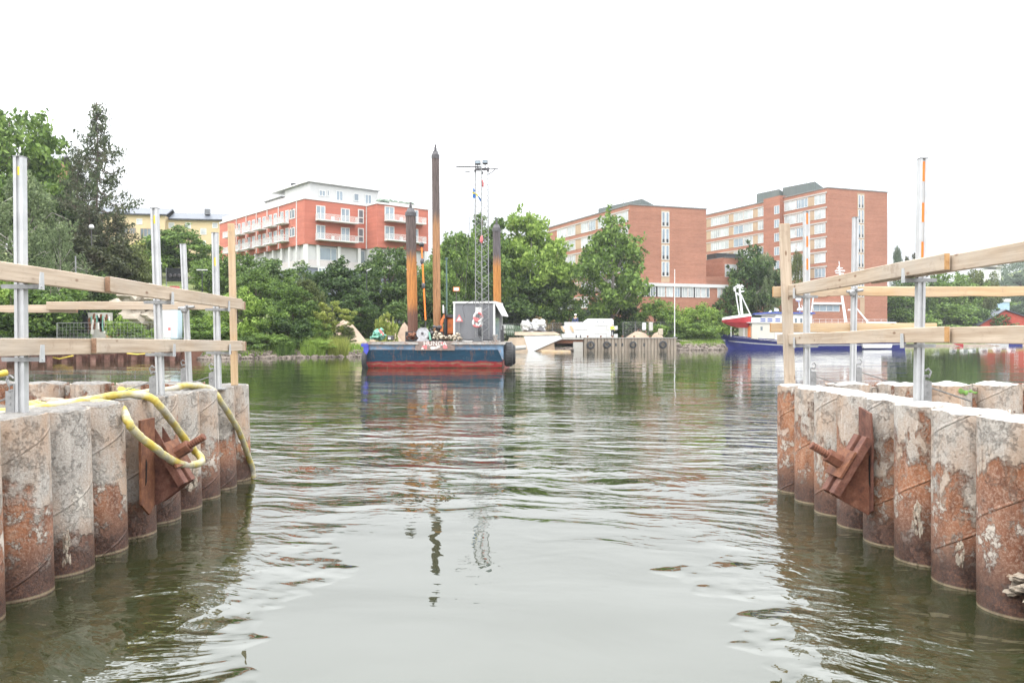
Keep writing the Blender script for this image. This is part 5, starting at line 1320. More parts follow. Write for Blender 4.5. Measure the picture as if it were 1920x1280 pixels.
def hull_mat():
    m, nt, b = new_mat('barge_hull_paint'); t = nt.nodes.new('ShaderNodeTexCoord'); v = t.outputs['Object']; sp = nt.nodes.new('ShaderNodeSeparateXYZ'); L(nt, v, sp.inputs[0])
    n1 = noise(nt, .9, 6, v, .7, (1, 1, 3)); n2 = noise(nt, 3, 8, v, .8, (.5, 1, 2)); z = sp.outputs['Z']
    zz = math_(nt, 'ADD', z, math_(nt, 'MULTIPLY', math_(nt, 'SUBTRACT', n1, .5), .45))
    blue = ramp(nt, n2, [(.3, (.006,.030,.07)), (.7, (.014,.075,.125))]).outputs[0]
    red = ramp(nt, n2, [(.3, (.22,.014,.018)), (.7, (.38,.03,.035))]).outputs[0]
    c = mixc(nt, ramp(nt, zz, [(.40, 1), (.46, 0)]).outputs[0], blue, red)
    st = math_(nt, 'MULTIPLY', ramp(nt, math_(nt, 'ABSOLUTE', math_(nt, 'SUBTRACT', zz, .28)), [(.03, 1), (.09, 0)]).outputs[0], ramp(nt, n2, [(.4, 0), (.55, 1)]).outputs[0])
    c = mixc(nt, math_(nt, 'MULTIPLY', st, .8), c, (.26,.20,.13))
    c = mixc(nt, ramp(nt, zz, [(.0, .9), (.12, 0)]).outputs[0], c, (.04,.035,.015))
    sc = ramp(nt, noise(nt, 5, 8, v, .9, (.4, 1, 1)), [(.61, 0), (.68, .75)]).outputs[0]
    c = mixc(nt, sc, c, (.32,.2,.13))
    ru = ramp(nt, noise(nt, 2.2, 8, v, .8, (1.6, 1, .12)), [(.54, 0), (.64, .75)]).outputs[0]; c = mixc(nt, ru, c, (.20,.10,.06))
    wh = ramp(nt, noise(nt, 3.5, 8, v, .85, (.5, 1, 1.4)), [(.60, 0), (.66, .5)]).outputs[0]; c = mixc(nt, wh, c, (.30,.29,.30))
    L(nt, c, b.inputs['Base Color']); b.inputs['Roughness'].default_value = .5; return m
M['hull'] = hull_mat()
M['band'] = plain('faded_blue_band', (.12,.19,.28), .6, 0, .4, 1.6, dirt=((.28,.19,.15), .9))
M['rimrust'] = plain('worn_deck_edge', (.30,.29,.27), .8, 0, .3, 2.5, dirt=((.22,.10,.06), .9))
M['violet'] = plain('violet_blue_paint', (.05,.06,.36), .5, 0, .15, 2)
M['deck'] = plain('barge_deck_steel', (.15,.11,.09), .9, 0, .3, 1.5, dirt=((.3,.22,.16), .5))
M['rubber'] = plain('black_rubber', (.035,.035,.037), .75, 0, .3, 6, bmp=.004)
BX, BD = -4.99, 50.7
bg = thing('work_barge', 'blue and red flat work barge floating in the middle of the channel', 'barge', (BX, BD, 0), math.radians(-1.6))
def loc(mb_, name, mat, par=None, **k): return mb_.build(name, M[mat] if isinstance(mat, str) else mat, par or bg, world=False, **k)
m = MB(); hw = 4.42
V = []
prof = [(0.0, 1.17), (.55, -.5), (15.3, -.5), (16, 1.17)]
for x0, x1 in ((-hw, hw),): 
    for (y, z) in prof: V += [(x0+(.12 if z < 0 else 0), y, z), (x1-(.12 if z < 0 else 0), y, z)]
m.add(V, [(0,1,3,2),(2,3,5,4),(4,5,7,6),(6,7,1,0),(0,2,4,6),(1,7,5,3)]); loc(m, 'hull', 'hull')
m = MB(); m.box(-hw-.02, hw+.02, -.03, 16.02, 1.171, 1.55); loc(m, 'upper_band', 'band')
m = MB(); m.box(-hw-.14, -.95, -.16, -.031, 1.50, 1.64); m.box(1.1, hw+.14, -.16, -.031, 1.50, 1.64); m.box(-hw-.14, hw+.14, -.03, 16.1, 1.551, 1.66); loc(m, 'gunwale', 'rimrust')
m = MB(); m.box(-hw+.1, hw-.1, .1, 15.9, 1.662, 1.68); loc(m, 'deck', 'deck')
m = MB(); m.slab([(-hw-.05,-.18,1.5),(-hw+.28,-.18,1.5),(-hw+.28,-.18,1.1),(-hw+.1,-.18,.75),(-hw-.02,-.18,1.1)], (0,.14,0)); m.box(-hw-.18,-hw+.25,-.2,-.02,1.36,1.56); loc(m, 'corner_plate', 'violet')
m = MB(); m.slab([(hw-.45,-.05,1.5),(hw+.03,-.05,1.5),(hw+.03,-.05,.55),(hw-.05,-.05,.55)], (0,.03,0)); loc(m, 'corner_plate', 'band')
m = MB()
for i in range(9): x = -3.9+i*.98; m.box(x, x+.05, -.07, -.031, 1.18, 1.5)
loc(m, 'band_rib', 'band')
M['board'] = plain('weathered_name_board', (.20,.15,.13), .8, 0, .35, 3, dirt=((.36,.26,.23), .7))
m = MB(); m.box(-1.16, 1.36, -.10, -.055, 1.14, 1.72); nb = loc(m, 'name_board', 'board')
M['pink'] = plain('faded_pink_paint', (.62,.16,.16), .7, 0, .2, 5); M['chalk'] = plain('chalk_white_paint', (.66,.62,.58), .8, 0, .2, 6)
def text_mesh(s, size, name, mat, parent, locv, rot, ext=.006, spacing=1.0):
    cu = bpy.data.curves.new('lettering', 'FONT'); cu.body = s; cu.size = size; cu.extrude = ext; cu.align_x = 'CENTER'; cu.align_y = 'CENTER'; cu.space_character = spacing
    to = bpy.data.objects.new('lettering_tmp', cu); scene.collection.objects.link(to)
    bpy.context.view_layer.update(); me = bpy.data.meshes.new_from_object(to.evaluated_get(bpy.context.evaluated_depsgraph_get()))
    bpy.data.objects.remove(to); o = bpy.data.objects.new(name, me); scene.collection.objects.link(o); me.materials.clear(); me.materials.append(mat)
    o.parent = parent; o.location = locv; o.rotation_euler = rot; return o
text_mesh('HUNGA', .40, 'lettering', M['chalk'], nb, (.10, -.107, 1.56), (math.pi/2, 0, 0), .004, 1.05)
m = MB()
for (x, z, w, h) in ((-.55,1.36,.3,.26),(.75,1.36,.28,.3),(-.35,1.60,.16,.12),(.55,1.58,.16,.12)): m.lump((x, -.103, z), (w*.5, .008, h*.5), int(x*10)+3, 2, .5, 2)
loc(m, 'paint_blot', 'pink', nb)
m = MB()
for (x, z, w, h) in ((.02,1.28,.45,.16),(-.7,1.26,.16,.12),(.3,1.36,.2,.1)): m.lump((x, -.104, z), (w*.5, .008, h*.5), int(x*10)+9, 2, .5, 2)
loc(m, 'paint_blot', 'chalk', nb)
def tyre(c, axis, r, w, label, group, name='tyre_fender'):
    pr = [(r*.56, -w*.40), (r*.60, -w*.5), (r*.86, -w*.5), (r*.97, -w*.36), (r, -w*.2), (r, w*.2), (r*.97, w*.36), (r*.86, w*.5), (r*.60, w*.5), (r*.56, w*.40), (r*.70, w*.3), (r*.85, 0), (r*.70, -w*.3), (r*.56, -w*.40)]
    m = MB(); m.lathe(pr, 28, c, axis)
    for i in range(28):
        a = 2*math.pi*i/28
        if axis == 'Y': p = Vector((c[0]+math.cos(a)*r*.99, c[1]-w*.3, c[2]+math.sin(a)*r*.99)); q = p+Vector((0, w*.6, 0))
        else: p = Vector((c[0]-w*.3, c[1]+math.cos(a)*r*.99, c[2]+math.sin(a)*r*.99)); q = p+Vector((w*.6, 0, 0))
        m.bar(p, q, .05, .04)
    return tag(m.build(name, M['rubber'], smooth=False), label, 'tyre', group)
tyre((X_(954,51.4), 51.4, .86), 'X', .76, .58, 'big black tyre hung on the right side of the barge', 'tyres on the barge sides')
tyre((X_(961,53.6), 53.6, .80), 'X', .66, .4, 'second black tyre half hidden behind the big one on the barge right side', 'tyres on the barge sides')
tyre((X_(684.5,51.0), 51.05, .50), 'X', .62, .30, 'black tyre hung low on the left side of the barge', 'tyres on the barge sides')
# spud piles
def spud(pxb, pxt, yt, d, r, mat, label, capr=.8):
    B_ = Vector((X_(pxb, d), d, -1.5)); T_ = W(pxt, yt, d); t = thing('steel_pile', label, 'pile', (B_.x, B_.y, 0), 0, 'steel spud piles of the barge')
    m = MB(); n = 20; vs = []
    for P in (B_, T_):
        for k in range(n): a = 2*math.pi*k/n; rr = r*(1 if k % 5 else .86); vs.append(P+Vector((rr*math.cos(a), rr*math.sin(a), 0)))
    m.add(vs, [(k,(k+1)%n,n+(k+1)%n,n+k) for k in range(n)]+[tuple(n+k for k in range(n))]); m.build('shaft', M[mat], t, smooth=True, angle=30)
    m = MB(); m.cyl(T_+Vector((0,0,-.25)), T_+Vector((0,0,.01)), r*1.08, n=20); m.cyl(T_+Vector((0,0,.01)), T_+Vector((0,0,.28)), r*.98, r*.62, n=12)
    m.box(T_.x-.07, T_.x+.07, T_.y-.2, T_.y+.2, T_.z+.25, T_.z+.5); m.cyl(T_+Vector((0,0,.45)), T_+Vector((0,0,.72)), .06, n=8); m.build('lifting_head', M['galv_dk'], t)
    m = MB(); m.box(B_.x-r*1.5, B_.x+r*1.5, B_.y-r*1.5, B_.y+r*1.5, 1.69, 2.35); m.build('guide_sleeve', M['black'], t)
    return t
M['galv_dk'] = plain('dark_cast_steel', (.09,.085,.09), .6, .3, .3, 4)
spud(776, 770, 399, 54, .345, 'spud1', 'short thick steel pile, brown top and orange middle, left on the barge')
spud(820.5, 816.5, 291, 54, .26, 'spud2', 'tallest steel pile rising well above the trees')
spud(934, 931, 428, 59, .30, 'spud3', 'steel pile with orange lower half standing behind the grey cabin')
# cabin
cb = thing('site_cabin', 'grey site cabin with white corner frames standing on the barge', 'cabin', (X_(850,52.0), 52.0, 1.68), math.radians(-9))
M['cabgrey'] = plain('grey_cabin_panel', (.16,.163,.175), .6, 0, .06, .8, dirt=((.2,.2,.2), .3), stretch=(1,1,.3))
cw, cd, ch = 2.76, 2.9, 2.62
def cl(mb_, name, mat, par=None): return mb_.build(name, M[mat], par or cb, world=False)
m = MB(); m.box(.08, cw-.08, .04, cd-.04, .12, ch-.12); cl(m, 'wall_panel', 'cabgrey')
m = MB()
for x in (0, cw-.12): 
    for y in (0, cd-.12): m.box(x, x+.12, y, y+.12, 0, ch-.13)
cl(m, 'corner_post', 'white')
m = MB(); m.box(-.03, cw+.03, -.03, cd+.03, ch-.13, ch); cl(m, 'roof', 'white'); m = MB(); m.box(.12, cw-.12, 0, cd, 0, .12); cl(m, 'base_frame', 'white')
m = MB()
for i in range(1, 12): m.box(i*.23, i*.23+.02, .03, .04, .13, ch-.14)
cl(m, 'panel_rib', 'cabgrey')
m = MB(); m.slab([(cw+.0,.05,ch-.15),(cw+.42,.2,ch-.95),(cw+.42,cd-.2,ch-.95),(cw+.0,cd-.05,ch-.15)], (.02,0,.05)); cl(m, 'side_awning', 'white')
m = MB(); m.box(cw-.075, cw-.06, .4, 1.9, .2, 1.6); cl(m, 'window', 'glass_lt')
m = MB(); m.box(.04, .36, -.05, -.035, 1.45, 2.0) ; 
# triangular warning sign on its stake
ws = thing('warning_sign', 'red edged white triangular sign on a stake before the grey cabin', 'sign', W(861,636,51.8))
c = W(861, 597, 51.7)
m = MB(); m.slab([c+Vector((-.25,0,-.2)), c+Vector((.25,0,-.2)), c+Vector((0,0,.27))], (0,.02,0)); m.build('sign_plate', M['pink'], ws)
m = MB(); m.slab([c+Vector((-.15,-.012,-.145)), c+Vector((.15,-.012,-.145)), c+Vector((0,-.012,.14))], (0,.01,0)); m.build('sign_face', M['white'], ws)
m = MB(); m.cyl((c.x, c.y+.05, 1.68), (c.x, c.y+.05, c.z+.1), .025, n=8); m.build('stake', M['galv_d'], ws)
# lattice mast
lm = thing('lattice_mast', 'slender triangular lattice mast with floodlights on top, in front of the cabin', 'mast', W(903,636,51.4))
d = 51.3; zt_ = Z_(310, d); legs = [Vector((X_(891.5,d), d, 0)), Vector((X_(903,d), d-.72, 0)), Vector((X_(916.5,d), d, 0))]
tops = [Vector((X_(891,d)+.02, d, 0)), Vector((X_(903,d), d-.66, 0)), Vector((X_(915,d)+.0, d, 0))]
legs[1].x = X_(904, d-.72); tops[1].x = X_(902.5, d-.66)
def lp(i, z): f = (z-1.7)/(zt_-1.7); p = legs[i].lerp(tops[i], f); return Vector((p.x, p.y, z))
for i in range(3):
    m = MB(); m.cyl(lp(i, 1.68), lp(i, zt_), .030, n=8); m.build('mast_leg', M['galv_d'], lm)
m = MB(); z = 1.9; q = 0
while z < zt_-.4:
    for i in range(3):
        j = (i+1) % 3; a_, b_ = (i, j) if q % 2 else (j, i); m.bar(lp(a_, z), lp(b_, z+.34), .018, .018)
    z += .34; q += 1
m.build('lattice_bracing', M['galv_d'], lm)
m = MB(); m.bar(W(855,312.5,51), W(903,313.5,51.1), .09, .07); m.bar(W(892,318,51), W(917,317,51.2), .14, .14); m.bar(W(915,316,51.2), W(934,316.5,51.2), .07, .05); m.bar(W(917,327,51.2), W(929,317,51.2), .05, .05); m.bar(W(872,322,51), W(881,322,51), .05, .05); m.bar(W(876,313,51), W(876,322,51), .02, .02)
m.build('crossbar', M['galv_dk'], lm)
for (pa, pb, yt, yb) in ((890.5,901,302,309),(904.5,914.5,301,308)):
    m = MB(); A = W(pa, yb, 51); B_ = W(pb, yt, 51); m.box(A.x, B_.x, 50.8, 51.15, A.z, B_.z); m.box((A.x+B_.x)/2-.03, (A.x+B_.x)/2+.03, 51, 51.06, A.z-.25, A.z); f = m.build('floodlight', M['galv_dk'], lm, bevel=.02)
    m = MB(); m.box(A.x+.03, B_.x-.03, 50.785, 50.80, A.z+.04, B_.z-.04); m.build('lamp_glass', M['glass_lt'], f)
for (px, py) in ((891,320),(904,324),(915,320)):
    m = MB(); m.lump(W(px,py,51.1), (.09,.09,.11), px, 1, .1); m.build('lamp', M['galv_dk'], lm)
m = MB(); m.lump(W(904,344,50.8), (.10,.08,.22), 3, 2, .4); m.build('navigation_light', M['pink'], lm)
m = MB()
for pts in ([W(881,405,51.6), W(877,480,51.5), W(872,560,51.4)], [W(890,320,51.1), W(889,380,51.1), W(890,420,51.2)]): m.tube(smooth_pts(pts, 4), .012, 5)
m.tube(smooth_pts([W(872,596,51.2), W(868,575,51.2), W(880,566,51.0), W(893,563,50.8), W(900,568,50.8), W(893,574,50.8), W(888,566,50.8), W(900,560,50.9)], 5), .018, 5)
m.build('cable', M['galv_dk'], lm)
m = MB(); m.lump(W(903,449,50.6), (.10,.10,.24), 8, 2, .3); m.build('signal_lamp', M['pink'], lm)
# flag
fl = thing('flag', 'small blue and yellow flag tied to the lattice mast', 'flag', W(889,362,50.9))
M['flagb'] = plain('flag_blue', (.03,.13,.38), .8, 0, .1, 4); M['flagy'] = plain('flag_yellow', (.80,.66,.06), .8, 0, .08, 4)
def cloth(name, pts, mat):
    m = MB(); m.slab([W(*p) for p in pts], (0,.012,0)); m.build(name, M[mat], fl)
cloth('blue_field', [(887,352,50.8),(891,357,50.75),(889.5,361,50.8),(887,360.5,50.85)], 'flagb')
cloth('blue_field', [(886.5,363.5,50.8),(892,364,50.75),(891,372,50.8),(886,371,50.85)], 'flagb')
cloth('yellow_cross', [(885,359,50.8),(889.5,361,50.76),(896,365,50.7),(895.5,369,50.75),(891,365,50.8),(885.5,362.5,50.85)], 'flagy')
cloth('blue_field', [(895,366,50.7),(899,369,50.65),(904,377,50.7),(902,379,50.75),(898,373,50.75)], 'flagb')
# orange sounding pole with a ball
op = thing('signal_pole', 'thin orange pole with a black ball between the two left piles', 'pole', W(798,636,53))
m = MB(); m.cyl(W(798,600,53), W(790.5,463,53), .055, n=8); m.build('pole', M['orange_tape'], op)
m = MB(); m.lump(W(790.5,459,53), (.17,.17,.17), 1, 3, .02); m.build('ball', M['black'], op, smooth=True)
for y in (490, 536): 
    m = MB(); m.lump(W(791.5+(y-490)*.05, y, 53), (.13,.13,.22), 2, 2, .1); m.build('float', M['galv_dk'], op, smooth=True)
m = MB(); m.cyl((X_(798.5,53),53.2,1.68), W(798,602,53.1), .04, n=8); m.build('foot', M['galv_dk'], op)
gp = MB(); gp.cyl((X_(838,54.5),54.5,1.68), W(837,487,54.5), .055, n=8); gp.cyl(W(837,487,54.5), W(837,483,54.5), .09, n=8); tag(gp.build('green_pole', plain('grey_green_pole', (.10,.16,.15), .6, 0, .1, 3)), 'grey green pole right of the tallest pile', 'pole')
# excavator
ex = thing('excavator', 'orange excavator half hidden behind the grey cabin', 'excavator', W(840,636,54.2))
M['exor'] = plain('orange_machine_paint', (.72,.20,.05), .45, 0, .12, 1.5, dirt=((.3,.14,.08), .6))
def wb(m, pa, ya, pb, yb, d, dep): A = W(pa, ya, d); B_ = W(pb, yb, d); return m.box(min(A.x,B_.x), max(A.x,B_.x), d, d+dep, min(A.z,B_.z), max(A.z,B_.z))
m = MB(); wb(m, 832, 595, 872, 628, 54.2, 2.2); m.build('engine_cover', M['exor'], ex, bevel=.12)
m = MB(); wb(m, 834, 589.5, 852, 594.5, 54.1, 2.0); m.build('handrail', M['galv_dk'], ex)
m = MB(); wb(m, 826, 628, 872, 636.5, 54.0, 2.6); m.build('crawler_track', M['rubber'], ex, bevel=.1)
m = MB(); m.bar(W(827,606,54), W(835,590,54), .2, .3, up=(0,1,0)); m.bar(W(827,606,54), W(829,630,54), .2, .25, up=(0,1,0)); m.build('dipper', M['exor'], ex)
m = MB(); m.cyl(W(835.5,597,53.6), W(835.5,627,53.6), .13, n=12); m.cyl(W(835,578,53.6), W(835.5,597,53.6), .05, n=8); m.build('hydraulic_cylinder', M['black'], ex)
m = MB(); wb(m, 853, 614, 862, 626, 54.15, .04); m.build('side_hatch', M['galv_dk'], ex)
m = MB(); wb(m, 849.5, 538, 861.5, 546, 54.4, .05); sg = m.build('work_light_board', M['exor'], ex)
m = MB(); wb(m, 851, 539.3, 860, 544.7, 54.37, .03); m.build('board_face', M['white'], sg)
m = MB(); m.cyl(W(855.5,546,54.45), W(856,595,54.6), .03, n=6); m.build('light_stand', M['galv_dk'], ex)
m = MB(); m.cyl(W(831,572,53.8), W(831.5,587,53.8), .06, n=8); m.build('antenna_tube', M['white'], ex)
# winch
wi = thing('cable_winch', 'grey cable drum winch at the barge bow left of the name board', 'winch', W(792,637,51.6))
M['wgrey'] = plain('pale_grey_drum', (.44,.44,.46), .5, .1, .15, 4, dirt=((.2,.18,.17), .6))
c = W(792, 625, 51.5); m = MB(); m.lathe([(.0,-.02),(.10,-.02),(.10,.0),(.34,.0),(.36,-.03),(.385,-.03),(.385,.03),(.30,.05),(.30,.55),(.385,.57),(.385,.62),(0,.62)], 28, c, 'Y'); m.build('drum', M['wgrey'], wi)
m = MB(); m.cyl(c+Vector((0,-.05,0)), c+Vector((0,-.02,0)), .09, n=12); m.build('hub', M['galv_dk'], wi)
m = MB(); m.slab([(c.x-.42,c.y-.02,1.68),(c.x+.42,c.y-.02,1.68),(c.x+.26,c.y-.02,1.9),(c.x-.26,c.y-.02,1.9)], (0,.7,0)); m.build('stand', M['wgrey'], wi)
# lifebuoy stand
ls = thing('lifebuoy_stand', 'white board with red and white lifebuoys on a black footed post before the cabin', 'lifebuoy', W(897,637,51.0))
m = MB(); wb(m, 891.5, 576, 903, 590, 50.98, .03); m.build('backboard', M['white'], ls)
m = MB(); m.cyl(W(900,636,51.05), W(900,575,51.05), .04, n=8); m.build('post', M['galv'], ls)
m = MB(); A = W(897,637,51); m.add([(A.x-.42,A.y-.2,1.68),(A.x+.32,A.y-.2,1.68),(A.x+.32,A.y+.25,1.68),(A.x-.42,A.y+.25,1.68),(A.x-.2,A.y-.1,1.95),(A.x+.2,A.y-.1,1.95),(A.x+.2,A.y+.12,1.95),(A.x-.2,A.y+.12,1.95)], [(0,3,2,1),(4,5,6,7),(0,1,5,4),(1,2,6,5),(2,3,7,6),(3,0,4,7)]); m.build('foot', M['black'], ls)
for (px, py, r, off) in ((896.5,594.5,.25,0),(893.5,605,.22,1),(898.5,607,.17,2)):
    c = W(px, py, 50.9)
    for q in range(4):
        m = MB(); a0 = q*math.pi/2+off*.5; pts = [c+Vector((math.cos(a0+i*.174)*r, (.03*off), math.sin(a0+i*.174)*r*1.1)) for i in range(10)]
        m.tube(pts, .075, 8); m.build('ring_segment', M['white'] if q % 2 else M['pink'], ls, smooth=True)
m = MB(); m.lump(W(901,622,50.95), (.15,.10,.42), 5, 2, .2); m.build('black_bag', M['black'], ls)
# deck clutter
M['net'] = plain('sea_green_net', (.15,.36,.27), .9, 0, .3, 4, bmp=.03, dirt=((.30,.46,.38), .6)); M['rope'] = plain('pale_rope', (.38,.34,.26), .9, 0, .25, 8, bmp=.02, dirt=((.36,.2,.17), .6))
def heap(name, parts_, mat, label, cat, d=51.6, amp=.45):
    m = MB(); rs_ = random.Random(int(parts_[0][0]))
    for i, (px, py, rx, rz) in enumerate(parts_): c = W(px, py, d+.15*(i % 3)); [m.lump(c+Vector((rs_.uniform(-.8,.8)*rx, rs_.uniform(-.3,.2), rs_.uniform(-.7,.8)*rz)), (rx*rs_.uniform(.25,.5), .2, rz*rs_.uniform(.25,.5)), i*7+q, 2, amp, 2.4) for q in range(9)]
    return tag(m.build(name, M[mat]), label, cat)
heap('net_heap', [(705,630,.3,.3),(712,626,.32,.38),(716,632,.3,.25),(702,634,.3,.12),(709,634,.45,.12)], 'net', 'sea green net heap at the left end of the barge deck', 'net', 51.5)
tag(MB().slab([W(709,618,51.2),W(713,617,51.2),W(720,627,51.2),W(717,629,51.2)], (0,.1,0)).build('red_canister', M['pink']), 'red canister lying on the green net', 'canister')
m = MB(); wb(m, 726, 629, 737, 637.5, 51.3, .5); gs = m.build('generator', M['galv_dk'], bevel=.03); tag(gs, 'small dark generator beside the green net', 'generator'); 
m = MB(); wb(m, 728, 632, 732.5, 636, 51.27, .02); m.build('label_plate', M['white'], gs)
heap('rope_heap', [(822,628,.28,.25),(829,632,.35,.18),(838,634,.3,.12),(818,632,.2,.2)], 'rope', 'pale cream rope heap above the name board', 'rope', 51.2)
heap('rag_heap', [(849,632,.22,.2),(857,630,.25,.26),(862,634,.2,.12)], 'rope', 'pinkish rope and rag heap at the cabin corner', 'rope', 51.3)
heap('chain_heap', [(774,630,.25,.25),(768,633,.22,.15),(779,634,.2,.12)], 'rust_b', 'brown chain heap at the foot of the short pile', 'chain', 51.6)
heap('chain_heap', [(812,622,.2,.3),(820,618,.25,.35),(809,630,.2,.2)], 'galv_dk', 'dark machinery heap at the foot of the tallest pile', 'machinery', 52.6)
m = MB(); c = W(801,631,51.2); m.slab([W(803,622,51.2),W(806,622,51.2),W(809,637,51.2),W(805,637,51.2)], (0,.1,0)); tag(m.build('green_strap', M['net']), 'pale green strap hanging beside the winch', 'strap')
m = MB(); c = W(928.5,638,51.3); m.cyl((c.x,c.y,1.68), (c.x,c.y,2.05), .14, n=12); m.cyl((c.x,c.y,2.05), (c.x,c.y,2.13), .19, n=12); m.box(c.x-.28,c.x+.28,c.y-.15,c.y+.15,1.68,1.72); tag(m.build('bollard', M['rimrust']), 'mooring bollard at the right bow corner of the barge', 'bollard')
m = MB(); m.tube(smooth_pts([W(868,636,51.0), W(880,637,50.9), W(888,636.5,50.9), W(915,637,51.0), W(925,636,51.1)], 6), .05, 6); tag(m.build('hose', M['black']), 'black hose lying along the barge bow before the cabin', 'hose')
m = MB(); m.cyl((X_(943,53.5),53.5,1.68), W(943,610,53.5), .05, n=8); m.cyl((X_(940,53.2),53.2,1.68), W(940,618,53.2), .05, n=8); tag(m.build('gas_bottle_rack', M['galv_dk']), 'dark uprights at the right edge of the barge behind the cabin', 'rack')

# ------------------------------------------------------------------ people
M['skin'] = plain('skin', (.52,.33,.24), .6, 0, .05, 4); M['trousers'] = plain('dark_trousers', (.03,.03,.04), .9, 0, .2, 6)
M['hivis'] = plain('high_visibility_yellow', (.45,.60,.05), .7, 0, .08, 4); M['bluecoat'] = plain('dark_blue_jacket', (.03,.05,.12), .8, 0, .2, 4); M['helmet_w'] = plain('white_helmet', (.8,.8,.78), .4, 0, .03, 3)
def skin_part(name, verts, edges, mat, par, root=0):
    me = bpy.data.meshes.new(name); me.from_pydata([v[:3] for v in verts], edges, []); o = bpy.data.objects.new(name, me); scene.collection.objects.link(o); o.parent = par
    md = o.modifiers.new('skin', 'SKIN'); ly = me.skin_vertices[0].data
    for i, v in enumerate(verts): ly[i].radius = (v[3], v[3]*(v[4] if len(v) > 4 else 1)); ly[i].use_root = (i == root)
    s = o.modifiers.new('sub', 'SUBSURF'); s.levels = 2; s.render_levels = 2; me.materials.append(mat); return o
def person(P, h, rot, jacket, helm, label, lean=0):
    t = thing('person', label, 'person', P, rot); k = h/1.78; t.scale = (k, k, k)
    V = [(0,0,.96,.13,.8),(0,-lean*.3,1.18,.125,.75),(0,-lean*.6,1.42,.15,.7),(0,-lean*.8,1.53,.055),(0,-lean,1.60,.065),(0,-lean-.01,1.68,.088),(0,-lean,1.755,.06),
         (.19,-lean*.6,1.42,.055),(.25,-lean*.5-.02,1.15,.044),(.24,-lean-.14,.92,.034),(.24,-lean-.19,.84,.036),
         (-.19,-lean*.6,1.42,.055),(-.27,-lean*.5-.02,1.16,.044),(-.22,-lean-.18,.98,.034),(-.20,-lean-.24,.93,.036),
         (.10,0,.90,.088),(.12,-.02,.50,.06),(.12,.01,.10,.045),(.12,-.14,.03,.04),(-.10,0,.90,.088),(-.12,-.06,.50,.06),(-.13,.02,.10,.045),(-.13,-.13,.03,.04)]
    E = [(0,1),(1,2),(2,3),(3,4),(4,5),(5,6),(2,7),(7,8),(8,9),(9,10),(2,11),(11,12),(12,13),(13,14),(0,15),(15,16),(16,17),(17,18),(0,19),(19,20),(20,21),(21,22)]
    skin_part('body', V, E, M['skin'], t)
    J = [tuple(list(V[i][:3])+[V[i][3]+.022]+list(V[i][4:])) for i in (0,1,2,7,8,9,11,12,13)]
    skin_part('jacket', J, [(0,1),(1,2),(2,3),(3,4),(4,5),(2,6),(6,7),(7,8)], M[jacket], t)
    T_ = [tuple(list(V[i][:3])+[V[i][3]+.014]) for i in (0,15,16,17,19,20,21)]
    skin_part('trousers', T_, [(0,1),(1,2),(2,3),(0,4),(4,5),(5,6)], M['trousers'], t)
    m = MB(); m.lathe([(0,.10),(.06,.09),(.095,.05),(.11,0),(.13,-.005),(.13,-.015),(.0,-.012)], 16, (0,-lean,1.72)); m.build('helmet', M[helm], t, world=False, smooth=True)
    # face
    m = MB(); m.lump((0,-lean-.095,1.655), (.014,.02,.022), 1, 1, .05); m.build('nose', M['skin'], t, world=False)
    return t
dq = 130.0
ZQ = 2.2
# ------------------------------------------------------------------ concrete quay
M['planks'] = plain('stained_concrete_ribs', (.25,.21,.165), .9, 0, .35, .8, bmp=.02, dirt=((.20,.14,.10), .7), stretch=(2.5,2.5,.35))
qa = thing('concrete_quay', 'ribbed concrete quay wall with tyres, left of the ship', 'quay', (X_(1180,133),133,0))
A = Vector((X_(1094,130),130.0)); B_ = Vector((X_(1268,136),136.0)); u = (B_-A).normalized(); nn = Vector((-u.y, u.x)); Lq = (B_-A).length
def qp(s, o, z): p = A+u*s+nn*o; return Vector((p.x, p.y, z))
def qbox(m, s0, s1, o0, o1, z0, z1): P = [qp(s0,o0,z0), qp(s1,o0,z0), qp(s1,o1,z0), qp(s0,o1,z0), qp(s0,o0,z1), qp(s1,o0,z1), qp(s1,o1,z1), qp(s0,o1,z1)]; m.add(P, [(0,3,2,1),(4,5,6,7),(0,1,5,4),(1,2,6,5),(2,3,7,6),(3,0,4,7)]); return m
m = MB(); qbox(m, 0, Lq, 0, 12, -1, ZQ-.12); 
n = int(Lq/.62)
for i in range(n): s = i*Lq/n; qbox(m, s+.06, s+Lq/n-.06, -.14, 0-.001, -.6, ZQ-.121)
m.build('wall', M['planks'], qa)
m = MB(); qbox(m, -.1, Lq+.1, -.25, 12, ZQ-.12, ZQ); m.build('coping', M['concrete'], qa)
for s in (1.7, 4.7, 5.7, 6.9, 11):
    m = MB(); qbox(m, s, s+.28, -.19, -.141, .75, 1.25); m.build('drain_slot', M['black'], qa)
for i, s in enumerate((1.1, 4.0, 8.9, 14.6)):
    c = qp(s, -.45, 1.0); tyre((c.x, c.y, c.z if i else .95), 'Y', .66 if i in (0, 3) else .58, .34, ['tyre at the left end of the ribbed quay wall, near the dark opening', 'tyre second from the left on the ribbed quay wall', 'smaller tyre in the middle of the ribbed quay wall', 'large tyre at the right end of the ribbed quay wall'][i], 'tyres on the quay wall')
for i, s in enumerate((1.0, 3.4, 5.6, 7.4, 9.6, 12.6)):
    m = MB(); c = qp(s, .5, ZQ); m.cyl(c, c+Vector((0,0,.22)), .13, n=10); m.cyl(c+Vector((0,0,.22)), c+Vector((0,0,.3)), .2, n=10); tag(m.build('mooring_post', M['rust_b']), 'rusty mooring post on the quay edge, %s from the dark opening' % ordn[i], 'mooring post', 'rusty mooring posts')
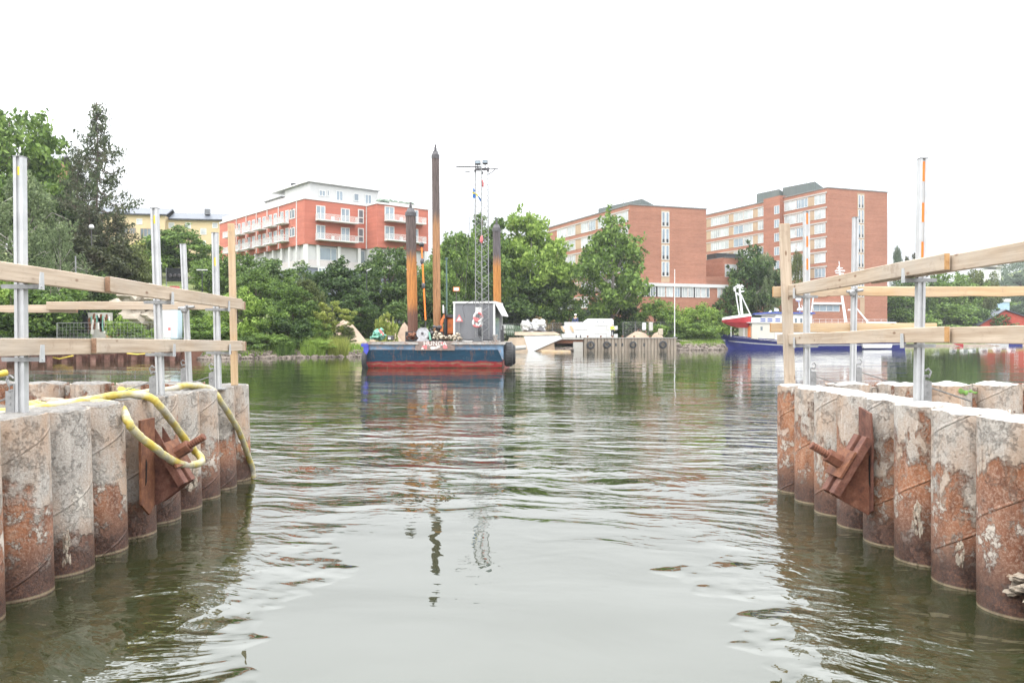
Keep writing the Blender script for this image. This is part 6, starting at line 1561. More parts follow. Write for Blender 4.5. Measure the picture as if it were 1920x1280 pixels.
# landing with steel beams
ld = thing('quay_landing', 'low landing with a rusty steel beam over a dark opening, left end of the quay', 'landing', (X_(1070,129),129,0))
m = MB(); wb(m, 1075, 641, 1093, 659, 129.2, 3); m.build('pier_block', M['concrete'], ld); m = MB(); wb(m, 1039, 636.5, 1093, 643.5, 129.6, .3); m.build('edge_beam', M['rust_b'], ld)
m = MB(); wb(m, 1055, 633.5, 1094, 636.3, 129.3, 8); m.build('deck', M['concrete'], ld); m = MB(); wb(m, 1040, 644, 1093, 659, 133, 1); m.build('back_wall', M['rust_d'], ld)
for px in (1080.5, 1088.5):
    m = MB(); m.cyl(W(px,634,129.5), W(px,628,129.5), .12, n=10); m.build('bollard', M['galv_dk'], ld)
m = MB(); [m.lump(W(px, 655, 129.4), (.7,.5,.4), px, 2, .4) for px in (1046,1054,1062,1070)]; tag(m.build('riprap', M['stone']), 'stones heaped in the dark opening under the landing', 'stones', kind='stuff')
# pale slab ramp
rp = thing('concrete_ramp', 'bright white slanting concrete side wall of a slipway left of the landing', 'ramp', (X_(1020,127),127,0))
m = MB(); m.slab([W(982.5,630,127.5),W(1050,629,128.5),W(1054,635.5,128.5),W(1039,641,128.3),W(999,659,127.5),W(988,659.5,127.2)], (.1,5,0)); m.build('side_wall', M['white_s'], rp)
m = MB(); m.slab([W(1039,641.2,128.5),W(1040.5,658,128.5),W(1000,659.5,127.8)], (0,3,0)); m.build('slope', plain('stained_beige_concrete', (.34,.25,.17), .9, 0, .2, .8, dirt=((.3,.2,.13), .6)), rp)
m = MB(); m.box(X_(1015,118), X_(1069,118), 117.0, 121.5, -.1, .22); tag(m.build('timber_raft', M['wood_new']), 'flat pale timber raft floating before the slipway', 'raft')
m = MB(); m.cyl(W(963,653,119), W(985,651,120), .32, n=16); tag(m.build('concrete_pipe', M['concrete']), 'grey concrete pipe end lying at the waterline right of the barge', 'pipe')
# stacked blocks
st = thing('block_wall', 'long white wall of stacked concrete blocks on the quay', 'wall', (X_(1105,134),134,ZQ))
rs = random.Random(9)
for r_ in range(4):
    z0 = 2.15+r_*.66
    for i in range(5):
        x0 = X_(1053.5,134)+i*1.88+(.5 if r_ % 2 else 0)
        if r_ % 2 and i == 4: continue
        m = MB(); m.box(x0, x0+1.86, 134+rs.uniform(-.04,.04), 136, z0, z0+.65); m.build('concrete_block', M['white_s'], st, bevel=.03)
m = MB(); m.box(X_(1052,134.2), X_(1080,134.2), 134.05, 135, 1.2, 2.14); m.build('footing', M['concrete'], st)
for (px, py) in ((1055,617),(1072,617)):
    m = MB(); c = W(px,py,133.8); m.slab([c+Vector((-.35,0,.5)), c+Vector((.0,0,.5)), c+Vector((.4,0,-.4)), c+Vector((.1,0,-.5))], (0,.3,0)); tag(m.build('wooden_prop', M['wood_new']), 'yellow wooden prop leaning on the white block wall, %s one' % ('left' if px < 1060 else 'right'), 'prop', 'wooden props')
vn = thing('white_van', 'white van roof with small side windows showing above the block wall', 'van', (X_(1122,139),139,1.6))
x0, x1 = X_(1093,139), X_(1150.5,139); zt5 = Z_(597.5,139)
m = MB(); m.slab([(x0,139,2.2),(x1,139,2.2),(x1,139,zt5-.3),(x1-.25,139,zt5),(x0+.9,139,zt5),(x0+.35,139,zt5-.35),(x0,139,zt5-1.0)], (0,2,0)); m.build('body', M['white'], vn, bevel=.08)
for px in (1120, 1132): 
    m = MB(); wb(m, px-1.2, 602, px+1.2, 606, 138.93, .05); m.build('window', M['glass'], vn)
for px in (1103, 1140): 
    m = MB(); m.lathe([(0,-.1),(.3,-.1),(.36,-.05),(.36,.1),(0,.1)], 20, (X_(px,139), 139, 2.05), 'Y'); m.build('wheel', M['rubber'], vn)
def fence(name, p, q, h, step, label, mesh_, mat='galv_d', rails=(1.0,), gap=.35, net=None):
    t = thing(name, label, 'fence', p); p = Vector(p); q = Vector(q); Ln = (q-p).length; n = max(1, int(Ln/step))
    for i in range(n+1):
        c = p.lerp(q, i/n); m = MB(); m.cyl(c, c+Vector((0,0,h)), .035, n=6); m.build('fence_post', M[mat], t)
    m = MB()
    for f in rails: m.bar(p+Vector((0,0,h*f-.02)), q+Vector((0,0,h*f-.02)), .035, .035)
    if mesh_:
        k = int(Ln/gap)
        for i in range(k): c = p.lerp(q, (i+.5)/k); m.bar(c, c+Vector((0,0,h-.04)), mesh_, mesh_)
        for i in range(1, int(h/gap)): m.bar(p+Vector((0,0,i*gap)), q+Vector((0,0,i*gap)), mesh_, mesh_)
    m.build('rails' if not mesh_ else 'wire_mesh', M[mat], t); return t
gz = lambda px, d: (X_(px,d), d, max(ground(X_(px,d), d), 1.0))
fence('site_fence', (X_(945,137),137,2.0), (X_(1095,141),141,2.2), Z_(606,139)-2.1, 2.6, 'site fence of grey mesh panels from the cabin to the white block wall', .02, gap=.3)
fence('site_fence', (X_(1168,143),143,2.1), (X_(1262,146),146,2.2), Z_(604,145)-2.1, 2.2, 'site fence of mesh panels on the right half of the quay', .02, gap=.3)
# stuff by the fence
for i, (px, py, w_, h_) in enumerate(((946,622,12,6),(958,622,11,6),(947,613,11,8),(959,613,10,7))):
    m = MB(); wb(m, px-w_/2, py-h_/2, px+w_/2, py+h_/2, 134, 1.2); tag(m.build('concrete_block', M['white_s'], bevel=.04), 'pale concrete block by the cabin, %s' % ['lower left of four', 'lower right of four', 'upper left of four', 'upper right of four'][i], 'block', 'four pale blocks by the cabin')
m = MB(); 
for i in range(9): m.tube(smooth_pts([W(951+i*3,608+i*.4,133.4), W(949+i*3.4,618,133.2), W(952+i*4,629,133)], 5), .08, 5)
tag(m.build('hanging_net', plain('faded_green_net', (.14,.20,.13), .9, 0, .2, 3)), 'faded green net draped over the fence right of the barge', 'net')
for i, (px, py, rx, rz, mt) in enumerate(((985,612,1.0,.9,'white_s'),(999,616,1.3,.9,'galv_d'),(1010,611,1.0,1.0,'white_s'),(1014,619,.9,.8,'galv_dk'))):
    m = MB(); m.lump(W(px,py,134), (rx,.8,rz), i+3, 3, .5, 1.6); tag(m.build('covered_heap', M[mt]), ['white cover heap nearest the green net', 'grey crumpled sheet heap in the middle', 'white folded sheet on top of the grey heap', 'dark bundle at the right of the grey heap'][i], 'heap', 'covered heaps by the fence')
hw_ = MB(); hw_.slab([W(965,628,131),W(985,629,131),W(1052,627.5,132),W(1040,622,133),W(965,622,133)], (0,3,0)); tag(hw_.build('earth_bank', M['dirt'] if 'dirt' in M else plain('sandy_earth', (.30,.235,.17), .95, 0, .2, .6, bmp=.05, dirt=((.3,.22,.16), .6))), 'sandy earth bank between the barge and the slipway', 'earth bank')
M['dirt'] = plain('sandy_earth', (.30,.235,.17), .95, 0, .2, .6, bmp=.05, dirt=((.3,.22,.16), .6))
hb = MB(); hb.slab([W(955,633,126),W(983,632,126.5),W(990,658,125.5),W(940,660,125)], (0,6,0)); tag(hb.build('earth_bank', M['dirt']), 'trodden earth slope directly right of the barge stern', 'earth bank')
# gravel heaps left of the barge
M['sand'] = plain('pinkish_gravel', (.32,.24,.175), .95, 0, .14, 1.2, bmp=.05, dirt=((.36,.27,.2), .5), stretch=(1,1,2.5))
def cone_heap(px, yt, d, wpx, label, seed, mat='sand'):
    x = X_(px, d); r = wpx*d/FPX/2; z0 = ground(x, d)-.3; h = Z_(yt, d)-z0; m = MB(); vs = []; fs = []; n, k = 40, 12
    for j in range(k+1):
        f = j/k
        for i in range(n):
            a = 2*math.pi*i/n; rr = r*f*(1+.12*mnoise.noise(Vector((math.cos(a)*1.5, math.sin(a)*1.5, seed)))); zz = z0+h*(.2*(1-f)+.8*(.5+.5*math.cos(math.pi*f)))*(1+.08*mnoise.noise(Vector((f*2+math.cos(a), math.sin(a)*1.3, seed))))+.12*mnoise.noise(Vector((rr*math.cos(a), rr*math.sin(a), seed)))
            vs.append((x+rr*math.cos(a), d+rr*math.sin(a)*.8, zz))
    for j in range(k):
        for i in range(n): fs.append((j*n+i, j*n+(i+1)%n, (j+1)*n+(i+1)%n, (j+1)*n+i))
    m.add(vs, fs); tag(m.build('gravel_heap', M[mat], smooth=True), label, 'gravel heap', 'gravel heaps behind the bank')
cone_heap(648, 600, 97, 110, 'largest beige gravel heap behind the yellow green young tree', 1)
cone_heap(722, 597, 102, 80, 'pinkish gravel heap behind the green net on the barge', 2)
cone_heap(758, 605, 104, 50, 'smaller gravel heap beside the short thick pile', 3)
cone_heap(1195, 621, 141, 90, 'low pale rubble heap behind the worker in yellow', 4)
cone_heap(1232, 623, 142, 55, 'low pale rubble heap near the quay pole', 5)
for i, (px, py, w_, h_, mt) in enumerate(((1208,612,7,14,'white_s'),(1221,612,7,16,'offwhite'),(1239,622,9,12,'rope'))):
    m = MB(); wb(m, px-w_/2, py-h_/2, px+w_/2, py+h_/2, 139, .5); tag(m.build('bulk_bag', M[mt], bevel=.1), ['white standing sack left of the sign on the quay', 'white and cream standing sack on the quay', 'cream sack nearest the quay pole'][i], 'sack', 'sacks on the quay')
lp_ = thing('quay_pole', 'tall thin white pole at the right end of the quay', 'pole', (X_(1265,136),136,ZQ)); m = MB(); m.cyl((X_(1265,136),136,ZQ-.1), W(1265,505,136), .085, .06, n=8); m.build('shaft', M['white'], lp_); m = MB(); m.box(X_(1265,136)-.3, X_(1265,136)+.3, 135.7, 136.3, ZQ+.0, ZQ+.12); m.build('base_plate', M['galv_dk'], lp_)
person((X_(1148,133.2), 133.2, ZQ), Z_(606.5,133.2)-ZQ, math.radians(20), 'hivis', 'helmet_w', 'worker in a yellow high visibility jacket and dark trousers on the quay', .05)
person((X_(1079,140), 140, 2.9), Z_(589,140)-2.9, math.radians(-30), 'bluecoat', 'helmet_w', 'figure in a dark blue jacket behind the white block wall')
# vehicle behind blue figure
m = MB(); wb(m, 1082, 580, 1108, 600, 150, 3); k_ = m.build('parked_truck', M['galv_dk'], bevel=.15); tag(k_, 'grey truck body parked at the foot of the nearer brick block', 'truck'); m = MB(); wb(m, 1092, 582, 1106, 591, 149.95, .06); m.build('windscreen', M['glass'], k_)
m = MB(); m.tube(smooth_pts([W(1349,628,151.5), W(1320,635,147), W(1290,639,142), W(1268,637,136.5)], 8), .05, 6); tag(m.build('mooring_rope', M['rope']), 'long mooring rope from the ship bow to the quay', 'rope')
# ------------------------------------------------------------------ moored ship
M['shipblue'] = plain('ship_blue_paint', (.022,.028,.20), .4, 0, .12, .5, dirt=((.05,.06,.22), .4), stretch=(1,1,3))
M['shipwhite'] = plain('ship_white_paint', (.62,.62,.62), .45, 0, .03, .8); M['cream'] = plain('ship_cream_paint', (.50,.48,.42), .5, 0, .05, .8)
M['shipred'] = plain('ship_red_paint', (.46,.035,.045), .45, 0, .12, .8); M['bluetrim'] = plain('ship_blue_trim', (.06,.09,.32), .5, 0, .1, 1)
sp_ = thing('moored_ship', 'long blue hulled ship with white superstructure moored behind the right guard rail', 'ship', (X_(1349,152), 152.0, 0), math.radians(9))
def sl_(m, name, mat, par=None, **k): return m.build(name, M[mat], par or sp_, world=False, **k)
LS = 37.0
def sheer(x): return 2.95-1.25*min(1, x/11)**.8+(.25*max(0, (x-24)/14))
def beam(x): return 3.9*min(1, (max(x, .02)/9))**.6*(1 if x < 33 else 1-.25*((x-33)/6)**2)
xs = [0, .4, 1, 2, 3.2, 5, 7, 9, 12, 16, 20, 25, 30, 34, 37, LS]
def hullshell(m, zlo, zhi, off=0, x0=0):
    vs = []; fs = []; X = [x for x in xs if x >= x0]
    for x in X:
        for j in range(6):
            f = j/5; z = zlo(x)+(zhi(x)-zlo(x))*f; k = .72+.28*min(1, max(0, (z+.3)/2.8)); bw = beam(x-(2.3*(1-min(1, max(0,(z+.2)/3.0)))) if x < 8 else x)*k+off
            xx = x if x > 0 else x
            vs.append((xx+(1.9*(1-min(1, max(0,(z+.2)/3.0))) if x < 5 else 0)*(1-x/5 if x < 5 else 0), -bw, z)); 
    n = len(X); base = len(vs)
    vs += [(v[0], -v[1], v[2]) for v in vs]
    for i in range(n-1):
        for j in range(5):
            a = i*6+j; fs.append((a, a+6, a+7, a+1)); a += base; fs.append((a, a+1, a+7, a+6))
    fs.append(tuple(range((n-1)*6, n*6))+tuple(range(base+n*6-1, base+(n-1)*6-1, -1)))
    m.add(vs, fs)
m = MB(); hullshell(m, lambda x: -.8, sheer); sl_(m, 'hull', 'shipblue', smooth=True, angle=50)
m = MB(); hullshell(m, lambda x: sheer(x)-1.28+.25*min(1,x/10), lambda x: sheer(x)-1.10+.25*min(1,x/10), .03); sl_(m, 'hull_stripe', 'shipwhite')
m = MB(); V = []; 
for x in xs: V.append((x, -beam(x)*.98, sheer(x)-.25))
V += [(x, beam(x)*.98, sheer(x)-.25) for x in reversed(xs)]
m.add(V, [tuple(range(len(V)))]); sl_(m, 'deck', 'cream')
def sb(m, x0, x1, y0, y1, z0, z1): return m.box(x0, x1, y0, y1, z0, z1)
m = MB(); sb(m, 5.2, 9.8, -2.9, 2.9, 2.0, 5.0); fh = sl_(m, 'front_house', 'cream', bevel=.05)
m = MB(); sb(m, 4.4, 11.0, -3.1, 3.1, 5.001, 5.12); sl_(m, 'house_deck', 'shipwhite')
for x in (6.9, 8.8): 
    m = MB(); sb(m, x, x+.42, -2.95, -2.89, 3.6, 4.3); sl_(m, 'window', 'glass', fh)
m = MB(); sb(m, 4.95, 5.35, -2.4, -1.6, 2.3, 4.4); sl_(m, 'orange_door', 'exor', fh)
m = MB(); sb(m, 5.0, 11.5, -3.08, -3.0, 5.15, 6.0)
sl_(m, 'bulwark', 'shipwhite')
m = MB()
for x in (6.8, 8.2, 9.8): sb(m, x, x+1.0, -3.12, -3.082, 5.62, 5.86); sb(m, x, x+1.0, -3.12, -3.082, 5.25, 5.45)
sl_(m, 'bulwark_slot', 'bluetrim')
m = MB(); sb(m, 9.9, 17.5, -2.8, 2.8, 1.9, 6.6); wh_ = sl_(m, 'wheelhouse', 'shipwhite', bevel=.06)
m = MB(); sb(m, 8.0, 18.0, -3.1, 3.1, 6.75, 6.9); sb(m, 8.4, 17.8, -3.0, 3.0, 6.9, 7.05); sl_(m, 'bridge_roof', 'bluetrim')
m = MB(); sb(m, 8.6, 17.6, -2.9, 2.9, 6.61, 6.749); sl_(m, 'bridge_band', 'shipwhite')
for x in (11.0, 12.2, 13.9, 15.0): 
    m = MB(); sb(m, x, x+.42, -2.86, -2.79, 5.1, 5.9); sl_(m, 'window', 'glass', wh_)
m = MB(); sb(m, 17.51, 32, -2.7, 2.7, 1.9, 4.6); dh = sl_(m, 'deck_house', 'shipwhite', bevel=.05)
m = MB(); sb(m, 17.6, 33.5, -3.0, 3.0, 4.61, 4.75); sl_(m, 'deck_house_roof', 'shipwhite')
for i in range(8): 
    m = MB(); x = 18.6+i*1.6; m.lathe([(0,-.03),(.2,-.03),(.2,.02),(0,.02)], 14, (x, -2.71, 3.4), 'Y'); sl_(m, 'porthole', 'glass', dh)
def srail(m, x0, x1, y, z, h, st=1.2):
    k = int((x1-x0)/st)
    for i in range(k+1): x = x0+(x1-x0)*i/k; m.cyl((x,y,z), (x,y,z+h), .03, n=5)
    for f in (.5, 1): m.bar((x0,y,z+h*f), (x1,y,z+h*f), .045, .045)
m = MB(); srail(m, 17.6, 33, -2.95, 4.75, 1.0); srail(m, 33, 38, -3.3, 2.2, 1.0); sl_(m, 'railing', 'shipwhite')
# red workboat on the foredeck
m = MB(); vs = []; fs = []; bx = [-.4, .4, 1.6, 3.2, 4.6, 5.2]; bw = [.05, .55, .95, 1.05, .95, .7]; bz = [5.25, 4.85, 4.45, 4.2, 4.15, 4.3]; tz = [5.65, 5.75, 5.95, 6.15, 6.35, 6.4]
for i in range(6): 
    for (w_, z) in ((-bw[i], tz[i]), (-bw[i]*.75, (tz[i]+bz[i])/2), (0, bz[i]), (bw[i]*.75, (tz[i]+bz[i])/2), (bw[i], tz[i])): vs.append((bx[i]+.2, w_-1.6, z-.1))
for i in range(5):
    for j in range(4): a = i*5+j; fs.append((a, a+1, a+6, a+5))
fs += [(0,1,2,3,4), (25,26,27,28,29)]; m.add(vs, fs); wbt = sl_(m, 'red_workboat', 'shipred', smooth=False)
m = MB(); V = [(bx[i]+.2, -bw[i]*1.05-1.6, tz[i]-.1) for i in range(6)]+[(bx[i]+.2, bw[i]*1.05-1.6, tz[i]-.1) for i in reversed(range(6))]; T2 = [(p[0]*.96+.1, p[1]*.9-.16, p[2]+.42) for p in V]
n = len(V); m.add(V+T2, [tuple(range(n)), tuple(n+k for k in range(n))]+[(i,(i+1)%n,n+(i+1)%n,n+i) for i in range(n)]); sl_(m, 'white_cover', 'shipwhite', wbt)
for x in (1.6, 4.2): m = MB(); m.bar((x,-1.6,2.4), (x,-1.6,4.3), .12, .12); sl_(m, 'davit', 'shipwhite')
# masts
def slz(px, py): # ship-local x,z of a photo point on the ship's centre plane
    d_ = 152.0; a = math.radians(9)
    k = (px-CX)/FPX; x = (k*152.0-X_(1349,152))/(math.cos(a)-k*math.sin(a)); return x, Z_(py, 152+x*math.sin(a))
def smast(m, a, b_, r0, r1=None): 
    x0, z0 = slz(*a); x1, z1 = slz(*b_); m.cyl((x0,0,z0), (x1,0,z1), r0, r1 or r0, n=8)
m = MB(); smast(m, (1392,600), (1386,533), .28, .16); smast(m, (1378,540), (1387,596), .12); smast(m, (1389,552), (1409,594), .12); smast(m, (1378,546),(1376.5,538), .22)
smast(m, (1379,537), (1394,537), .12); smast(m, (1381,541), (1392,534), .1); smast(m, (1382,533), (1393,542), .09); smast(m, (1387,547), (1395,546), .12); smast(m, (1381,550),(1391,556), .2); sl_(m, 'foremast', 'shipwhite')
m = MB(); smast(m, (1586,603), (1579,558), .28, .24); smast(m, (1579,558), (1573,498), .24, .14); smast(m, (1566,508), (1584,508), .14); smast(m, (1569,503), (1580,503), .1); smast(m, (1567,512), (1582,513), .1); smast(m, (1574,497), (1573,490), .08); smast(m, (1590,581), (1604,580), .12); smast(m, (1602,573), (1626,602), .12, .16)
smast(m, (1519,602), (1525,557), .16, .10); sl_(m, 'main_mast', 'shipwhite')
m = MB(); x, z = slz(1497,562); m.lathe([(0,.55),(.35,.45),(.55,.15),(.5,-.2),(.2,-.35),(0,-.35)], 20, (x, 0, z)); smast(m, (1498,566), (1500,590), .12); x, z = slz(1500,578); m.lathe([(0,.3),(.5,.2),(.6,-.2),(0,-.3)], 16, (x, 0, z-.2)); smast(m, (1503,572), (1510,588), .07); sl_(m, 'radar_dome', 'shipwhite', smooth=True, angle=60)
m = MB(); x, z = slz(1456,581); m.lathe([(0,.3),(.4,.15),(.45,-.2),(0,-.4)], 16, (x, 0, z)); smast(m, (1456,582), (1458,592), .1); smast(m, (1453,576), (1453,584), .05); smast(m, (1442,586),(1446,583), .2); sl_(m, 'searchlight', 'shipwhite')
m = MB(); x, z = slz(1540, 604); sb(m, 31.5, 36, -1.5, 1.5, 4.76, 5.3); sl_(m, 'life_raft_rack', 'shipwhite')
m = MB(); m.slab([(27.2,-4.3,.25),(33.0,-4.3,.25),(33.2,-4.3,1.0),(27.0,-4.3,1.0)], (0,.5,0)); sl_(m, 'boarding_platform', 'shipwhite')

# ------------------------------------------------------------------ small boats at the far right
def small_boat(px, d, Lb, hullm, cab, label, rot=0):
    t = thing('small_boat', label, 'boat', (X_(px,d), d, 0), rot, 'small boats moored at the right')
    m = MB(); vs = []; fs = []; st_ = [(0,.03,.95,.5),(.12,.45,.9,.1),(.35,.8,.8,-.15),(.7,.9,.72,-.2),(1,.8,.72,-.15)]
    for (f, w_, zt_, zb_) in st_: vs += [(f*Lb-Lb/2, -w_, zt_), (f*Lb-Lb/2, -w_*.7, zb_), (f*Lb-Lb/2, w_*.7, zb_), (f*Lb-Lb/2, w_, zt_)]
    for i in range(4):
        for j in range(4): a = i*4; fs.append((a+j, a+(j+1)%4, a+4+(j+1)%4, a+4+j))
    fs += [(0,1,2,3), (16,17,18,19)]; m.add(vs, fs); m.build('hull', M[hullm], t, world=False)
    if cab:
        m = MB(); m.slab([(-Lb*.18,-.65,.75),(Lb*.2,-.65,.75),(Lb*.16,-.6,1.0+cab),(-Lb*.06,-.6,1.0+cab)], (0,1.25,0)); m.build('cabin', M['shipwhite'], t, world=False)
        m = MB(); m.box(-Lb*.04, Lb*.14, -.675, -.655, 1.0, 1.0+cab*.7); m.build('window', M['glass'], t, world=False)
    return t
for i, (px, d, Lb, hm, cab, lab) in enumerate([
 (1676,205,5.0,'galv_dk',0,'dark open boat just behind the ship stern'),
 (1700,212,6.0,'shipwhite',.6,'white cabin boat behind the bracket of the striped near post'),
 (1752,225,6.5,'shipwhite',.5,'white cabin boat beside the timber jetty'),
 (1768,228,5.0,'galv_d',0,'grey open boat right of the jetty'),
 (1785,228,5.5,'shipred',.4,'red hulled boat below the orange rail end'),
 (1806,230,6.0,'shipwhite',.5,'white boat next to the red hulled one'),
 (1822,230,5.0,'galv_dk',.4,'dark hulled boat between two white ones'),
 (1842,231,6.5,'shipwhite',.6,'white boat left of the boathouse'),
 (1868,231,6.0,'shipwhite',.4,'white boat before the boathouse wall'),
 (1895,231,6.0,'shipblue',.4,'blue hulled boat before the boathouse at the right edge')]):
    small_boat(px, d, Lb, hm, cab, lab, math.radians(random.Random(i).uniform(-20, 20)))
jt = thing('timber_jetty', 'small timber jetty among the moored boats at the right', 'jetty', (X_(1742,222),222,0)); m = MB(); m.box(X_(1728,222), X_(1753,222), 221, 224, .75, .95); m.build('deck', M['wood'], jt)
for px in (1730,1741,1752): m = MB(); m.cyl((X_(px,221.2),221.2,-1), (X_(px,221.2),221.2,1.1), .12, n=8); m.build('jetty_post', M['bark'], jt)

# ------------------------------------------------------------------ left bank: sheet piling, fences, cabinet, lamps
M['sheet'] = rust_mat('sheet_pile_rust', [(.12,.055,.04), (.26,.13,.10), (.36,.22,.17)], 2)
sw = thing('sheet_pile_wall', 'dark rusty corrugated sheet pile wall along the left waterline', 'quay wall', (X_(170,66), 66, 0))
def uy(u_, off=0): return (X_(u_, shore(u_)-.5), shore(u_)-.5)
P0_ = Vector(uy(-900)); 
segs = [Vector(uy(u_)) for u_ in (-900, 0, 342)]; pts = []
for a_, b_ in zip(segs[:-1], segs[1:]):
    L_ = (b_-a_).length; u2 = (b_-a_)/L_; n2 = Vector((u2.y, -u2.x)); k = int(L_/1.05)
    for i in range(k):
        for (f, o_) in ((0,0),(.40,0),(.52,-.75),(.88,-.75)): p = a_+u2*(i+f)*L_/k-n2*o_*-1*-1; p = a_+u2*(i+f)*L_/k+n2*(-o_*-1); pts.append(p)
pts.append(segs[-1]); vs = []; fs = []
for p in pts: vs += [(p.x,p.y,-1),(p.x,p.y,.88)]
m = MB(); m.add(vs, [(2*i,2*i+2,2*i+3,2*i+1) for i in range(len(pts)-1)]); m.build('piling', M['sheet'], sw)
m = MB()
for a_, b_ in zip(segs[:-1], segs[1:]): m.bar((a_.x,a_.y-.1,.95), (b_.x,b_.y-.1,.95), .9, .16)
m.build('cap_beam', M['offwhite'], sw)
m = MB(); e_ = segs[-1]; m.box(e_.x-.1, e_.x+.15, e_.y, e_.y+6, -1, 1.0); m.build('end_plate', M['rust_d'], sw)
a_, b_ = Vector(uy(-900)), Vector(uy(336)); fence('quay_railing', (a_.x,a_.y+1,.95), (b_.x,b_.y+1,.95), 1.05, 2.0, 'low grey railing along the top of the sheet pile wall', 0, 'galv_d', (1.0,.55))
fence('mesh_fence', (X_(107,69.5),69.5,.95), (X_(300,73.5),73.5,1.1), 2.35, 4.3, 'taller thin mesh fence before the sprayed wall', .012, gap=.28)
m = MB(); m.tube([(X_(90,64.0),63.9,.5), (X_(115,64.3),64.0,.28), (X_(140,64.5),64.3,.52)], .06, 6); tag(m.build('yellow_boom', M['hose_y']), 'yellow float line hanging in a V on the sheet pile wall', 'float line', 'yellow lines on the sheet piling')
m = MB(); m.tube([(X_(240,67),66.8,.66), (X_(262,67.4),67.0,.58), (X_(285,68),67.8,.66)], .06, 6); tag(m.build('yellow_boom', M['hose_y']), 'flatter yellow float line nearer the second post', 'float line', 'yellow lines on the sheet piling')
# sprayed wall and cabinet
gw = thing('sprayed_wall', 'small concrete wall with rust, white and pale green spray paint', 'wall', (X_(185,76),76,1.2))
m = MB(); wb(m, 146, 580, 164, 634, 76.4, .5); m.build('dark_panel', M['black'], gw); m = MB(); m.slab([W(164,586,76),W(207,586,76),W(208,622,76),W(196,634,76),W(174,634,76)], (0,.4,0)); m.build('painted_panel', M['concrete'], gw)
rr2 = random.Random(2)
for i in range(16):
    c = W(166+i*2.6, 588+rr2.uniform(0, 10), 75.96); h_ = rr2.uniform(.5, 1.5); w_ = rr2.uniform(.06, .12); m = MB()
    m.slab([c+Vector((-w_,0,0)), c+Vector((w_,0,.05)), c+Vector((w_+rr2.uniform(-.2,.2),0,-h_)), c+Vector((-w_+rr2.uniform(-.2,.1),0,-h_))], (0,.02,0)); m.build('spray_stroke', M[['rust_b','rust_b','net','chalk'][i % 4]], gw)
cab_ = thing('utility_cabinet', 'tall white and pale blue utility cabinet behind the second post', 'cabinet', (X_(318,77),77,1.1))
m = MB(); wb(m, 302, 580, 320, 636, 77, 1.2); m.build('white_side', M['shipwhite'], cab_); m = MB(); wb(m, 320.3, 581, 333, 635, 77.02, 1.1); m.build('blue_side', plain('pale_blue_panel', (.50,.60,.68), .5, 0, .04, 1), cab_)
m = MB(); wb(m, 315, 614, 319.5, 619, 76.97, .02); m.build('red_sticker', M['pink'], cab_)
m = MB(); wb(m, 198, 627.5, 223, 633, 74.5, 1.0); tag(m.build('orange_pallet_box', M['wood_end'], bevel=.03), 'flat orange brown box behind the quay railing', 'box')
# rock face
rk = MB()
for i in range(16):
    px = 236+rr2.uniform(0, 70); py = 552+rr2.uniform(0, 62); rk.lump(W(px, py, 88+rr2.uniform(-3, 6)), (rr2.uniform(.8,2.0), 1.4, rr2.uniform(.7,1.6)), i, 2, .5, 1.2)
tag(rk.build('rock_outcrop', plain('beige_rock', (.36,.31,.25), .95, 0, .2, .8, bmp=.06, dirt=((.2,.17,.13), .5))), 'beige rock outcrop showing between the shrubs left of the white cabinet', 'rock')
# scoreboard
sbd = thing('dark_signboard', 'dark board with a row of three round lamps on the hillside', 'board', W(328,545,110)); m = MB(); wb(m, 312, 502.5, 344, 527.5, 110, .3); m.build('panel', M['black'], sbd)
for px in (319.5, 327.5, 336): m = MB(); m.lathe([(0,-.1),(.22,-.08),(.26,0),(0,0)], 14, tuple(W(px,516.5,109.98)), 'Y'); m.build('round_lamp', M['galv_dk'], sbd)
m = MB(); wb(m, 311, 502, 312.4, 545, 110.1, .1); wb(m, 343, 527.6, 344.4, 545, 110.1, .1); m.build('post', M['galv'], sbd)
m = MB(); wb(m, 318, 536, 331, 541, 108, 1); tag(m.build('red_white_container', M['pink']), 'small red topped container under the dark board', 'container')
fence('black_fence', W(345,547,107), W(392,545,110), Z_(513.5,108)-Z_(546,108), 2.4, 'black posted fence on the slope right of the dark board', 0, 'black', (1.0,))
for (px, pyt, pyb, d_, lab, tw) in ((378,509,566,105,'dark street lamp with two flat heads on the slope', 1),(302,496.5,560,105,'slim lamp beside the second left post', 0)):
    t = thing('street_lamp', lab, 'street lamp', W(px, pyb, d_)); m = MB(); m.cyl(W(px+1,pyb,d_), W(px+1,pyt,d_), .09, .06, n=8); m.build('lamp_post', M['black'], t)
    m = MB(); 
    for s in ((-1, 1) if tw else (-1,)): m.bar(W(px+1,pyt,d_), W(px+1+s*7,pyt-2,d_), .08, .08)
    m.build('lamp_arm', M['galv_dk'], t)
    for s in ((-1, 1) if tw else (-1,)): m = MB(); c = W(px+1+s*5,pyt-2.2,d_); m.box(c.x-.35, c.x+.35, c.y-.15, c.y+.15, c.z, c.z+.12); m.build('lamp_head', M['shipwhite'], t)
t = thing('park_lamp', 'round pale globe lamp on a pole in front of the dark conifers', 'street lamp', W(172,480,92)); m = MB(); m.lump(W(171.5,425.5,92), (.28,.28,.28), 1, 3, .01); m.build('globe', M['shipwhite'], t, smooth=True); m = MB(); m.cyl(W(172,560,92), W(171.5,430,92), .05, n=6); m.build('lamp_post', M['galv_dk'], t)
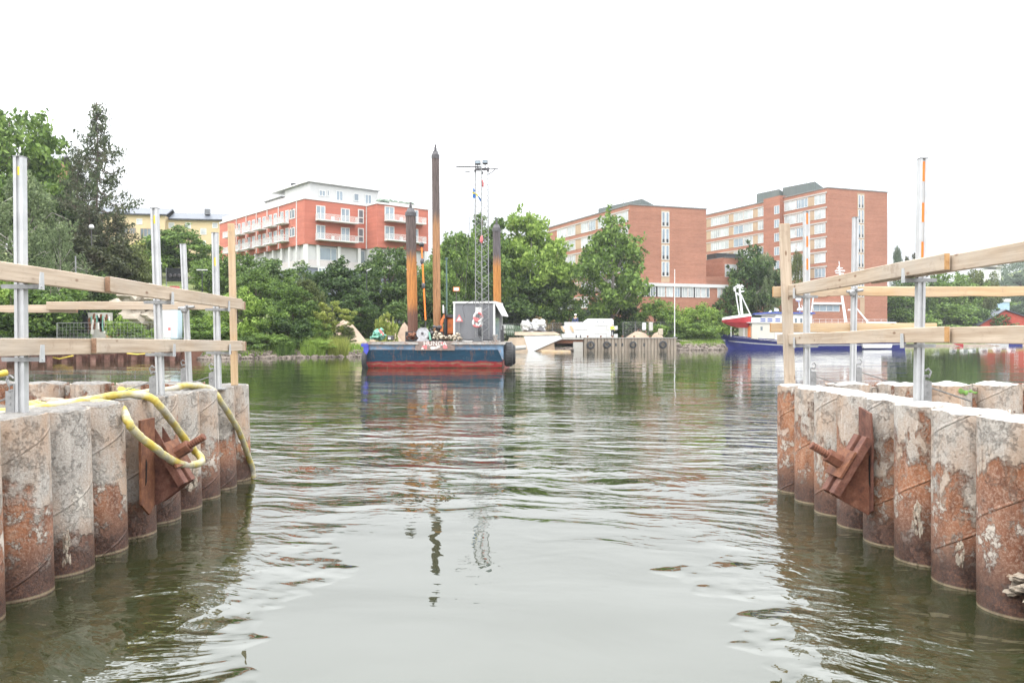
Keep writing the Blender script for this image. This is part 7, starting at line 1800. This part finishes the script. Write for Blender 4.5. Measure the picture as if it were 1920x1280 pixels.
m = MB(); m.cyl(W(144,600,84), W(141.5,480,84), .075, n=8); tag(m.build('grey_pole', M['galv_d']), 'plain grey pole on the left slope between the rails', 'pole')
# street lamp by the grey wall, garden wall
t = thing('street_lamp', 'slim black street lamp before the grey stair windows', 'street lamp', (X_(687,108),108,3)); m = MB(); m.cyl((X_(687.5,108),108,2), W(687.5,505,108), .09, .06, n=8); m.build('lamp_post', M['black'], t); m = MB(); m.bar(W(687.5,508,108), W(696,503.5,108), .16, .10); m.build('lamp_head', M['shipwhite'], t)
m = MB(); m.box(X_(640,120), X_(700,120), 120, 121, 2, Z_(590,120)); tag(m.build('garden_wall', M['concrete']), 'pale low wall under the grey stair windows', 'wall')

# ------------------------------------------------------------------ spray paint on the inner pile faces
for (px, py, d_, r_, seed, mt, lab) in ((1816,733,9.33,(.035,.003,.028),4,'spray_g','bright green spray blot on the inside of the right end wall'),(1535,727,9.32,(.05,.008,.02),6,'flagy','small yellow spray blot on the right end wall rim'),(242,729,10.05,(.06,.004,.025),9,'spray_y','yellow green spray blot on the inside of the left end wall')):
    if mt == 'spray_g': M[mt] = plain('green_spray', (.14,.26,.06), .8, 0, .3, 12)
    if mt == 'spray_y': M[mt] = plain('yellow_spray', (.60,.65,.10), .8, 0, .3, 12)
    m = MB()
    for i in range(4): c = W(px+i*9-14, py+(i % 2)*3, d_); m.lump(c, (r_[0]*.8, .006, r_[2]*(1.1-.2*i)), seed+i, 2, .6, 2)
    tag(m.build('spray_mark', M[mt]), lab, 'paint mark')

# ------------------------------------------------------------------ air
hz = bpy.data.materials.new('harbour_haze'); hz.use_nodes = True; nt = hz.node_tree; nt.nodes.clear()
ho = nt.nodes.new('ShaderNodeOutputMaterial'); hv = nt.nodes.new('ShaderNodeVolumePrincipled'); hv.inputs['Color'].default_value = (.93,.96,1.0,1); hv.inputs['Density'].default_value = .00016
nt.links.new(hv.outputs[0], ho.inputs['Volume'])
b = MB(); b.box(-1400, 1900, -70, 1700, -4, 130); o = b.build('haze', hz); tag(o, 'thin summer haze over the harbour', 'haze', kind='stuff')
